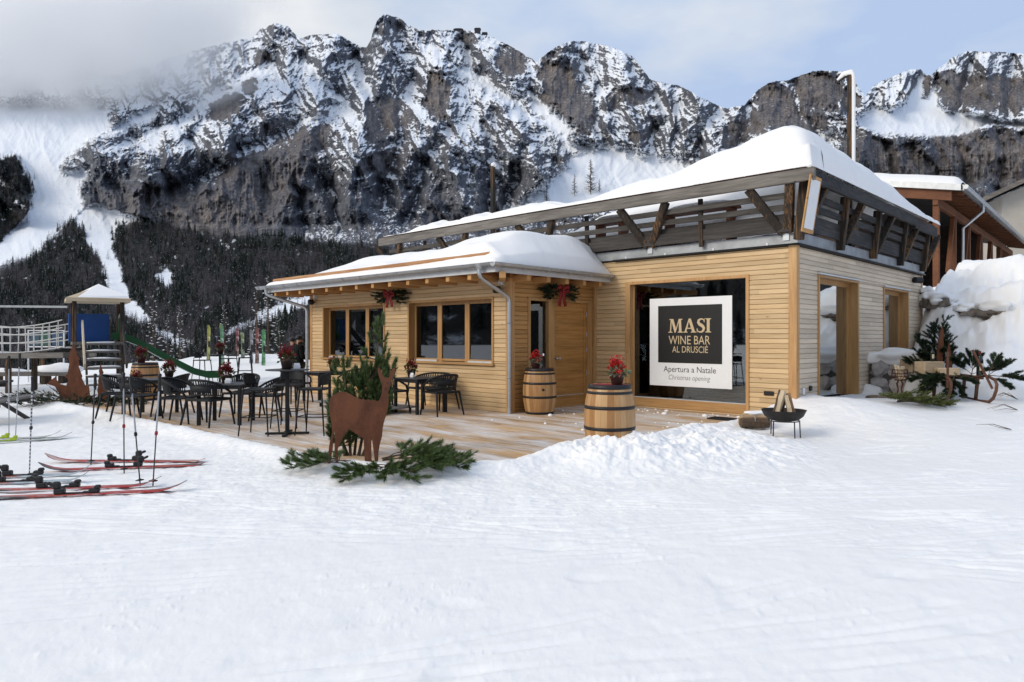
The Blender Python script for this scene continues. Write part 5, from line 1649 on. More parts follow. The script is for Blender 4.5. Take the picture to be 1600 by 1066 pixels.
def pine_shoot(nd, wd_, base, top, rs, ln=0.085, reach=0.30, whorls=8, w=0.0045, nn=60, start=0.25):
    """an upright young pine stem with candle-like side shoots"""
    base, top = Vector(base), Vector(top)
    ax = top - base; L = ax.length
    wd_.tube([base, base + ax * .5 + Vector((0.015, 0, 0)), top], [0.022, 0.016, 0.006], 6)
    needles(nd, base + ax * .8, top, nn * 2, ln, rs, w, 0.7)
    for k in range(whorls):
        t = start + (0.98 - start) * k / whorls
        p = base + ax * t
        m = rs.choice((3, 4, 4, 5))
        a0 = rs.uniform(0, 6.28)
        for i in range(m):
            a = a0 + 6.283 * i / m + rs.uniform(-.4, .4)
            if rs.random() < 0.22: continue
            r = reach * (1.12 - 0.80 * t) * rs.uniform(0.5, 1.3)
            m1 = p + Vector((math.cos(a), math.sin(a), 0.25)) * r * .7
            e = p + Vector((math.cos(a) * r, math.sin(a) * r, r * rs.uniform(0.75, 1.3)))
            wd_.tube([p, m1, e], [0.008, 0.006, 0.003], 4, smooth=False)
            needles(nd, p.lerp(m1, .4), m1, int(nn * .55), ln, rs, w)
            needles(nd, m1, e, nn, ln, rs, w, 0.75)
            if r > 0.14:
                for q in range(2):
                    e2 = m1 + Vector((rs.uniform(-1, 1) * .5 + math.cos(a) * .4, rs.uniform(-1, 1) * .5 + math.sin(a) * .4, 1)).normalized() * r * .6
                    needles(nd, m1, e2, int(nn * .7), ln, rs, w, 0.75)

def green_pine():
    rs = random.Random(21)
    p0 = G(560, 712, 0.0)
    t = thing('young_pine', 'bundle of bushy green mountain pines tied upright behind the steel deer', 'pine', (p0.x, p0.y, -0.03))
    nd, wd_ = MB(), MB()
    mpp = p0.y / FPX
    P_ = lambda px, py, dy=0: ((px - 560) * mpp, dy, (712 - py) * mpp)
    for (bx_, by_, tx, ty, dy, rc, wh, st_) in [(560, 712, 592, 488, 0.0, 0.23, 12, 0.22), (548, 712, 531, 555, -0.02, 0.20, 9, 0.2), (566, 712, 612, 560, -0.05, 0.20, 8, 0.3), (540, 712, 520, 610, -0.08, 0.17, 6, 0.22), (552, 712, 556, 572, 0.12, 0.24, 7, 0.25),
                                          (558, 712, 580, 560, 0.16, 0.24, 7, 0.3), (545, 712, 512, 650, 0.0, 0.14, 4, 0.3), (566, 712, 600, 600, 0.1, 0.2, 6, 0.25)]:
        pine_shoot(nd, wd_, P_(bx_, by_, dy * .4), P_(tx + 6, ty, dy), rs, 0.082, rc * 1.35, wh + 1, 0.0044, 95, st_)
    nd.build('foliage', M['needle'], t, recalc=False)
    wd_.build('trunk', M['bark'], t)
    return t
green_pine()

def bough_pile(label, pts, mat, group, seed, ln=0.075, nn=120, w=0.0042):
    """boughs lying on the snow: (px, py, direction degrees, length)"""
    for i, (x, y, ang, L, lb, lift) in enumerate(pts):
        rs = random.Random(seed + i)
        z = max(SH(x, y), -0.02 if sdfpt(x, y) > 0 else 0.0)
        t = thing('pine_bough', lb, 'pine bough', (x, y, z), 0, group)
        nd, wd_ = MB(), MB()
        a = R(ang)
        d = Vector((math.cos(a), math.sin(a), lift))
        bough(nd, wd_, (0, 0, 0.05), d, L, rs, 9, ln, nn, lift + .10, w)
        bough(nd, wd_, (0.05 * math.sin(a), -0.05 * math.cos(a), 0.08), Vector((math.cos(a + .45), math.sin(a + .45), lift)), L * .7, rs, 7, ln, nn, lift + .1, w)
        bough(nd, wd_, (0, 0, 0.07), Vector((math.cos(a - .5), math.sin(a - .5), lift)), L * .75, rs, 7, ln, nn, lift + .1, w)
        nd.build('foliage', mat, t, recalc=False)
        wd_.build('branch', M['bark'], t)
def sdfpt(x, y): return float(sdf(DECK_W, np.array([float(x)]), np.array([float(y)]))[0])
b0 = G(575, 740, 0.0)
bough_pile('', [(b0.x - .25, b0.y + .12, 172, 0.80, 'olive pine bough lying left of the steel deer at the deck edge', .18), (b0.x + .15, b0.y + .1, 8, 1.05, 'long green pine bough spread right of the steel deer', .12),
                (b0.x + .2, b0.y + .18, 35, 0.85, 'green pine bough behind the deer pointing toward the deck', .25), (b0.x + .10, b0.y - .05, -38, 0.75, 'green pine bough lying on the snow right in front of the deer', .08),
                (b0.x + .05, b0.y - .05, -112, 0.55, 'short pine bough in front of the deer nearest the camera', .08), (b0.x + .55, b0.y + .02, -15, 0.65, 'pine bough tip stretching farthest right on the snow by the deer', .1)], M['needle'], 'pine boughs around the steel deer', 50)
q = G(90, 630, 0.0)
bough_pile('', [(q.x + .7, q.y - .2, 185, 1.5, 'dark fir bough lying left of the lying steel animal', .15), (q.x - .1, q.y - .1, 200, 1.0, 'dark fir bough farthest left beside the wooden bench', .2), (q.x + 1.1, q.y - .35, 5, 1.1, 'dark fir bough in front of the lying steel animal', .12), (q.x + .5, q.y - .4, -10, 1.2, 'low dark fir bough between the steel animal and the snow', .08)],
           M['needle_dark'], 'fir boughs below the play tower', 90, 0.07, 60, 0.006)
q = G(1345, 640, 0.2)
bough_pile('', [(q.x + .1, q.y, -6, 1.35, 'flat olive fir bough on the snow before the iron basket', .04), (q.x + .65, q.y - .1, 3, 1.05, 'olive fir bough end beside the sledge runner', .03)], M['needle_olive'], 'fir boughs on the snow by the side wall', 130, 0.06, 130, 0.0045)

def garland(label, loc, rz, seed, flip, bow_drop):
    rs = random.Random(seed)
    t = thing('garland', label, 'garland', loc, rz, 'fir garlands with red bows'); t.scale = (1.22,) * 3
    nd, wd_ = MB(), MB()
    for a, L in ((178, .42), (190, .34), (170, .30), (5, .38), (-12, .34), (12, .28), (205, .28), (-25, .3)):
        d = Vector((math.cos(R(a)), -0.12 * rs.random(), math.sin(R(a)) * 0.9))
        bough(nd, wd_, (0, -0.06, 0), d, L * 1.3, rs, 6, 0.06, 70, 0.1, 0.0055)
    nd.build('foliage', M['needle_dark'], t, recalc=False); wd_.build('branch', M['bark'], t)
    rb = MB()
    red = simple('red ribbon ' + str(seed), (0.22, 0.008, 0.012), 0.55, 0, 0.2, 10)
    def strip(pts, wdt, yv=-0.02):
        vs, fs = [], []
        for i, p in enumerate(pts):
            p = Vector(p); a = Vector(pts[max(0, i - 1)]); b = Vector(pts[min(len(pts) - 1, i + 1)])
            d_ = (b - a).normalized(); n_ = Vector((-d_.z, 0, d_.x)) * wdt / 2
            vs += [p + n_, p - n_, p - n_ + Vector((0, .004, 0)), p + n_ + Vector((0, .004, 0))]
        for i in range(len(pts) - 1):
            for k in range(4): fs.append((i * 4 + k, i * 4 + (k + 1) % 4, i * 4 + 4 + (k + 1) % 4, i * 4 + 4 + k))
        fs += [(0, 1, 2, 3), tuple(len(vs) - 4 + k for k in (3, 2, 1, 0))]
        rb.add(vs, fs, True)
    for sg in (-1, 1):
        strip([(0, -.12, 0), (sg * .09, -.17, .06), (sg * .16, -.15, .045), (sg * .17, -.13, -.02), (sg * .08, -.13, -.04), (0, -.12, 0)], 0.07)
        strip([(sg * .015, -.12, 0), (sg * .05, -.13, -.10), (sg * (.06 + .02 * flip), -.11, -.19), (sg * (.09), -.12, -bow_drop)], 0.085)
    rb.blob((0, -.135, 0), (.04, .035, .04), 2, .1, 2)
    rb.build('bow', red, t)
garland('dark fir garland with red bow above the entrance door', BW(0.05, 1.50, 2.66), ROTB + math.pi / 2, 5, 0, .30)
garland('dark fir garland with red ribbon between the two wing windows', BW(-3.95, -0.05, 2.66), ROTB, 8, 1, .26)

# ---------------------------------------------------------------- fire bowl, firewood, door grate
fz = 0.10
fb = G(1224.5, 672, fz)
zz = SH(fb.x, fb.y)
t = thing('fire_bowl', 'black steel fire bowl on three thin legs standing in the snow at the house corner', 'fire bowl', (fb.x, fb.y, zz))
pr = [(0.0, 0.245), (0.10, 0.248), (0.22, 0.275), (0.30, 0.34), (0.345, 0.43), (0.350, 0.437), (0.338, 0.432), (0.29, 0.345), (0.21, 0.285), (0.0, 0.258)]
MB().lathe(pr, 36).build('bowl', simple('dark fire steel', (0.028, 0.024, 0.022), 0.6, 0.4, 0.3, 8), t)
MB().tube([(0.24 * math.cos(a), 0.24 * math.sin(a), 0.262) for a in np.linspace(0, 6.283, 29)[:-1]], 0.009, 6, closed=True).build('ring', M['black'], t)
for a in (210, 290, 345, 120): MB().tube([(0.24 * math.cos(R(a)), 0.24 * math.sin(R(a)), 0.27), (0.255 * math.cos(R(a)), 0.255 * math.sin(R(a)), -0.08)], 0.010, 8).build('leg', M['black'], t)
SPLIT = wood('split birch', (0.50, 0.36, 0.22), (0.66, 0.53, 0.37), (0.76, 0.66, 0.50), 'Z', 0.75, knots=False)
SPLITB = wood('split beech', (0.26, 0.13, 0.06), (0.40, 0.22, 0.11), (0.5, 0.31, 0.18), 'Z', 0.75, knots=False)
def split_log(label, base, top, r, mat, seed, group):
    """a wedge of split wood with bark on its round side"""
    rs = random.Random(seed)
    b, e = Vector(base), Vector(top)
    L = (e - b).length
    t = thing('split_log', label, 'log', b, 0, group)
    t.rotation_euler = (e - b).to_track_quat('Z', 'Y').to_euler()
    sec = [(0, 0), (r * 1.0, -r * .35), (r * 1.12, 0.0), (r * .98, r * .42), (r * .4, r * .55)]
    a = seed * 1.3
    sec = [((x - r * .5) * math.cos(a) - y * math.sin(a), (x - r * .5) * math.sin(a) + y * math.cos(a)) for x, y in sec]
    vs = []
    for k in range(5):
        z = L * k / 4; j = 1 + 0.06 * rs.uniform(-1, 1)
        vs += [(x * j + 0.006 * rs.uniform(-1, 1), y * j + 0.006 * rs.uniform(-1, 1), z + (0.012 * rs.uniform(-1, 1) if k in (0, 4) else 0)) for x, y in sec]
    fs = []
    for k in range(4):
        for i in range(5): fs.append((k * 5 + i, k * 5 + (i + 1) % 5, k * 5 + 5 + (i + 1) % 5, k * 5 + 5 + i))
    fs += [(4, 3, 2, 1, 0), (20, 21, 22, 23, 24)]
    MB().add(vs, fs).build('wood', mat, t)
    bk = MB()
    bv = []
    for k in range(5):
        for i in (1, 2, 3):
            v = Vector(vs[k * 5 + i]); o = Vector((v.x, v.y, 0)).normalized() * 0.004
            bv += [v + o * 0.2, v + o]
    f2 = []
    for k in range(4):
        for i in range(2):
            a0 = k * 6 + i * 2; f2.append((a0 + 1, a0 + 3, a0 + 9, a0 + 7))
    MB().add(bv, f2).build('bark', M['bark'], t)
    return t
GL = 'split logs in the fire bowl'
c = Vector((fb.x, fb.y, zz + 0.30))
split_log('pale thick split log leaning left in the fire bowl', c + Vector((-.14, -.02, -.01)), c + Vector((-.01, .0, .44)), 0.11, SPLIT, 1, GL)
split_log('thin reddish split log at the middle of the fire bowl', c + Vector((-.03, .05, -.01)), c + Vector((.03, .05, .36)), 0.07, SPLITB, 2, GL)
split_log('pale slim split log leaning left from the right side of the fire bowl', c + Vector((.12, -.06, -.01)), c + Vector((.03, -.02, .37)), 0.075, SPLIT, 3, GL)
split_log('dark brown split log at the right rim of the fire bowl', c + Vector((.19, .0, .0)), c + Vector((.09, .03, .40)), 0.06, SPLITB, 4, GL)
w0 = G(1178, 664, 0.08)
t = thing('firewood_bundle', 'bundle of split firewood lying in the snow beside the fire bowl', 'firewood', (w0.x, w0.y, SH(w0.x, w0.y) + .02), R(-2))
for (y, z, r, m_, sd) in ((-.05, .09, .13, SPLITB, 1), (.06, .10, .12, SPLIT, 2), (.0, .17, .12, SPLIT, 3)):
    mb = MB(); sec = [(0, -r * .7), (r * .75, -r * .3), (r * .6, r * .4), (-r * .2, r * .62), (-r * .75, r * .2), (-r * .6, -r * .45)]
    mb.prism(sec, -.25 + .01 * sd, .25 - .012 * sd, lambda u, v, q, y=y, z=z: (q, y + u, z + v)); mb.build('log', wood('log side %d' % sd, (0.16, 0.09, 0.05), (0.42, 0.29, 0.17), (0.62, 0.50, 0.34), 'X', 0.8, knots=False) if sd != 1 else M['bark'], t)
MB().tube([(-.02, .14 * math.cos(a), .125 + .135 * math.sin(a)) for a in np.linspace(0, 6.283, 17)[:-1]], 0.005, 4, closed=True).build('band', M['zinc'], t)
MB().blob((0.02, 0.02, .25), (.20, .10, .04), 3, .4, 3).build('snow_cap', M['snow'], t)
g0 = G(1128, 655, 0.006)
t = thing('boot_grate', 'small dark grate lying on the deck before the picture window', 'grate', (g0.x, g0.y, 0.0), ROTB)
gm = MB()
for i in range(9): gm.cbox((-.22 + i * .055, 0, .018), (.012, .30, .025), 0, 0)
gm.cbox((0, -.15, .017), (.47, .015, .03), 0, 0).cbox((0, .15, .017), (.47, .015, .03), 0, 0)
gm.build('grid', M['anthracite'], t)
# clods of snow thrown on the boards
rs = random.Random(77)
snw = MB()
for i in range(90):
    x, y = rs.uniform(0.4, 4.1), rs.uniform(-1.2, 2.75) if i > 30 else rs.uniform(2.0, 2.8)
    r = rs.uniform(0.008, 0.03) * (1.8 if rs.random() < .1 else 1)
    snw.blob((x, y, r * .3), (r * 1.3, r, r * .7), i, .4, 1)
o = snw.build('snow_crumbs', M['snow'], None); o.location = C0; o.rotation_euler = (0, 0, ROTB); tag(o, kind='stuff')

# ---------------------------------------------------------------- stone wall, rocks, basket, sledge
def stones():
    t = thing('stone_wall', 'short grey rubble stone wall with snow on top against the side facade', 'stone wall', BW(4.86, 7.2, 0.2), ROTB)
    rs = random.Random(9)
    back = MB(); back.cbox((0.62, 0.25, 0.25), (1.22, 0.36, 1.16)); back.build('mortar', simple('mortar', (0.10, 0.095, 0.09), 0.95), t)
    z = -0.28
    while z < 0.80:
        hh = rs.uniform(0.30, 0.42)
        x = 0.02
        while x < 1.15:
            w = rs.uniform(0.34, 0.56)
            mb = MB(); mb.blob((x + w / 2, 0.08, z + hh / 2), (w * .54, 0.13, hh * .54), rs.random() * 50, .55, 2, False)
            cst = rs.choice([(0.56, 0.51, 0.47), (0.46, 0.43, 0.41), (0.58, 0.51, 0.45), (0.38, 0.36, 0.36)])
            nm = 'rubble %.2f' % cst[0]
            mb.build('stone', bpy.data.materials.get(nm) or simple(nm, cst, 0.9, 0, 0.35, 7, 0.5), t)
            x += w
        z += hh
    sn = MB(); sn.blob((0.66, 0.30, 0.90), (0.86, 0.42, 0.24), 5, .35, 4).blob((1.25, 0.0, 0.30), (.42, .38, .62), 8, .4, 4).blob((0.05, -.15, -.05), (.35, .3, .3), 9, .4, 3); sn.build('snow_cap', M['snow'], t)
stones()
ROCK = simple('limestone outcrop', (0.20, 0.17, 0.145), 0.9, 0, 0.5, 3, 0.6)
def rock(px, py, d, sx, sy, sz, seed, label):
    p = AT(px, py, d)
    t = thing('rock', label, 'rock', p, random.Random(seed).uniform(0, 3), 'rocks poking out of the snow bank')
    MB().blob((0, 0.15, -.05), (sx * .8, sy * .8, sz * .75), seed, .9, 3, False).build('boulder', ROCK, t)
    MB().blob((0, 0.18, sz * .40), (sx * .95, sy * .95, sz * .62), seed + 3, .6, 3).build('snow_cap', M['snow'], t)
def bank_d(px, py):           # depth where the view ray meets the snow
    k = (px - CXP) / FPX; e = (HYP - py) / FPX
    ds = np.linspace(12, 32, 800)
    h = snow_h(k * ds, ds, False)
    i = np.argmax(h >= HC + e * ds)
    return float(ds[i]) if h[i] >= HC + e * ds[i] else 20.0
for (px, py, sx, sy, sz, sd, lb) in [(1482, 474, .42, .35, .26, 3, 'pale grey rock ledge in the snow bank, nearest the house'), (1520, 486, .34, .3, .18, 4, 'low grey rock in the snow bank right of the pale ledge'), (1562, 486, .50, .3, .28, 5, 'dark craggy rock at the right of the snow bank'),
                                     (1452, 470, .24, .3, .34, 6, 'dark rock wedged between house corner and snow bank')]:
    rock(px, py, bank_d(px, py) - .05, sx, sy, sz, sd, lb)

k0 = G(1406, 624, 0.27)
zb = SH(k0.x, k0.y)
t = thing('iron_basket', 'slim rusty iron basket stand holding kindling left of the sledge', 'basket stand', (k0.x, k0.y, zb))
lm = MB()
for a in range(4):
    c_, s_ = math.cos(a * 1.571 + .4), math.sin(a * 1.571 + .4)
    lm.tube([(c_ * .11, s_ * .11, -.05), (c_ * .04, s_ * .04, .18), (c_ * .08, s_ * .08, .30), (c_ * .03, s_ * .03, .38)], .012, 6)
lm.build('stand', M['rust'], t)
bk = MB()
for z, r in ((.38, .10), (.46, .17), (.52, .13), (.60, .15)): bk.tube([(r * math.cos(a), r * math.sin(a), z) for a in np.linspace(0, 6.283, 21)[:-1]], .010, 5, closed=True)
for a in np.linspace(0, 6.283, 9)[:-1]: bk.tube([(.05 * math.cos(a), .05 * math.sin(a), .37), (.17 * math.cos(a), .17 * math.sin(a), .45), (.15 * math.cos(a), .15 * math.sin(a), .61)], .007, 5)
bk.build('basket', M['rust'], t)
kd = MB()
rs = random.Random(4)
for i in range(6): kd.tube([(rs.uniform(-.08, .08), rs.uniform(-.08, .08), .40), (rs.uniform(-.1, .1), rs.uniform(-.1, .1), rs.uniform(.60, .72))], rs.uniform(.018, .035), 7)
kd.build('kindling', SPLIT, t)

SLW = wood('sledge wood', (0.045, 0.020, 0.013), (0.10, 0.042, 0.024), (0.17, 0.075, 0.04), 'X', 0.6, knots=False)
s0 = AT(1480, 632, 13.8); back = AT(1425, 615, 16.0)
dirv = (Vector((s0.x, s0.y, 0)) - Vector((back.x, back.y, 0))).normalized()
SLZ = 0.29
sl = thing('wooden_sledge', 'old brown horn sledge with curved runners loaded with logs, bottles and fir', 'sledge', (s0.x, s0.y, SLZ), math.atan2(dirv.y, dirv.x))
# local: +x towards the front, y across (left of travel = +y)
for sy in (0.0, 0.78):
    MB().tube([(-2.3, sy, 0.03), (-0.6, sy, 0.01), (-0.15, sy, 0.03), (0.06, sy, 0.12), (0.19, sy, 0.28), (0.22, sy, 0.40), (0.14, sy, 0.48), (-0.25, sy, 0.54), (-0.9, sy, 0.49)], [.026, .028, .030, .030, .030, .030, .028, .026, .024], 8).build('runner', SLW, sl)
    MB().tube([(-0.05, sy + .02, 0.30), (-0.02, sy + .02, 1.02)] if sy == 0 else [(0.02, sy, 0.30), (-0.10, sy - .30, 1.06)], .024, 8).build('horn', SLW, sl)
    for x in (-0.75, -1.45, -2.0): MB().beam((x - .06, sy, 0.03), (x + .05, sy, 0.47), .06, .05, (1, 0, 0), .006).build('upright', SLW, sl)
for x in (-0.75, -1.45, -2.0): MB().cbox((x + .05, 0.39, 0.47), (.07, .98, .05), 0, .006).build('cross_bar', SLW, sl)
for i in range(5): MB().cbox((-1.4, 0.08 + i * .155, 0.512), (1.7, .08, .026), 0, .004).build('slat', SLW, sl)
def slp(x, y, z):
    c_, s_ = dirv.x, dirv.y
    return Vector((s0.x + x * c_ - y * s_, s0.y + x * s_ + y * c_, SLZ + z))
BLK = wood('pale beam wood', (0.32, 0.23, 0.14), (0.47, 0.36, 0.24), (0.58, 0.47, 0.33), 'X', 0.75)
BLOCKS = []
for (px, py, d, sx, sy, sz, rz, lb) in [(1425, 584, 15.6, .36, .34, .30, .3, 'square pale beam block at the back left end of the sledge'), (1452, 590, 14.6, .50, .28, .27, .25, 'large pale beam block under the small wine bottle on the sledge'), (1480, 594, 14.3, .42, .2, .15, -.15, 'long thin pale wood block beside the big bottle on the sledge')]:
    p = AT(px, py, d); zt = SLZ + .53
    b = thing('wood_block', lb, 'wood block', (p.x, p.y, zt), rz, 'pale wood blocks on the sledge')
    MB().cbox((0, 0, sz / 2), (sx, sy, sz), 0, .012).build('block', BLK, b); BLOCKS.append((p, zt + sz))
BOT = simple('dark bottle glass', (0.010, 0.014, 0.010), 0.08, 0, 0.1, 3, 0, 0.6)
LABL = simple('cream label', (0.55, 0.48, 0.33), 0.6, 0, 0.06, 20)
CAPS = simple('dark red capsule', (0.12, 0.012, 0.018), 0.35, 0.2, 0.1)
def bottle(loc, s, label, capm):
    t = thing('wine_bottle', label, 'bottle', loc, 0.3, 'wine bottles on the sledge')
    MB().lathe([(0.0, 0.004), (.030, 0.0), (.0375, .006), (.0375, .185), (.034, .205), (.020, .228), (.0145, .245), (.014, .262)], 24).build('glass_body', BOT, t)
    MB().lathe([(.0142, .262), (.0150, .264), (.0150, .300), (.0138, .304), (0, .304)], 20).build('capsule', capm, t)
    mb = MB(); vs, fs = [], []
    for i in range(11):
        a = -math.pi / 2 - .95 + 1.9 * i / 10
        vs += [(.0381 * math.cos(a), .0381 * math.sin(a), .065), (.0381 * math.cos(a), .0381 * math.sin(a), .150)]
    for i in range(10): fs.append((2 * i, 2 * i + 2, 2 * i + 3, 2 * i + 1))
    mb.add(vs, fs, True).build('paper_label', LABL, t, recalc=False)
    t.scale = (s, s, s)
p = AT(1531, 602, 13.9); bottle((p.x, p.y, SLZ + .54), 1.62, 'big dark magnum bottle with red capsule standing at the front of the sledge', CAPS)
bottle((BLOCKS[1][0].x + .05, BLOCKS[1][0].y - .02, BLOCKS[1][1] + .001), 1.0, 'small dark wine bottle standing on the large wood block', M['black'])
def sledge_fir(label, px, py, d, boughs, seed):
    p = AT(px, py, d)
    rs = random.Random(seed)
    t = thing('fir_bough', label, 'fir bough', (p.x, p.y, SLZ + .53), 0, 'fir boughs on the sledge')
    nd, wd_ = MB(), MB()
    for (dx, dy, dz, L) in boughs: bough(nd, wd_, (0, 0, 0), (dx, dy, dz), L, rs, 12, .075, 150, .1, .006)
    nd.build('foliage', M['needle_dark'], t, recalc=False); wd_.build('branch', M['bark'], t)
sledge_fir('dense dark fir boughs piled behind the blocks around the steel trees on the sledge', 1470, 584, 15.4, [(-.9, 0, .35, .8), (-.5, .1, .9, .9), (0, .1, 1, 1.0), (.35, 0, 1, .7), (-.7, 0, .7, .7), (.5, -.1, .5, .6), (-.2, -.2, .6, .6), (-1, -.1, .1, .6), (0, 0, 1.2, 1.15)], 5)
sledge_fir('dark fir bough hanging over the front right end of the sledge', 1545, 598, 14.2, [(1, -.1, -.05, .75), (.6, -.1, .5, .5), (.8, -.1, -.4, .45), (0.3, .1, .6, .5)], 6)
sledge_fir('dark fir twigs hanging below the middle of the sledge', 1490, 606, 14.1, [(-.9, -.1, -.2, .6), (.3, -.1, -.7, .4), (-.3, -.1, -.8, .4), (-.6, -.1, .0, .6), (.8, -.1, -.2, .4)], 7)
sledge_fir('dark fir bough lying along the near edge of the sledge bed under the blocks', 1462, 600, 14.4, [(-.9, -.1, -.1, .55), (.9, -.1, -.05, .6), (.2, -.2, -.3, .45), (-.4, -.2, -.35, .5), (.6, -.2, -.3, .5)], 8)
sledge_fir('dark fir bough behind the big bottle near the front of the sledge', 1518, 598, 14.6, [(-.6, 0, .5, .55), (.3, 0, .8, .5), (.8, 0, .25, .6), (0, 0, .7, .5)], 9)
T3 = [(866, 78), (874, 110), (880, 180), (872, 190), (880, 260), (870, 270), (872, 330), (866, 420), (800, 420), (812, 350), (818, 330), (812, 300), (830, 240), (826, 220), (838, 170), (834, 160), (848, 120), (858, 100)]
p = AT(1468, 582, 15.2); plate('steel_tree', 'narrow tall rusty steel tree on the sledge', 'tree figure', T3, (840, 440), .175 * 15.2 / FPX, (p.x, p.y, SLZ + .53 + .14), .05, 'rusty steel trees')
T4 = [(920, 272), (930, 330), (938, 400), (934, 410), (950, 480), (948, 540), (880, 540), (890, 460), (886, 440), (900, 380), (898, 370), (910, 320)]
p = AT(1482, 586, 15.0); plate('steel_tree', 'small rusty steel tree at the sledge middle, right of the narrow tall one', 'tree figure', T4, (915, 560), .175 * 15 / FPX, (p.x, p.y, SLZ + .52), .05, 'rusty steel trees')
# bare twigs at the right edge
for (px, py, n_, lb, L, sd) in [(1590, 628, 5, 'small heap of dark twigs in the snow at the right edge, behind the others', .5, 1), (1590, 640, 3, 'thin bare twig loop on the snow at the right edge', .7, 2), (1580, 657, 2, 'single thin bare twig lying nearest the camera at the right edge', .6, 3)]:
    p = G(px, py, 0.27); rs = random.Random(sd)
    t = thing('twig', lb, 'twig', (p.x, p.y, SH(p.x, p.y)), 0, 'bare twigs on the snow')
    mb = MB()
    for i in range(n_):
        a = rs.uniform(2.6, 3.6); l = L * rs.uniform(.6, 1)
        mb.tube([(0, 0, .02), (math.cos(a) * l * .5, math.sin(a) * l * .5, .05 + rs.uniform(0, .12)), (math.cos(a) * l, math.sin(a) * l, .03 + rs.uniform(0, .08))], [.006, .005, .002], 5)
    mb.build('stem', M['bark'], t)
# ---------------------------------------------------------------- skis and poles
def ski_mesh(L, tip=0.30):
    mb = MB(); n = 26; vs, fs = [], []
    for i in range(n + 1):
        t = i / n; x = L * (t - .5)
        w = 0.042 + 0.024 * abs(2 * t - 1) ** 1.6
        if t > .90: w *= math.sqrt(max(0.02, 1 - ((t - .90) / .10) ** 2.2))
        if t < .03: w *= .75
        z = 0.012 + 0.10 * max(0, (t - .84) / .16) ** 2 + 0.03 * max(0, (.06 - t) / .06) ** 2
        th = 0.012 if .05 < t < .9 else 0.006
        vs += [(x, -w, z), (x, w, z), (x, w, z + th), (x, -w, z + th)]
    for i in range(n):
        for k in range(4): fs.append((i * 4 + k, i * 4 + (k + 1) % 4, i * 4 + 4 + (k + 1) % 4, i * 4 + 4 + k))
    fs += [(3, 2, 1, 0), (n * 4, n * 4 + 1, n * 4 + 2, n * 4 + 3)]
    return mb.add(vs, fs)
def ski_mat(name, c1, c2, c3, wear=0.35):
    t = NT(name)
    tc = t.node('ShaderNodeTexCoord'); sp = t.node('ShaderNodeSeparateXYZ'); t.link(tc.outputs['Object'], sp.inputs[0])
    f = t.math('FRACT', t.math('ADD', t.math('MULTIPLY', sp.outputs['X'], .55), t.math('MULTIPLY', sp.outputs['Y'], 2.5)))
    c = t.ramp(f, [(0.0, c1), (0.44, c1), (0.47, c2), (0.62, c2), (0.65, c3), (0.86, c3), (0.9, c1)])
    sn = t.noise(t.coord((1, 2, 1)), 7, 5, 0.65)
    c = t.mix(t.rng(sn, .52, .66, 0, wear), c, (.8, .82, .86))
    t.base(c, 0.35, 0, 0.5)
    return t.mat
def binding(parent, mat=None):
    m = mat or M['black']
    b = MB(); b.cbox((0.16, 0, .05), (.10, .07, .05), 0, .012).cbox((.19, 0, .085), (.06, .06, .04), 0, .012).cbox((.10, 0, .035), (.10, .05, .02), 0, .004)
    b.build('toe_piece', m, parent)
    b = MB(); b.cbox((-.17, 0, .055), (.10, .075, .06), 0, .012).cbox((-.20, 0, .115), (.08, .06, .08), 0, .018).cbox((-.25, 0, .13), (.08, .05, .03), R(0), .008, Matrix.Rotation(R(25), 4, 'Y')).cbox((-.02, 0, .03), (.26, .05, .012), 0, .003)
    b.build('heel_piece', m, parent)
def ski(px0, py0, px1, py1, mat, label, z=-0.055, roll=0.0, bmat=None, group='skis lying on the snow', dz=0.0):
    a, b = G(px0, py0, z), G(px1, py1, z)
    L = (b - a).length; c = (a + b) / 2
    t = thing('ski', label, 'ski', (c.x, c.y, max(SH(c.x, c.y), -.07) + .006 + dz), math.atan2(b.y - a.y, b.x - a.x), group)
    ski_mesh(L).build('plank', mat, t)
    binding(t, bmat)
    return t
SRED = ski_mat('red ski', (.42, .035, .025), (.55, .42, .38), (.36, .05, .04))
SRED2 = ski_mat('red black ski', (.40, .03, .025), (.05, .05, .055), (.42, .07, .05), .25)
SBLU = ski_mat('grey blue ski', (.36, .44, .48), (.20, .27, .31), (.42, .16, .13), .4)
SYEL = ski_mat('pale ski', (.42, .45, .42), (.10, .11, .11), (.45, .47, .42), .45)
ski(318, 722, 70, 721, SRED, 'red ski of the middle pair, the farther one with its curled tip at the left')
ski(320, 727, 60, 736, SRED2, 'red ski of the middle pair, the nearer one half buried in snow')
ski(-70, 748, 140, 741, SBLU, 'grey blue ski with red tip, farther of the pair behind the red skis')
ski(-90, 758, 138, 751, SBLU, 'grey blue ski with red tip, nearer of the pair behind the red skis')
ski(-75, 769, 252, 759, SRED2, 'worn red ski of the front pair, the farther one')
ski(-60, 781, 292, 766, SRED2, 'worn red ski of the front pair, nearest the camera')
GRN = simple('lime plastic', (.38, .50, .03), .4, 0, .15)
ski(-120, 691, 95, 683, SYEL, 'pale thin ski with lime binding, farther of the pair at the left edge', bmat=GRN)
ski(-120, 698, 113, 685, SYEL, 'pale thin ski with lime binding, nearer of the pair at the left edge', bmat=GRN)

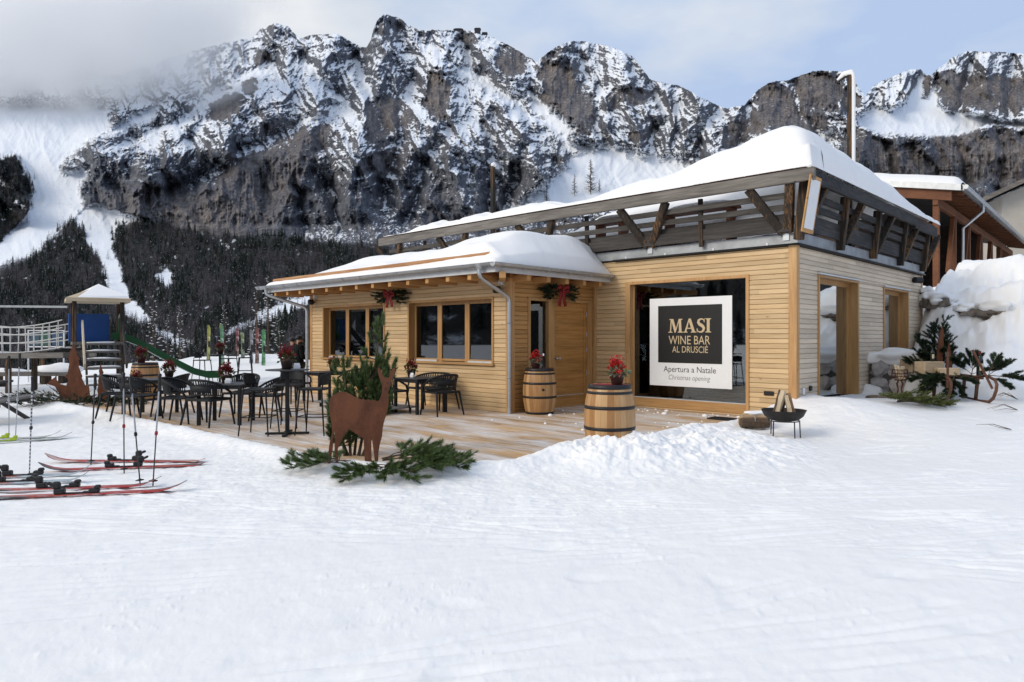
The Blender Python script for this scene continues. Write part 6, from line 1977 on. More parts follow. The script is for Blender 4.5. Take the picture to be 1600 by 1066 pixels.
def ski_pole(bx_, by_, tx, ty, label, lower, upper, clamp, z=-0.07, dlean=0.0, L=None, basket=True):
    a = G(bx_, by_, z); b = AT(tx, ty, a.y + dlean)
    d = (b - a).normalized(); L = (b - a).length
    t = thing('ski_pole', label, 'ski pole', a, 0, 'ski poles stuck in the snow')
    t.rotation_euler = d.to_track_quat('Z', 'Y').to_euler()
    MB().tube([(0, 0, -.06), (0, 0, L * .46)], .0075, 8).build('lower_shaft', lower, t)
    MB().tube([(0, 0, L * .455), (0, 0, L * .86)], .0095, 8).build('upper_shaft', upper, t)
    MB().lathe([(.010, L * .445), (.016, L * .45), (.018, L * .465), (.012, L * .485)], 12).cbox((.016, 0, L * .465), (.02, .016, .035), 0, .004).build('clamp', clamp, t)
    MB().lathe([(.010, L * .84), (.016, L * .86), (.014, L * .90), (.017, L * .96), (.021, L * .99), (.012, L)], 12).build('grip', M['black'], t)
    MB().tube([(0.0, .0, L * .985), (.03, .01, L * .97), (.07, .02, L * .90), (.06, .02, L * .82), (.02, .01, L * .90), (0, 0, L * .975)], .006, 5).build('strap', M['black'], t)
    if basket:
        MB().lathe([(.006, .05), (.045, .045), (.048, .05), (.012, .062), (.006, .075)], 14).build('basket', M['black'], t)
    return t
ALU = simple('grey pole alloy', (.42, .44, .47), .35, .7, .08); DRK = simple('dark pole alloy', (.05, .05, .055), .35, .4, .2)
REDC = simple('red clamp', (.30, .02, .02), .45); 
def striped():
    t = NT('striped pole'); tc = t.node('ShaderNodeTexCoord'); sp = t.node('ShaderNodeSeparateXYZ'); t.link(tc.outputs['Object'], sp.inputs[0])
    f = t.math('FRACT', t.math('MULTIPLY', sp.outputs['Z'], 22.0))
    t.base(t.ramp(f, [(.45, (.10, .10, .11)), (.55, (.55, .56, .58))]), .4, .3)
    return t.mat
STRP = striped()
ski_pole(46, 739, 51, 588, 'ski pole with fine grey stripes at the left edge', STRP, STRP, DRK, basket=False)
ski_pole(14, 685, 14, 556, 'thin grey ski pole standing farthest left', ALU, ALU, ALU, basket=False)
ski_pole(24, 687, 31, 552, 'thin grey ski pole beside the farthest left one', ALU, ALU, ALU, basket=False)
ski_pole(142, 726, 149, 584, 'dark ski pole with black clamp behind the middle red skis', DRK, DRK, M['black'])
ski_pole(194, 739, 193, 582, 'ski pole with red clamp standing upright in front of the middle red skis', DRK, ALU, REDC)
ski_pole(219, 757, 204, 588, 'silver topped ski pole leaning left with a black clamp, nearest the front red skis', DRK, ALU, M['black'])
ski_pole(239, 758, 250, 584, 'silver topped ski pole leaning right with a red clamp', DRK, ALU, REDC)

def upright_skis(px, pt, pb, c1, c2, c3, label, lean=0.0):
    ds = np.linspace(19, 34, 400)
    k = (px - CXP) / FPX; e = (HYP - pb) / FPX
    h = snow_h(k * ds, ds, False); i = np.argmax(h >= HC + e * ds)
    d = float(ds[i]) if h[i] >= HC + e * ds[i] else 27.0
    a = AT(px, pb, d); L = (pb - pt) / FPX * d
    t = thing('standing_skis', label, 'skis', a, R(90), 'skis standing upright in the snow')
    c1, c2, c3 = [tuple(q * .36 + .03 for q in cc) for cc in (c1, c2, c3)]
    m = ski_mat('standing ' + label[:22], c1, c2, c3, .45)
    for s_ in (-1, 1):
        o = ski_mesh(L).build('ski', m, t)
        o.rotation_euler = (R(3 * s_), R(-90), R(0)); o.location = (0.02 * s_, .03 * s_, L / 2)
        MB().cbox((.05 * s_, .03 * s_, L * .46), (.06, .07, .26), 0, .01).build('binding', M['black'], t)
    t.rotation_euler = (0, R(lean), R(90))
for a in [(326, 508, 563, (.60, .62, .03), (.05, .05, .05), (.55, .60, .10), 'yellow and black skis, first of the upright row from the left', 2),
          (348, 506, 571, (.10, .45, .22), (.40, .55, .10), (.20, .50, .35), 'tall green and lime skis behind the far bar table', -3),
          (371, 513, 557, (.35, .04, .05), (.08, .05, .06), (.30, .10, .06), 'dark red skis, third of the upright row', 1),
          (380, 518, 560, (.30, .42, .12), (.50, .52, .50), (.12, .20, .10), 'short pale green skis crossed with thin poles', -4),
          (393, 515, 568, (.38, .40, .43), (.10, .11, .13), (.45, .47, .50), 'silver grey skis in the middle of the upright row', 1),
          (402, 511, 568, (.40, .05, .03), (.06, .05, .05), (.30, .12, .06), 'red and black skis with dark tails', 0),
          (412, 515, 571, (.05, .50, .12), (.30, .60, .30), (.05, .42, .10), 'bright green skis, last of the upright row', 2)]:
    upright_skis(*a)

# ---------------------------------------------------------------- people
def person(px, py_feet_z, d, h, facing, label, jacket, trousers, hat, arm):
    x = (px - CXP) / FPX * d
    z = SH(x, d)
    t = thing('person', label, 'person', (x, d, z), facing, 'people standing by the wing corner')
    k = h / 1.75
    def skin(name, verts, edges, radii, mat, root=0, sub=2):
        me = bpy.data.meshes.new(name)
        me.from_pydata([Vector(v) * k for v in verts], edges, [])
        o = bpy.data.objects.new(name, me); link(o, t)
        sk = o.modifiers.new('skin', 'SKIN'); sk.use_smooth_shade = True
        for i, r in enumerate(radii):
            r = r if isinstance(r, tuple) else (r, r)
            me.skin_vertices[0].data[i].radius = (r[0] * k, r[1] * k)
        me.skin_vertices[0].data[root].use_root = True
        s_ = o.modifiers.new('sub', 'SUBSURF'); s_.levels = sub; s_.render_levels = sub
        me.materials.append(mat)
        return o
    # faces +y; body in one surface
    V = [(0, 0, .95), (0, -.01, 1.15), (0, -.02, 1.36), (0, -.01, 1.47), (0, .015, 1.57), (0, .02, 1.66),
         (-.10, 0, .90), (-.115, .02, .50), (-.12, -.01, .09), (-.125, .10, .045), (.10, 0, .90), (.115, .0, .50), (.13, -.03, .09), (.135, .08, .045),
         (-.19, -.01, 1.40), (-.25, -.03, 1.12), (-.22 + arm * .02, .12 + arm * .08, .96), (.19, -.01, 1.40), (.27, -.02, 1.12), (.24, .12 + arm * .14, 1.0 + .06 * arm)]
    E = [(0, 1), (1, 2), (2, 3), (3, 4), (4, 5), (0, 6), (6, 7), (7, 8), (8, 9), (0, 10), (10, 11), (11, 12), (12, 13), (2, 14), (14, 15), (15, 16), (2, 17), (17, 18), (18, 19)]
    rad = [(.165, .115), (.165, .12), (.175, .125), (.065, .06), (.085, .095), (.075, .085), .095, .072, .055, .04, .095, .072, .055, .04, .075, .058, .042, .075, .058, .042]
    skin('body', V, E, rad, simple('skin ' + label[:12], (.34, .20, .14), .6, 0, .06))
    # clothing over the body
    J = [(0, 0, .80), (0, 0, 1.0), (0, -.012, 1.2), (0, -.022, 1.38), (0, -.01, 1.475), (-.195, -.01, 1.40), (-.258, -.03, 1.12), (-.225 + arm * .02, .10 + arm * .07, .99), (.195, -.01, 1.40), (.278, -.02, 1.12), (.245, .10 + arm * .12, 1.01 + .05 * arm)]
    JE = [(0, 1), (1, 2), (2, 3), (3, 4), (3, 5), (5, 6), (6, 7), (3, 8), (8, 9), (9, 10)]
    skin('jacket', J, JE, [(.20, .15), (.20, .15), (.195, .15), (.20, .15), (.085, .08), .095, .075, .058, .095, .075, .058], jacket)
    skin('trousers', [(0, 0, .96), (-.10, 0, .88), (-.117, .02, .50), (-.122, -.01, .12), (.10, 0, .88), (.117, 0, .50), (.132, -.03, .12)], [(0, 1), (1, 2), (2, 3), (0, 4), (4, 5), (5, 6)], [(.17, .125), .112, .09, .08, .112, .09, .08], trousers)
    for sx, yy in ((-.122, 0), (.132, -.02)):
        MB().blob((sx * k, (yy + .04) * k, .055 * k), (.055 * k, .14 * k, .065 * k), 1, .05, 3, True, -.05 * k).build('boot', M['black'], t)
    # hands with fingers
    for sx, wpt in ((-1, V[16]), (1, V[19])):
        hm = MB(); w = Vector(wpt) * k
        hm.blob((w.x, w.y + .045 * k, w.z - .01 * k), (.038 * k, .05 * k, .018 * k), 3, .05, 2)
        for f in range(4):
            fx = (-.027 + .018 * f) * k
            hm.tube([(w.x + fx, w.y + .08 * k, w.z - .01 * k), (w.x + fx * 1.05, w.y + (.115 + .008 * (1.5 - abs(f - 1.5))) * k, w.z - .02 * k), (w.x + fx * 1.02, w.y + .135 * k, w.z - .045 * k)], [.009 * k, .008 * k, .006 * k], 6)
        hm.tube([(w.x - sx * .03 * k, w.y + .03 * k, w.z - .005 * k), (w.x - sx * .055 * k, w.y + .065 * k, w.z - .015 * k), (w.x - sx * .05 * k, w.y + .09 * k, w.z - .03 * k)], [.011 * k, .009 * k, .007 * k], 6)
        hm.build('hand', bpy.data.materials['skin ' + label[:12]], t)
    # face and hat
    hd = MB(); hd.blob((0, .125 * k, 1.60 * k), (.014 * k, .022 * k, .022 * k), 1, 0, 2)
    for sx in (-1, 1): hd.blob((sx * .088 * k, .02 * k, 1.605 * k), (.012 * k, .025 * k, .034 * k), 2, 0, 2)
    hd.build('ears_and_nose', bpy.data.materials['skin ' + label[:12]], t)
    ey = MB()
    for sx in (-1, 1): ey.blob((sx * .032 * k, .098 * k, 1.63 * k), (.013 * k, .010 * k, .008 * k), 2, 0, 2)
    ey.blob((0, .105 * k, 1.545 * k), (.026 * k, .008 * k, .006 * k), 2, 0, 2)
    ey.build('eyes_and_mouth', M['black'], t)
    MB().blob((0, .008 * k, 1.685 * k), (.105 * k, .118 * k, .098 * k), 2, .04, 3, True, -.035 * k).build('hat', hat, t)
    return t
BLK1 = simple('black jacket', (.010, .011, .013), .9, 0, .25, 14, 0, .1); BLK2 = simple('dark navy jacket', (.012, .015, .026), .9, 0, .25, 14, 0, .1)
person(467, 0, 21.0, 1.76, face(.75, .65), 'person in black jacket and black beanie turned away beside the wing corner', BLK1, M['black'], M['black'], 1)
person(457, 0, 22.2, 1.70, face(.45, .9), 'person in dark navy jacket half hidden behind the one in black', BLK2, M['black'], M['black'], 0)

# ---------------------------------------------------------------- play tower, slide, rope bridge, bench, picnic table
def play_tower():
    d = 20.6
    c = AT(152, 537, d)
    g = SH(c.x, c.y)
    t = thing('play_tower', 'wooden play tower with snowy pyramid roof, blue panel, steps and green slide', 'play tower', (c.x, c.y, g), R(34))
    hw = .64
    gz_ = 1.42 - g
    for sx, sy in ((-1, -1), (1, -1), (1, 1), (-1, 1)):
        MB().cbox((sx * hw * .93, sy * hw, (2.72 - g) / 2), (.11, .11, 2.72 - g), 0, .008).build('post', M['grey_wood_z'], t)
    MB().cbox((0, 0, gz_), (1.3, 1.4, .09), 0, .006).build('platform', M['grey_wood'], t)
    ez = 2.62 - g; e = .80
    rf = MB()
    rf.add([(-e, -e, ez), (e, -e, ez), (e, e, ez), (-e, e, ez), (-e, -e, ez + .10), (e, -e, ez + .10), (e, e, ez + .10), (-e, e, ez + .10), (0, 0, ez + .48)],
           [(3, 2, 1, 0), (0, 1, 5, 4), (1, 2, 6, 5), (2, 3, 7, 6), (3, 0, 4, 7), (4, 5, 8), (5, 6, 8), (6, 7, 8), (7, 4, 8)])
    r_ = rf.build('roof', wood('pale roof board', (.40, .31, .20), (.55, .45, .31), (.64, .54, .40), 'X', .7), t)
    sn = MB(); q = e - .03
    sn.add([(-q + .25, -q, ez + .115), (q, -q, ez + .115), (q, q, ez + .115), (-q, q, ez + .115), (-q + .32, -q + .07, ez + .17), (q - .05, -q + .05, ez + .19), (q - .05, q - .05, ez + .19), (-q + .1, q - .05, ez + .17), (0.03, 0, ez + .56)],
           [(0, 1, 5, 4), (1, 2, 6, 5), (2, 3, 7, 6), (3, 0, 4, 7), (4, 5, 8), (5, 6, 8), (6, 7, 8), (7, 4, 8), (3, 2, 1, 0)])
    sn.build('snow_cap', M['snow'], r_)
    MB().cbox((-.18, hw - .02, gz_ + .46), (1.06, .05, .86), 0, .02).build('panel', simple('blue panel', (.012, .075, .30), .45, 0, .12, 4), t)
    # steps down to the front
    n = 6
    for i in range(n):
        z = gz_ - .02 - (gz_ - .1) * i / n; y = -hw - .08 - .20 * i
        s_ = MB().cbox((.10, y, z), (.86, .17, .045), 0, .004).build('step', M['grey_wood'], t)
        MB().blob((.10, y + .01, z + .04), (.40, .08, .035), i, .5, 2).build('snow_cap', M['snow'], s_)
    for sx, m_ in ((-.40, wood('pale rail board', (.42, .35, .25), (.56, .48, .36), (.66, .58, .46), 'Y', .7)), (.60, M['grey_wood_y'])):
        MB().beam((sx, -hw + .05, gz_ + .60), (sx, -hw - 1.3, gz_ - .62), .05, .20, (0, 0, 1), .006).build('handrail', m_, t)
    MB().beam((-.33, -hw - .02, gz_ - .05), (-.33, -hw - 1.25, .02), .05, .16, (0, 0, 1), .004).build('stringer', M['grey_wood_y'], t)
    MB().beam((.53, -hw - .02, gz_ - .05), (.53, -hw - 1.25, .02), .05, .16, (0, 0, 1), .004).build('stringer', M['grey_wood_y'], t)
    # slide to the right
    gs = simple('green slide', (.010, .075, .024), .35, 0, .15, 3)
    path = [(hw - .25, .2, gz_ + .12), (hw + .05, .2, gz_ + .10), (hw + .45, .15, gz_ - .08), (hw + 1.2, .0, gz_ - .55), (hw + 1.95, -.12, gz_ - .98), (hw + 2.35, -.18, gz_ - 1.10), (hw + 2.75, -.24, gz_ - 1.10)]
    vs, fs = [], []
    prof = [(-.26, .20), (-.24, .20), (-.23, .03), (.23, .03), (.24, .20), (.26, .20), (.26, -.01), (-.26, -.01)]
    for p in path:
        for a, b in prof: vs.append((p[0], p[1] + a, p[2] + b))
    m = len(prof)
    for i in range(len(path) - 1):
        for k in range(m): fs.append((i * m + k, i * m + (k + 1) % m, i * m + m + (k + 1) % m, i * m + m + k))
    fs += [tuple(range(m))[::-1], tuple(range((len(path) - 1) * m, len(path) * m))]
    MB().add(vs, fs).build('slide', gs, t)
    MB().tube([(hw - .02, .48, gz_ + .1), (hw - .02, .46, gz_ + .75), (hw - .02, .2, gz_ + .85), (hw - .02, -.06, gz_ + .75), (hw - .02, -.08, gz_ + .1)], .05, 8).build('slide_hood', gs, t)
    MB().tube([(hw + 2.4, -.2, gz_ - 1.1), (hw + 2.4, -.2, -.1)], .03, 8).build('slide_leg', M['zinc'], t)
    return c, g, gz_
TWC, TWG, TWZ = play_tower()
def rope_bridge():
    t = thing('rope_bridge', 'snow dusted plank bridge with white rope net sides left of the play tower', 'rope bridge', (TWC.x - .65, TWC.y - .1, TWG), R(176))
    L = 4.6
    sag = lambda x: -.22 * (1 - ((x - L / 2) / (L / 2)) ** 2) + .16 * (x / L) ** 2
    z0 = TWZ - .12
    rope = simple('white rope', (.55, .54, .52), .8, 0, .1, 20)
    for sy in (-.45, .45):
        nm = MB()
        for z in (0.02, .30, .58, .80): nm.tube([(x, sy, z0 + z + sag(x) * (1.4 if z > .5 else 1.0) + (.10 * (x / L) if z > .5 else 0)) for x in np.linspace(0, L, 15)], .018, 5)
        for i in range(19):
            x = .12 + i * (L - .2) / 18
            nm.tube([(x, sy, z0 + .02 + sag(x)), (x + .03 * math.sin(i * 2.1), sy, z0 + .80 + sag(x) * 1.4 + .1 * x / L)], .014, 5)
        nm.build('net', rope, t)
    pk = MB()
    pk_n = 22
    for i in range(pk_n):
        x = .1 + i * (L - .2) / (pk_n - 1)
        pk.cbox((x, 0, z0 + sag(x) - .03), (.17, .95, .05), 0, .006)
    pk.build('planks', M['grey_wood_y'], t)
    sn = MB()
    for i in range(pk_n):
        x = .1 + i * (L - .2) / (pk_n - 1)
        sn.blob((x, 0, z0 + sag(x) + .005), (.09, .46, .03), i, .4, 2)
    sn.build('snow_cap', M['snow'], t)
    for sy in (-.5, .5): MB().beam((-.1, sy, z0 - .22), (L + .1, sy, z0 - .26), .09, .16, (0, 0, 1), .006).build('beam', M['grey_wood'], t)
    for x in (1.6, L - .2):
        for sy in (-.5, .5): MB().cbox((x, sy, (z0 - .3) / 2), (.12, .12, z0 - .3), 0, .006).build('post', M['grey_wood_z'], t)
    MB().beam((-.2, .5, TWZ + 1.05), (L + 1.5, .5, TWZ + 1.12), .05, .06, (0, 0, 1)).build('top_cable', M['zinc_dark'], t)
rope_bridge()
def frame_sign():
    p = AT(72, 542, 24)
    t = thing('goal_frame', 'white tubular frame with dark blue and green panels behind the rope net', 'frame', (p.x, p.y, SH(p.x, p.y)), 0)
    z = p.z - SH(p.x, p.y)
    w, h = 1.22, .56
    MB().tube([(-w / 2, 0, 0), (-w / 2, 0, z + h), (w / 2, 0, z + h), (w / 2, 0, 0)], .025, 8).tube([(-w / 2, 0, z), (w / 2, 0, z)], .022, 8).build('frame', M['white'], t)
    for x0, x1, c, nm in ((-.55, -.25, (.05, .10, .14), 'a'), (-.22, .15, (.03, .10, .07), 'b'), (.20, .55, (.03, .08, .16), 'c')):
        MB().box(x0, x1, .01, .03, z + .05, z + h - .05).build('panel', simple('frame panel ' + nm, c, .5), t)
frame_sign()
def log_bench():
    p = G(55, 598, 0.1); g = SH(p.x, p.y)
    t = thing('wooden_bench', 'long weathered wooden beam bench under a thick cushion of snow', 'bench', (p.x, p.y, g), R(3))
    MB().beam((-1.6, 0, .36), (1.35, 0, .36), .42, .14, (0, 0, 1), .01).build('seat', M['grey_wood'], t)
    for x in (-1.2, .35, .9): MB().cbox((x, 0, .14), (.16, .34, .30), 0, .01).build('leg', M['grey_wood_z'], t)
    MB().blob((.72, 0, .48), (.74, .26, .22), 4, .3, 3, True, -.06).blob((-.95, 0, .45), (.70, .22, .09), 7, .3, 3, True, -.03).build('snow_cap', M['snow'], t)
    MB().beam((-.05, .45, -.05), (-.05, .45, .95), .11, .11, (1, 0, 0), .008).build('post', M['grey_wood_z'], t)
    MB().beam((-.15, .45, .93), (1.7, .45, .98), .10, .14, (0, 0, 1), .008).build('rail', M['grey_wood'], t)
log_bench()
def picnic_table():
    p = G(12, 664, -0.05); g = SH(p.x, p.y)
    t = thing('picnic_table', 'dark weathered picnic table with crossed legs cut off by the left edge', 'picnic table', (p.x - 1.0, p.y + .35, g), R(-78))
    dw = M['dark_wood']
    tp = MB()
    for i in range(5): tp.cbox((0, -.32 + i * .16, .75), (1.7, .145, .045), 0, .006)
    tp.build('tabletop', dw, t)
    for sy in (-1, 1):
        sm = MB()
        for i in range(2): sm.cbox((0, sy * (.66 + i * .15), .45), (1.7, .135, .045), 0, .006)
        sm.build('bench_seat', M['grey_wood'], t)
    for sx in (-.62, .62):
        for sy in (-1, 1): MB().beam((sx + .03 * sy, sy * .78, -.02), (sx + .03 * sy, -sy * .26, .72), .05, .12, (1, 0, 0), .006).build('leg', dw, t)
        MB().beam((sx + .09, -.85, .39), (sx + .09, .85, .39), .05, .10, (0, 0, 1), .006).build('cross_bar', dw, t)
        MB().beam((sx + .09, -.4, .69), (sx + .09, .4, .69), .05, .08, (0, 0, 1), .006).build('cleat', dw, t)
picnic_table()

# ---------------------------------------------------------------- buildings behind on the right
def porch_house():
    c = AT(1503, 288, 33.0)
    ang = math.atan2(-.665, .746)          # local x to the right and nearer, local y along the eave away from the camera
    t = thing('porch_house', 'red brown timber house with snowy roof and slatted open porch above the bank', 'house', (c.x, c.y, 2.2), ang)
    t.scale = (1.5,) * 3
    z = (c.z - 2.2) / 1.5
    L = 19.0
    ridge = -4.6
    # slab with the gable rising to the left
    sl_ = lambda x: z + .20 * (-x)
    def slab(x0, x1, y0, y1, lo, hi, name, mat):
        mb = MB(); mb.add([(x0, y0, sl_(x0) + lo), (x1, y0, sl_(x1) + lo), (x1, y1, sl_(x1) + lo), (x0, y1, sl_(x0) + lo), (x0, y0, sl_(x0) + hi), (x1, y0, sl_(x1) + hi), (x1, y1, sl_(x1) + hi), (x0, y1, sl_(x0) + hi)],
                          [(3, 2, 1, 0), (4, 5, 6, 7), (0, 1, 5, 4), (1, 2, 6, 5), (2, 3, 7, 6), (3, 0, 4, 7)])
        return mb.build(name, mat, t)
    slab(ridge, 0, 0, L, -.16, -.02, 'roof', M['dark_wood'])
    slab(ridge, -.02, -.05, .06, -.20, 0, 'fascia', M['zinc']); slab(-.04, .05, .06, L, -.18, .0, 'fascia', M['zinc'])
    slab(ridge, -.30, .08, .22, -.52, -.165, 'barge_beam', M['red_wood'])
    # snow layer
    nx, ny = 40, 60
    X, Y = np.meshgrid(np.linspace(ridge, -.02, nx), np.linspace(-.03, L, ny))
    e = np.minimum(-X, Y + .03); rr = np.sqrt(np.clip(1 - (1 - np.clip(e / .3, 0, 1)) ** 2, 0, 1))
    Z = z - .20 * X + .0 + rr * (.30 + .05 * fbm(X * .8, Y * .4, 3, 611))
    o = grid_mesh('roof_snow', np.stack([X, Y, Z], -1), M['snow']); o.parent = t
    g = MB(); g.tube([(.11, -.05, z - .10), (.11, L, z - .13)], .075, 10); g.build('gutter', M['zinc'], t)
    MB().tube([(.11, 3.4, z - .15), (.11, 3.4, z - .40), (-.50, 3.4, z - .95), (-.52, 3.4, -1.5)], .055, 10).build('downpipe', M['zinc'], t)
    MB().tube([(.11, L - .6, z - .15), (.05, L - .6, z - .5), (-.30, L - .6, z - .8), (-.30, L - .6, -1)], .055, 10).build('downpipe', M['zinc'], t)
    for i in range(24): MB().beam((-.9, .5 + i * .8, z - .03), (-.02, .5 + i * .8, z - .205), .09, .12, (0, 0, 1)).build('rafter', M['red_wood'], t)
    MB().beam((-.75, .1, z - .42), (-.75, L, z - .42), .16, .26, (0, 0, 1), .01).build('eave_beam', M['red_wood'], t)
    for i in range(7):
        y = .25 + i * 2.9
        MB().cbox((-.75, y, (z - .55 - 2) / 2), (.18, .18, z - .55 + 2), 0, .01).build('post', M['red_wood'], t)
        if i > 0: MB().beam((-.75, y - 1.0, z - 2.6), (-.75, y - .12, z - .62), .12, .14, (1, 0, 0), .008).build('brace', M['red_wood'], t)
    for i in range(10): MB().beam((-.75, 14.2 + i * .42, .2), (-.75, 14.35 + i * .42, z - .56), .05, .16, (1, 0, 0)).build('slat', M['red_wood'], t)
    MB().beam((-.75, .2, .65), (-.75, L, .55), .10, .14, (0, 0, 1)).build('porch_rail', M['red_wood'], t)
    MB().box(-4.6, -3.2, .6, L, -2.0, z + .3).build('wall', simple('dark brown planks', (.035, .022, .016), .8, 0, .4, 5), t)
    MB().box(-4.6, -.8, .5, L, -2.0, -.05).build('floor', M['dark_wood'], t)
    MB().box(-3.3, -.9, 10.8, 10.95, -.05, z + .2).build('wall', bpy.data.materials['dark brown planks'], t)
porch_house()
def white_house():
    c = AT(1538, 309, 64.0)
    t = thing('white_house', 'pale plastered house with grey gable roof cut off by the right edge', 'house', (c.x, c.y, 2.0), R(-16))
    t.scale = (1.6,) * 3
    z = (c.z - 2.0) / 1.6
    mb = MB()
    pl_ = [(-.2, -4), (14, -4), (14, z + 4.2), (6.5, z + 2.75), (.3, z - .35)]
    W_ = 9
    mb.prism([(.9, -4), (12.1, -4), (12.1, z + .1), (6.5, z + 2.55), (.9, z + .05)], 0, W_, lambda u, v, q: (u, q, v))
    mb.build('wall', simple('cream plaster', (.47, .44, .39), .9, 0, .08, 2), t)
    for sgn in (0, 1):
        a, b = ((-.1, z - .25), (6.5, z + 2.85)) if not sgn else ((6.5, z + 2.85), (13.1, z - .25))
        r = MB(); r.prism([(a[0], a[1]), (b[0], b[1]), (b[0], b[1] + .26), (a[0], a[1] + .26)], -.9, W_ + .6, lambda u, v, q: (u, q, v)); o = r.build('roof', M['grey_wood'], t)
    for k in range(3): MB().box(2.2 + k * 3.2, 3.3 + k * 3.2, -.02, .1, .2, 1.6).build('window', M['interior'], t)
    MB().box(.8, 12.2, -.9, -.82, .0, .06).box(.8, 12.2, -.9, -.82, .9, .96).build('balcony_rail', M['zinc'], t)
white_house()

# ---------------------------------------------------------------- larches one can tell apart, summit hut
LARCH = simple('larch twigs', (.050, .040, .032), .9, 0, .35, 6)
def bare_larch(loc, h, label, seed, group, dens=1.0, snow=True, spread=.22, dark=None):
    rs = random.Random(seed)
    t = thing('larch_tree', label, 'tree', loc, rs.uniform(0, 6), group)
    tr = MB(); tr.tube([(0, 0, -.5), (rs.uniform(-.01, .01) * h, 0, h * .5), (0, 0, h)], [h * .014, h * .009, h * .0015], 7)
    tr.build('trunk', M['bark'], t)
    cr, sn = MB(), MB()
    n = int(95 * dens)
    for i in range(n):
        z = .10 + .88 * i / n
        r = h * spread * (1.04 - z) ** .75 * rs.uniform(.55, 1.15)
        a = rs.uniform(0, 6.283)
        d = Vector((math.cos(a), math.sin(a), 0))
        p = Vector((0, 0, z * h)); m_ = p + d * r * .55 + Vector((0, 0, -.10 * r)); e = p + d * r + Vector((0, 0, .12 * r))
        wv = h * .0016 * (1.0 if snow else 2.6)
        cr.tube([p, m_, e], [wv * 1.3, wv, wv * .5], 3, False, False)
        sd = Vector((-d.y, d.x, 0))
        for k in range(8):
            q = p.lerp(m_, k / 4) if k < 4 else m_.lerp(e, (k - 4) / 4)
            f = q + (d * rs.uniform(.1, .5) + sd * rs.uniform(-.8, .8) + Vector((0, 0, rs.uniform(-.9, .1)))) * r * .32
            cr.add([q - sd * wv * .8, q + sd * wv * .8, f], [(0, 1, 2)])
            cr.add([q, q + Vector((0, 0, wv)), f + Vector((0, 0, wv * .6))], [(0, 1, 2)])
        if snow and rs.random() < .45:
            sn.blob(m_ + Vector((0, 0, wv * 2)), (r * .16, r * .16, h * .004), i, .4, 1)
    cr.build('crown', dark or LARCH, t, recalc=False)
    if snow and sn.v: sn.build('snow_cap', M['snow'], t)
    return t
GLa = 'bare larches below the ski slope'
for (px, pb, d, h, lb, sd, dn, dk) in [(418, 553, 36, 4.3, 'snow dusted larch standing behind the bright green skis', 1, 1.4, None), (436, 556, 34, 2.4, 'small snowy conifer between the green skis and the two people', 2, 1.3, M['needle_dark']), (401, 548, 46, 4.6, 'thin larch rising behind the red upright skis', 3, .9, None),
                                       (281, 556, 40, 3.2, 'low bushy larch at the end of the snow chute, right of the slide', 4, 1.2, None), (262, 556, 42, 2.8, 'low larch behind the middle of the green slide', 5, 1.2, None), (240, 556, 44, 4.4, 'taller larch behind the top of the green slide', 6, 1.1, None), (350, 552, 44, 3.4, 'larch behind the tall green and lime skis', 7, 1.2, None)]:
    p = AT(px, pb, d); bare_larch((p.x, p.y, p.z - .8), h + .6, lb, sd, GLa, dn, True, .2, dk)
P_, X_, Y_ = MT[0], MT[3], MT[4]
def on_mountain(px, py):
    j = int(np.argmin(np.abs(X_[0] - px))); i = int(np.argmin(np.abs(Y_[:, j] - py)))
    return Vector(P_[i, j])
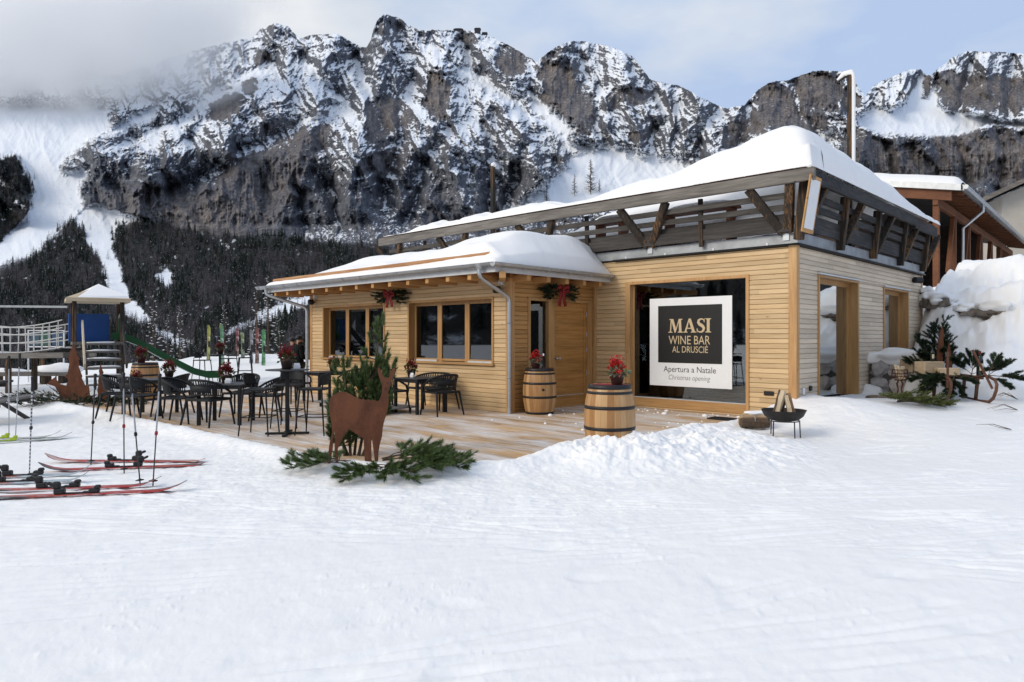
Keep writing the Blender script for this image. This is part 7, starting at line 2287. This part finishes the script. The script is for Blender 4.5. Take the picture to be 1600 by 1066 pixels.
for (px, pb, pt, lb, sd, dn) in [(922, 302, 248, 'tall bare larch on the white slope left of the roof snow', 11, 1.5), (897, 305, 272, 'shorter bare larch left of the tall one on the white slope', 12, 1.1), (854, 316, 284, 'small dark larch lowest on the white slope', 13, 1.2), (936, 300, 280, 'shrubby larch just right of the tall one on the white slope', 14, 1.3)]:
    p = on_mountain(px, pb); h = (pb - pt) / FPX * p.y
    bare_larch((p.x, p.y - 3, p.z - 1), h, lb, sd, 'larches on the white slope above the roof', dn, False, .24)
def hut(px, py, w, h, dp, label, lo):
    p = on_mountain(px, py)
    t = thing('summit_hut', label, 'hut', (p.x, p.y, p.z - 2), 0, 'buildings on the summit ridge')
    dk = simple('far dark facade %d' % px, (.03, .033, .04), .8)
    MB().box(-w / 2, w / 2, -dp / 2, dp / 2, -4, h).build('wall', dk, t)
    rf = MB(); rf.prism([(-w / 2 - 1, h), (w / 2 + 1, h), (w / 2 - 1.5 * lo, h + 1.6), (-w / 2 + 1.5 * lo, h + 1.6)], -dp / 2 - .8, dp / 2 + .8, lambda u, v, q: (u, q, v)); rf.build('roof', M['dark_wood'], t)
    return t
hut(746, 51, 11, 8, 8, 'dark hut with terrace on the summit ridge right of the highest tower', 1)
hut(758, 54, 9, 3.5, 8, 'low pale annex beside the dark summit hut', 0)
hut(716, 47.5, 18, 2.2, 8, 'long low dark roof lying on the summit snow left of the hut', 2.5)
# ---------------------------------------------------------------- low cloud round the left shoulder of the mountain
def cloud():
    c = AT(0, 52, 1000)
    mb = MB(); mb.blob((0, 0, 0), (1, 1, 1), 0, 0, 4)
    t = NT('cloud vapour')
    t.n.remove(t.p)
    v = t.node('ShaderNodeVolumePrincipled')
    v.inputs['Color'].default_value = (1, 1, 1, 1); v.inputs['Anisotropy'].default_value = 0.0
    tc = t.node('ShaderNodeTexCoord')
    ln = t.node('ShaderNodeVectorMath', operation='LENGTH'); t.link(tc.outputs['Object'], ln.inputs[0])
    n = t.noise(t.coord((1.6, 0.7, 1.0)), 1.7, 5, 0.55)
    fall = t.rng(ln.outputs['Value'], 0.30, 1.0, 1.0, 0.0)
    f = t.math('ADD', t.math('MULTIPLY', n, 1.5), t.math('SUBTRACT', fall, 1.02))
    t.link(t.math('MULTIPLY', t.math('MAXIMUM', f, 0.0), 0.036), v.inputs['Density'])
    t.link(v.outputs[0], t.out.inputs['Volume'])
    o = mb.build('cloud', t.mat, None)
    o.location = c; o.scale = (480, 170, 185)
    tag(o, kind='stuff')
cloud()
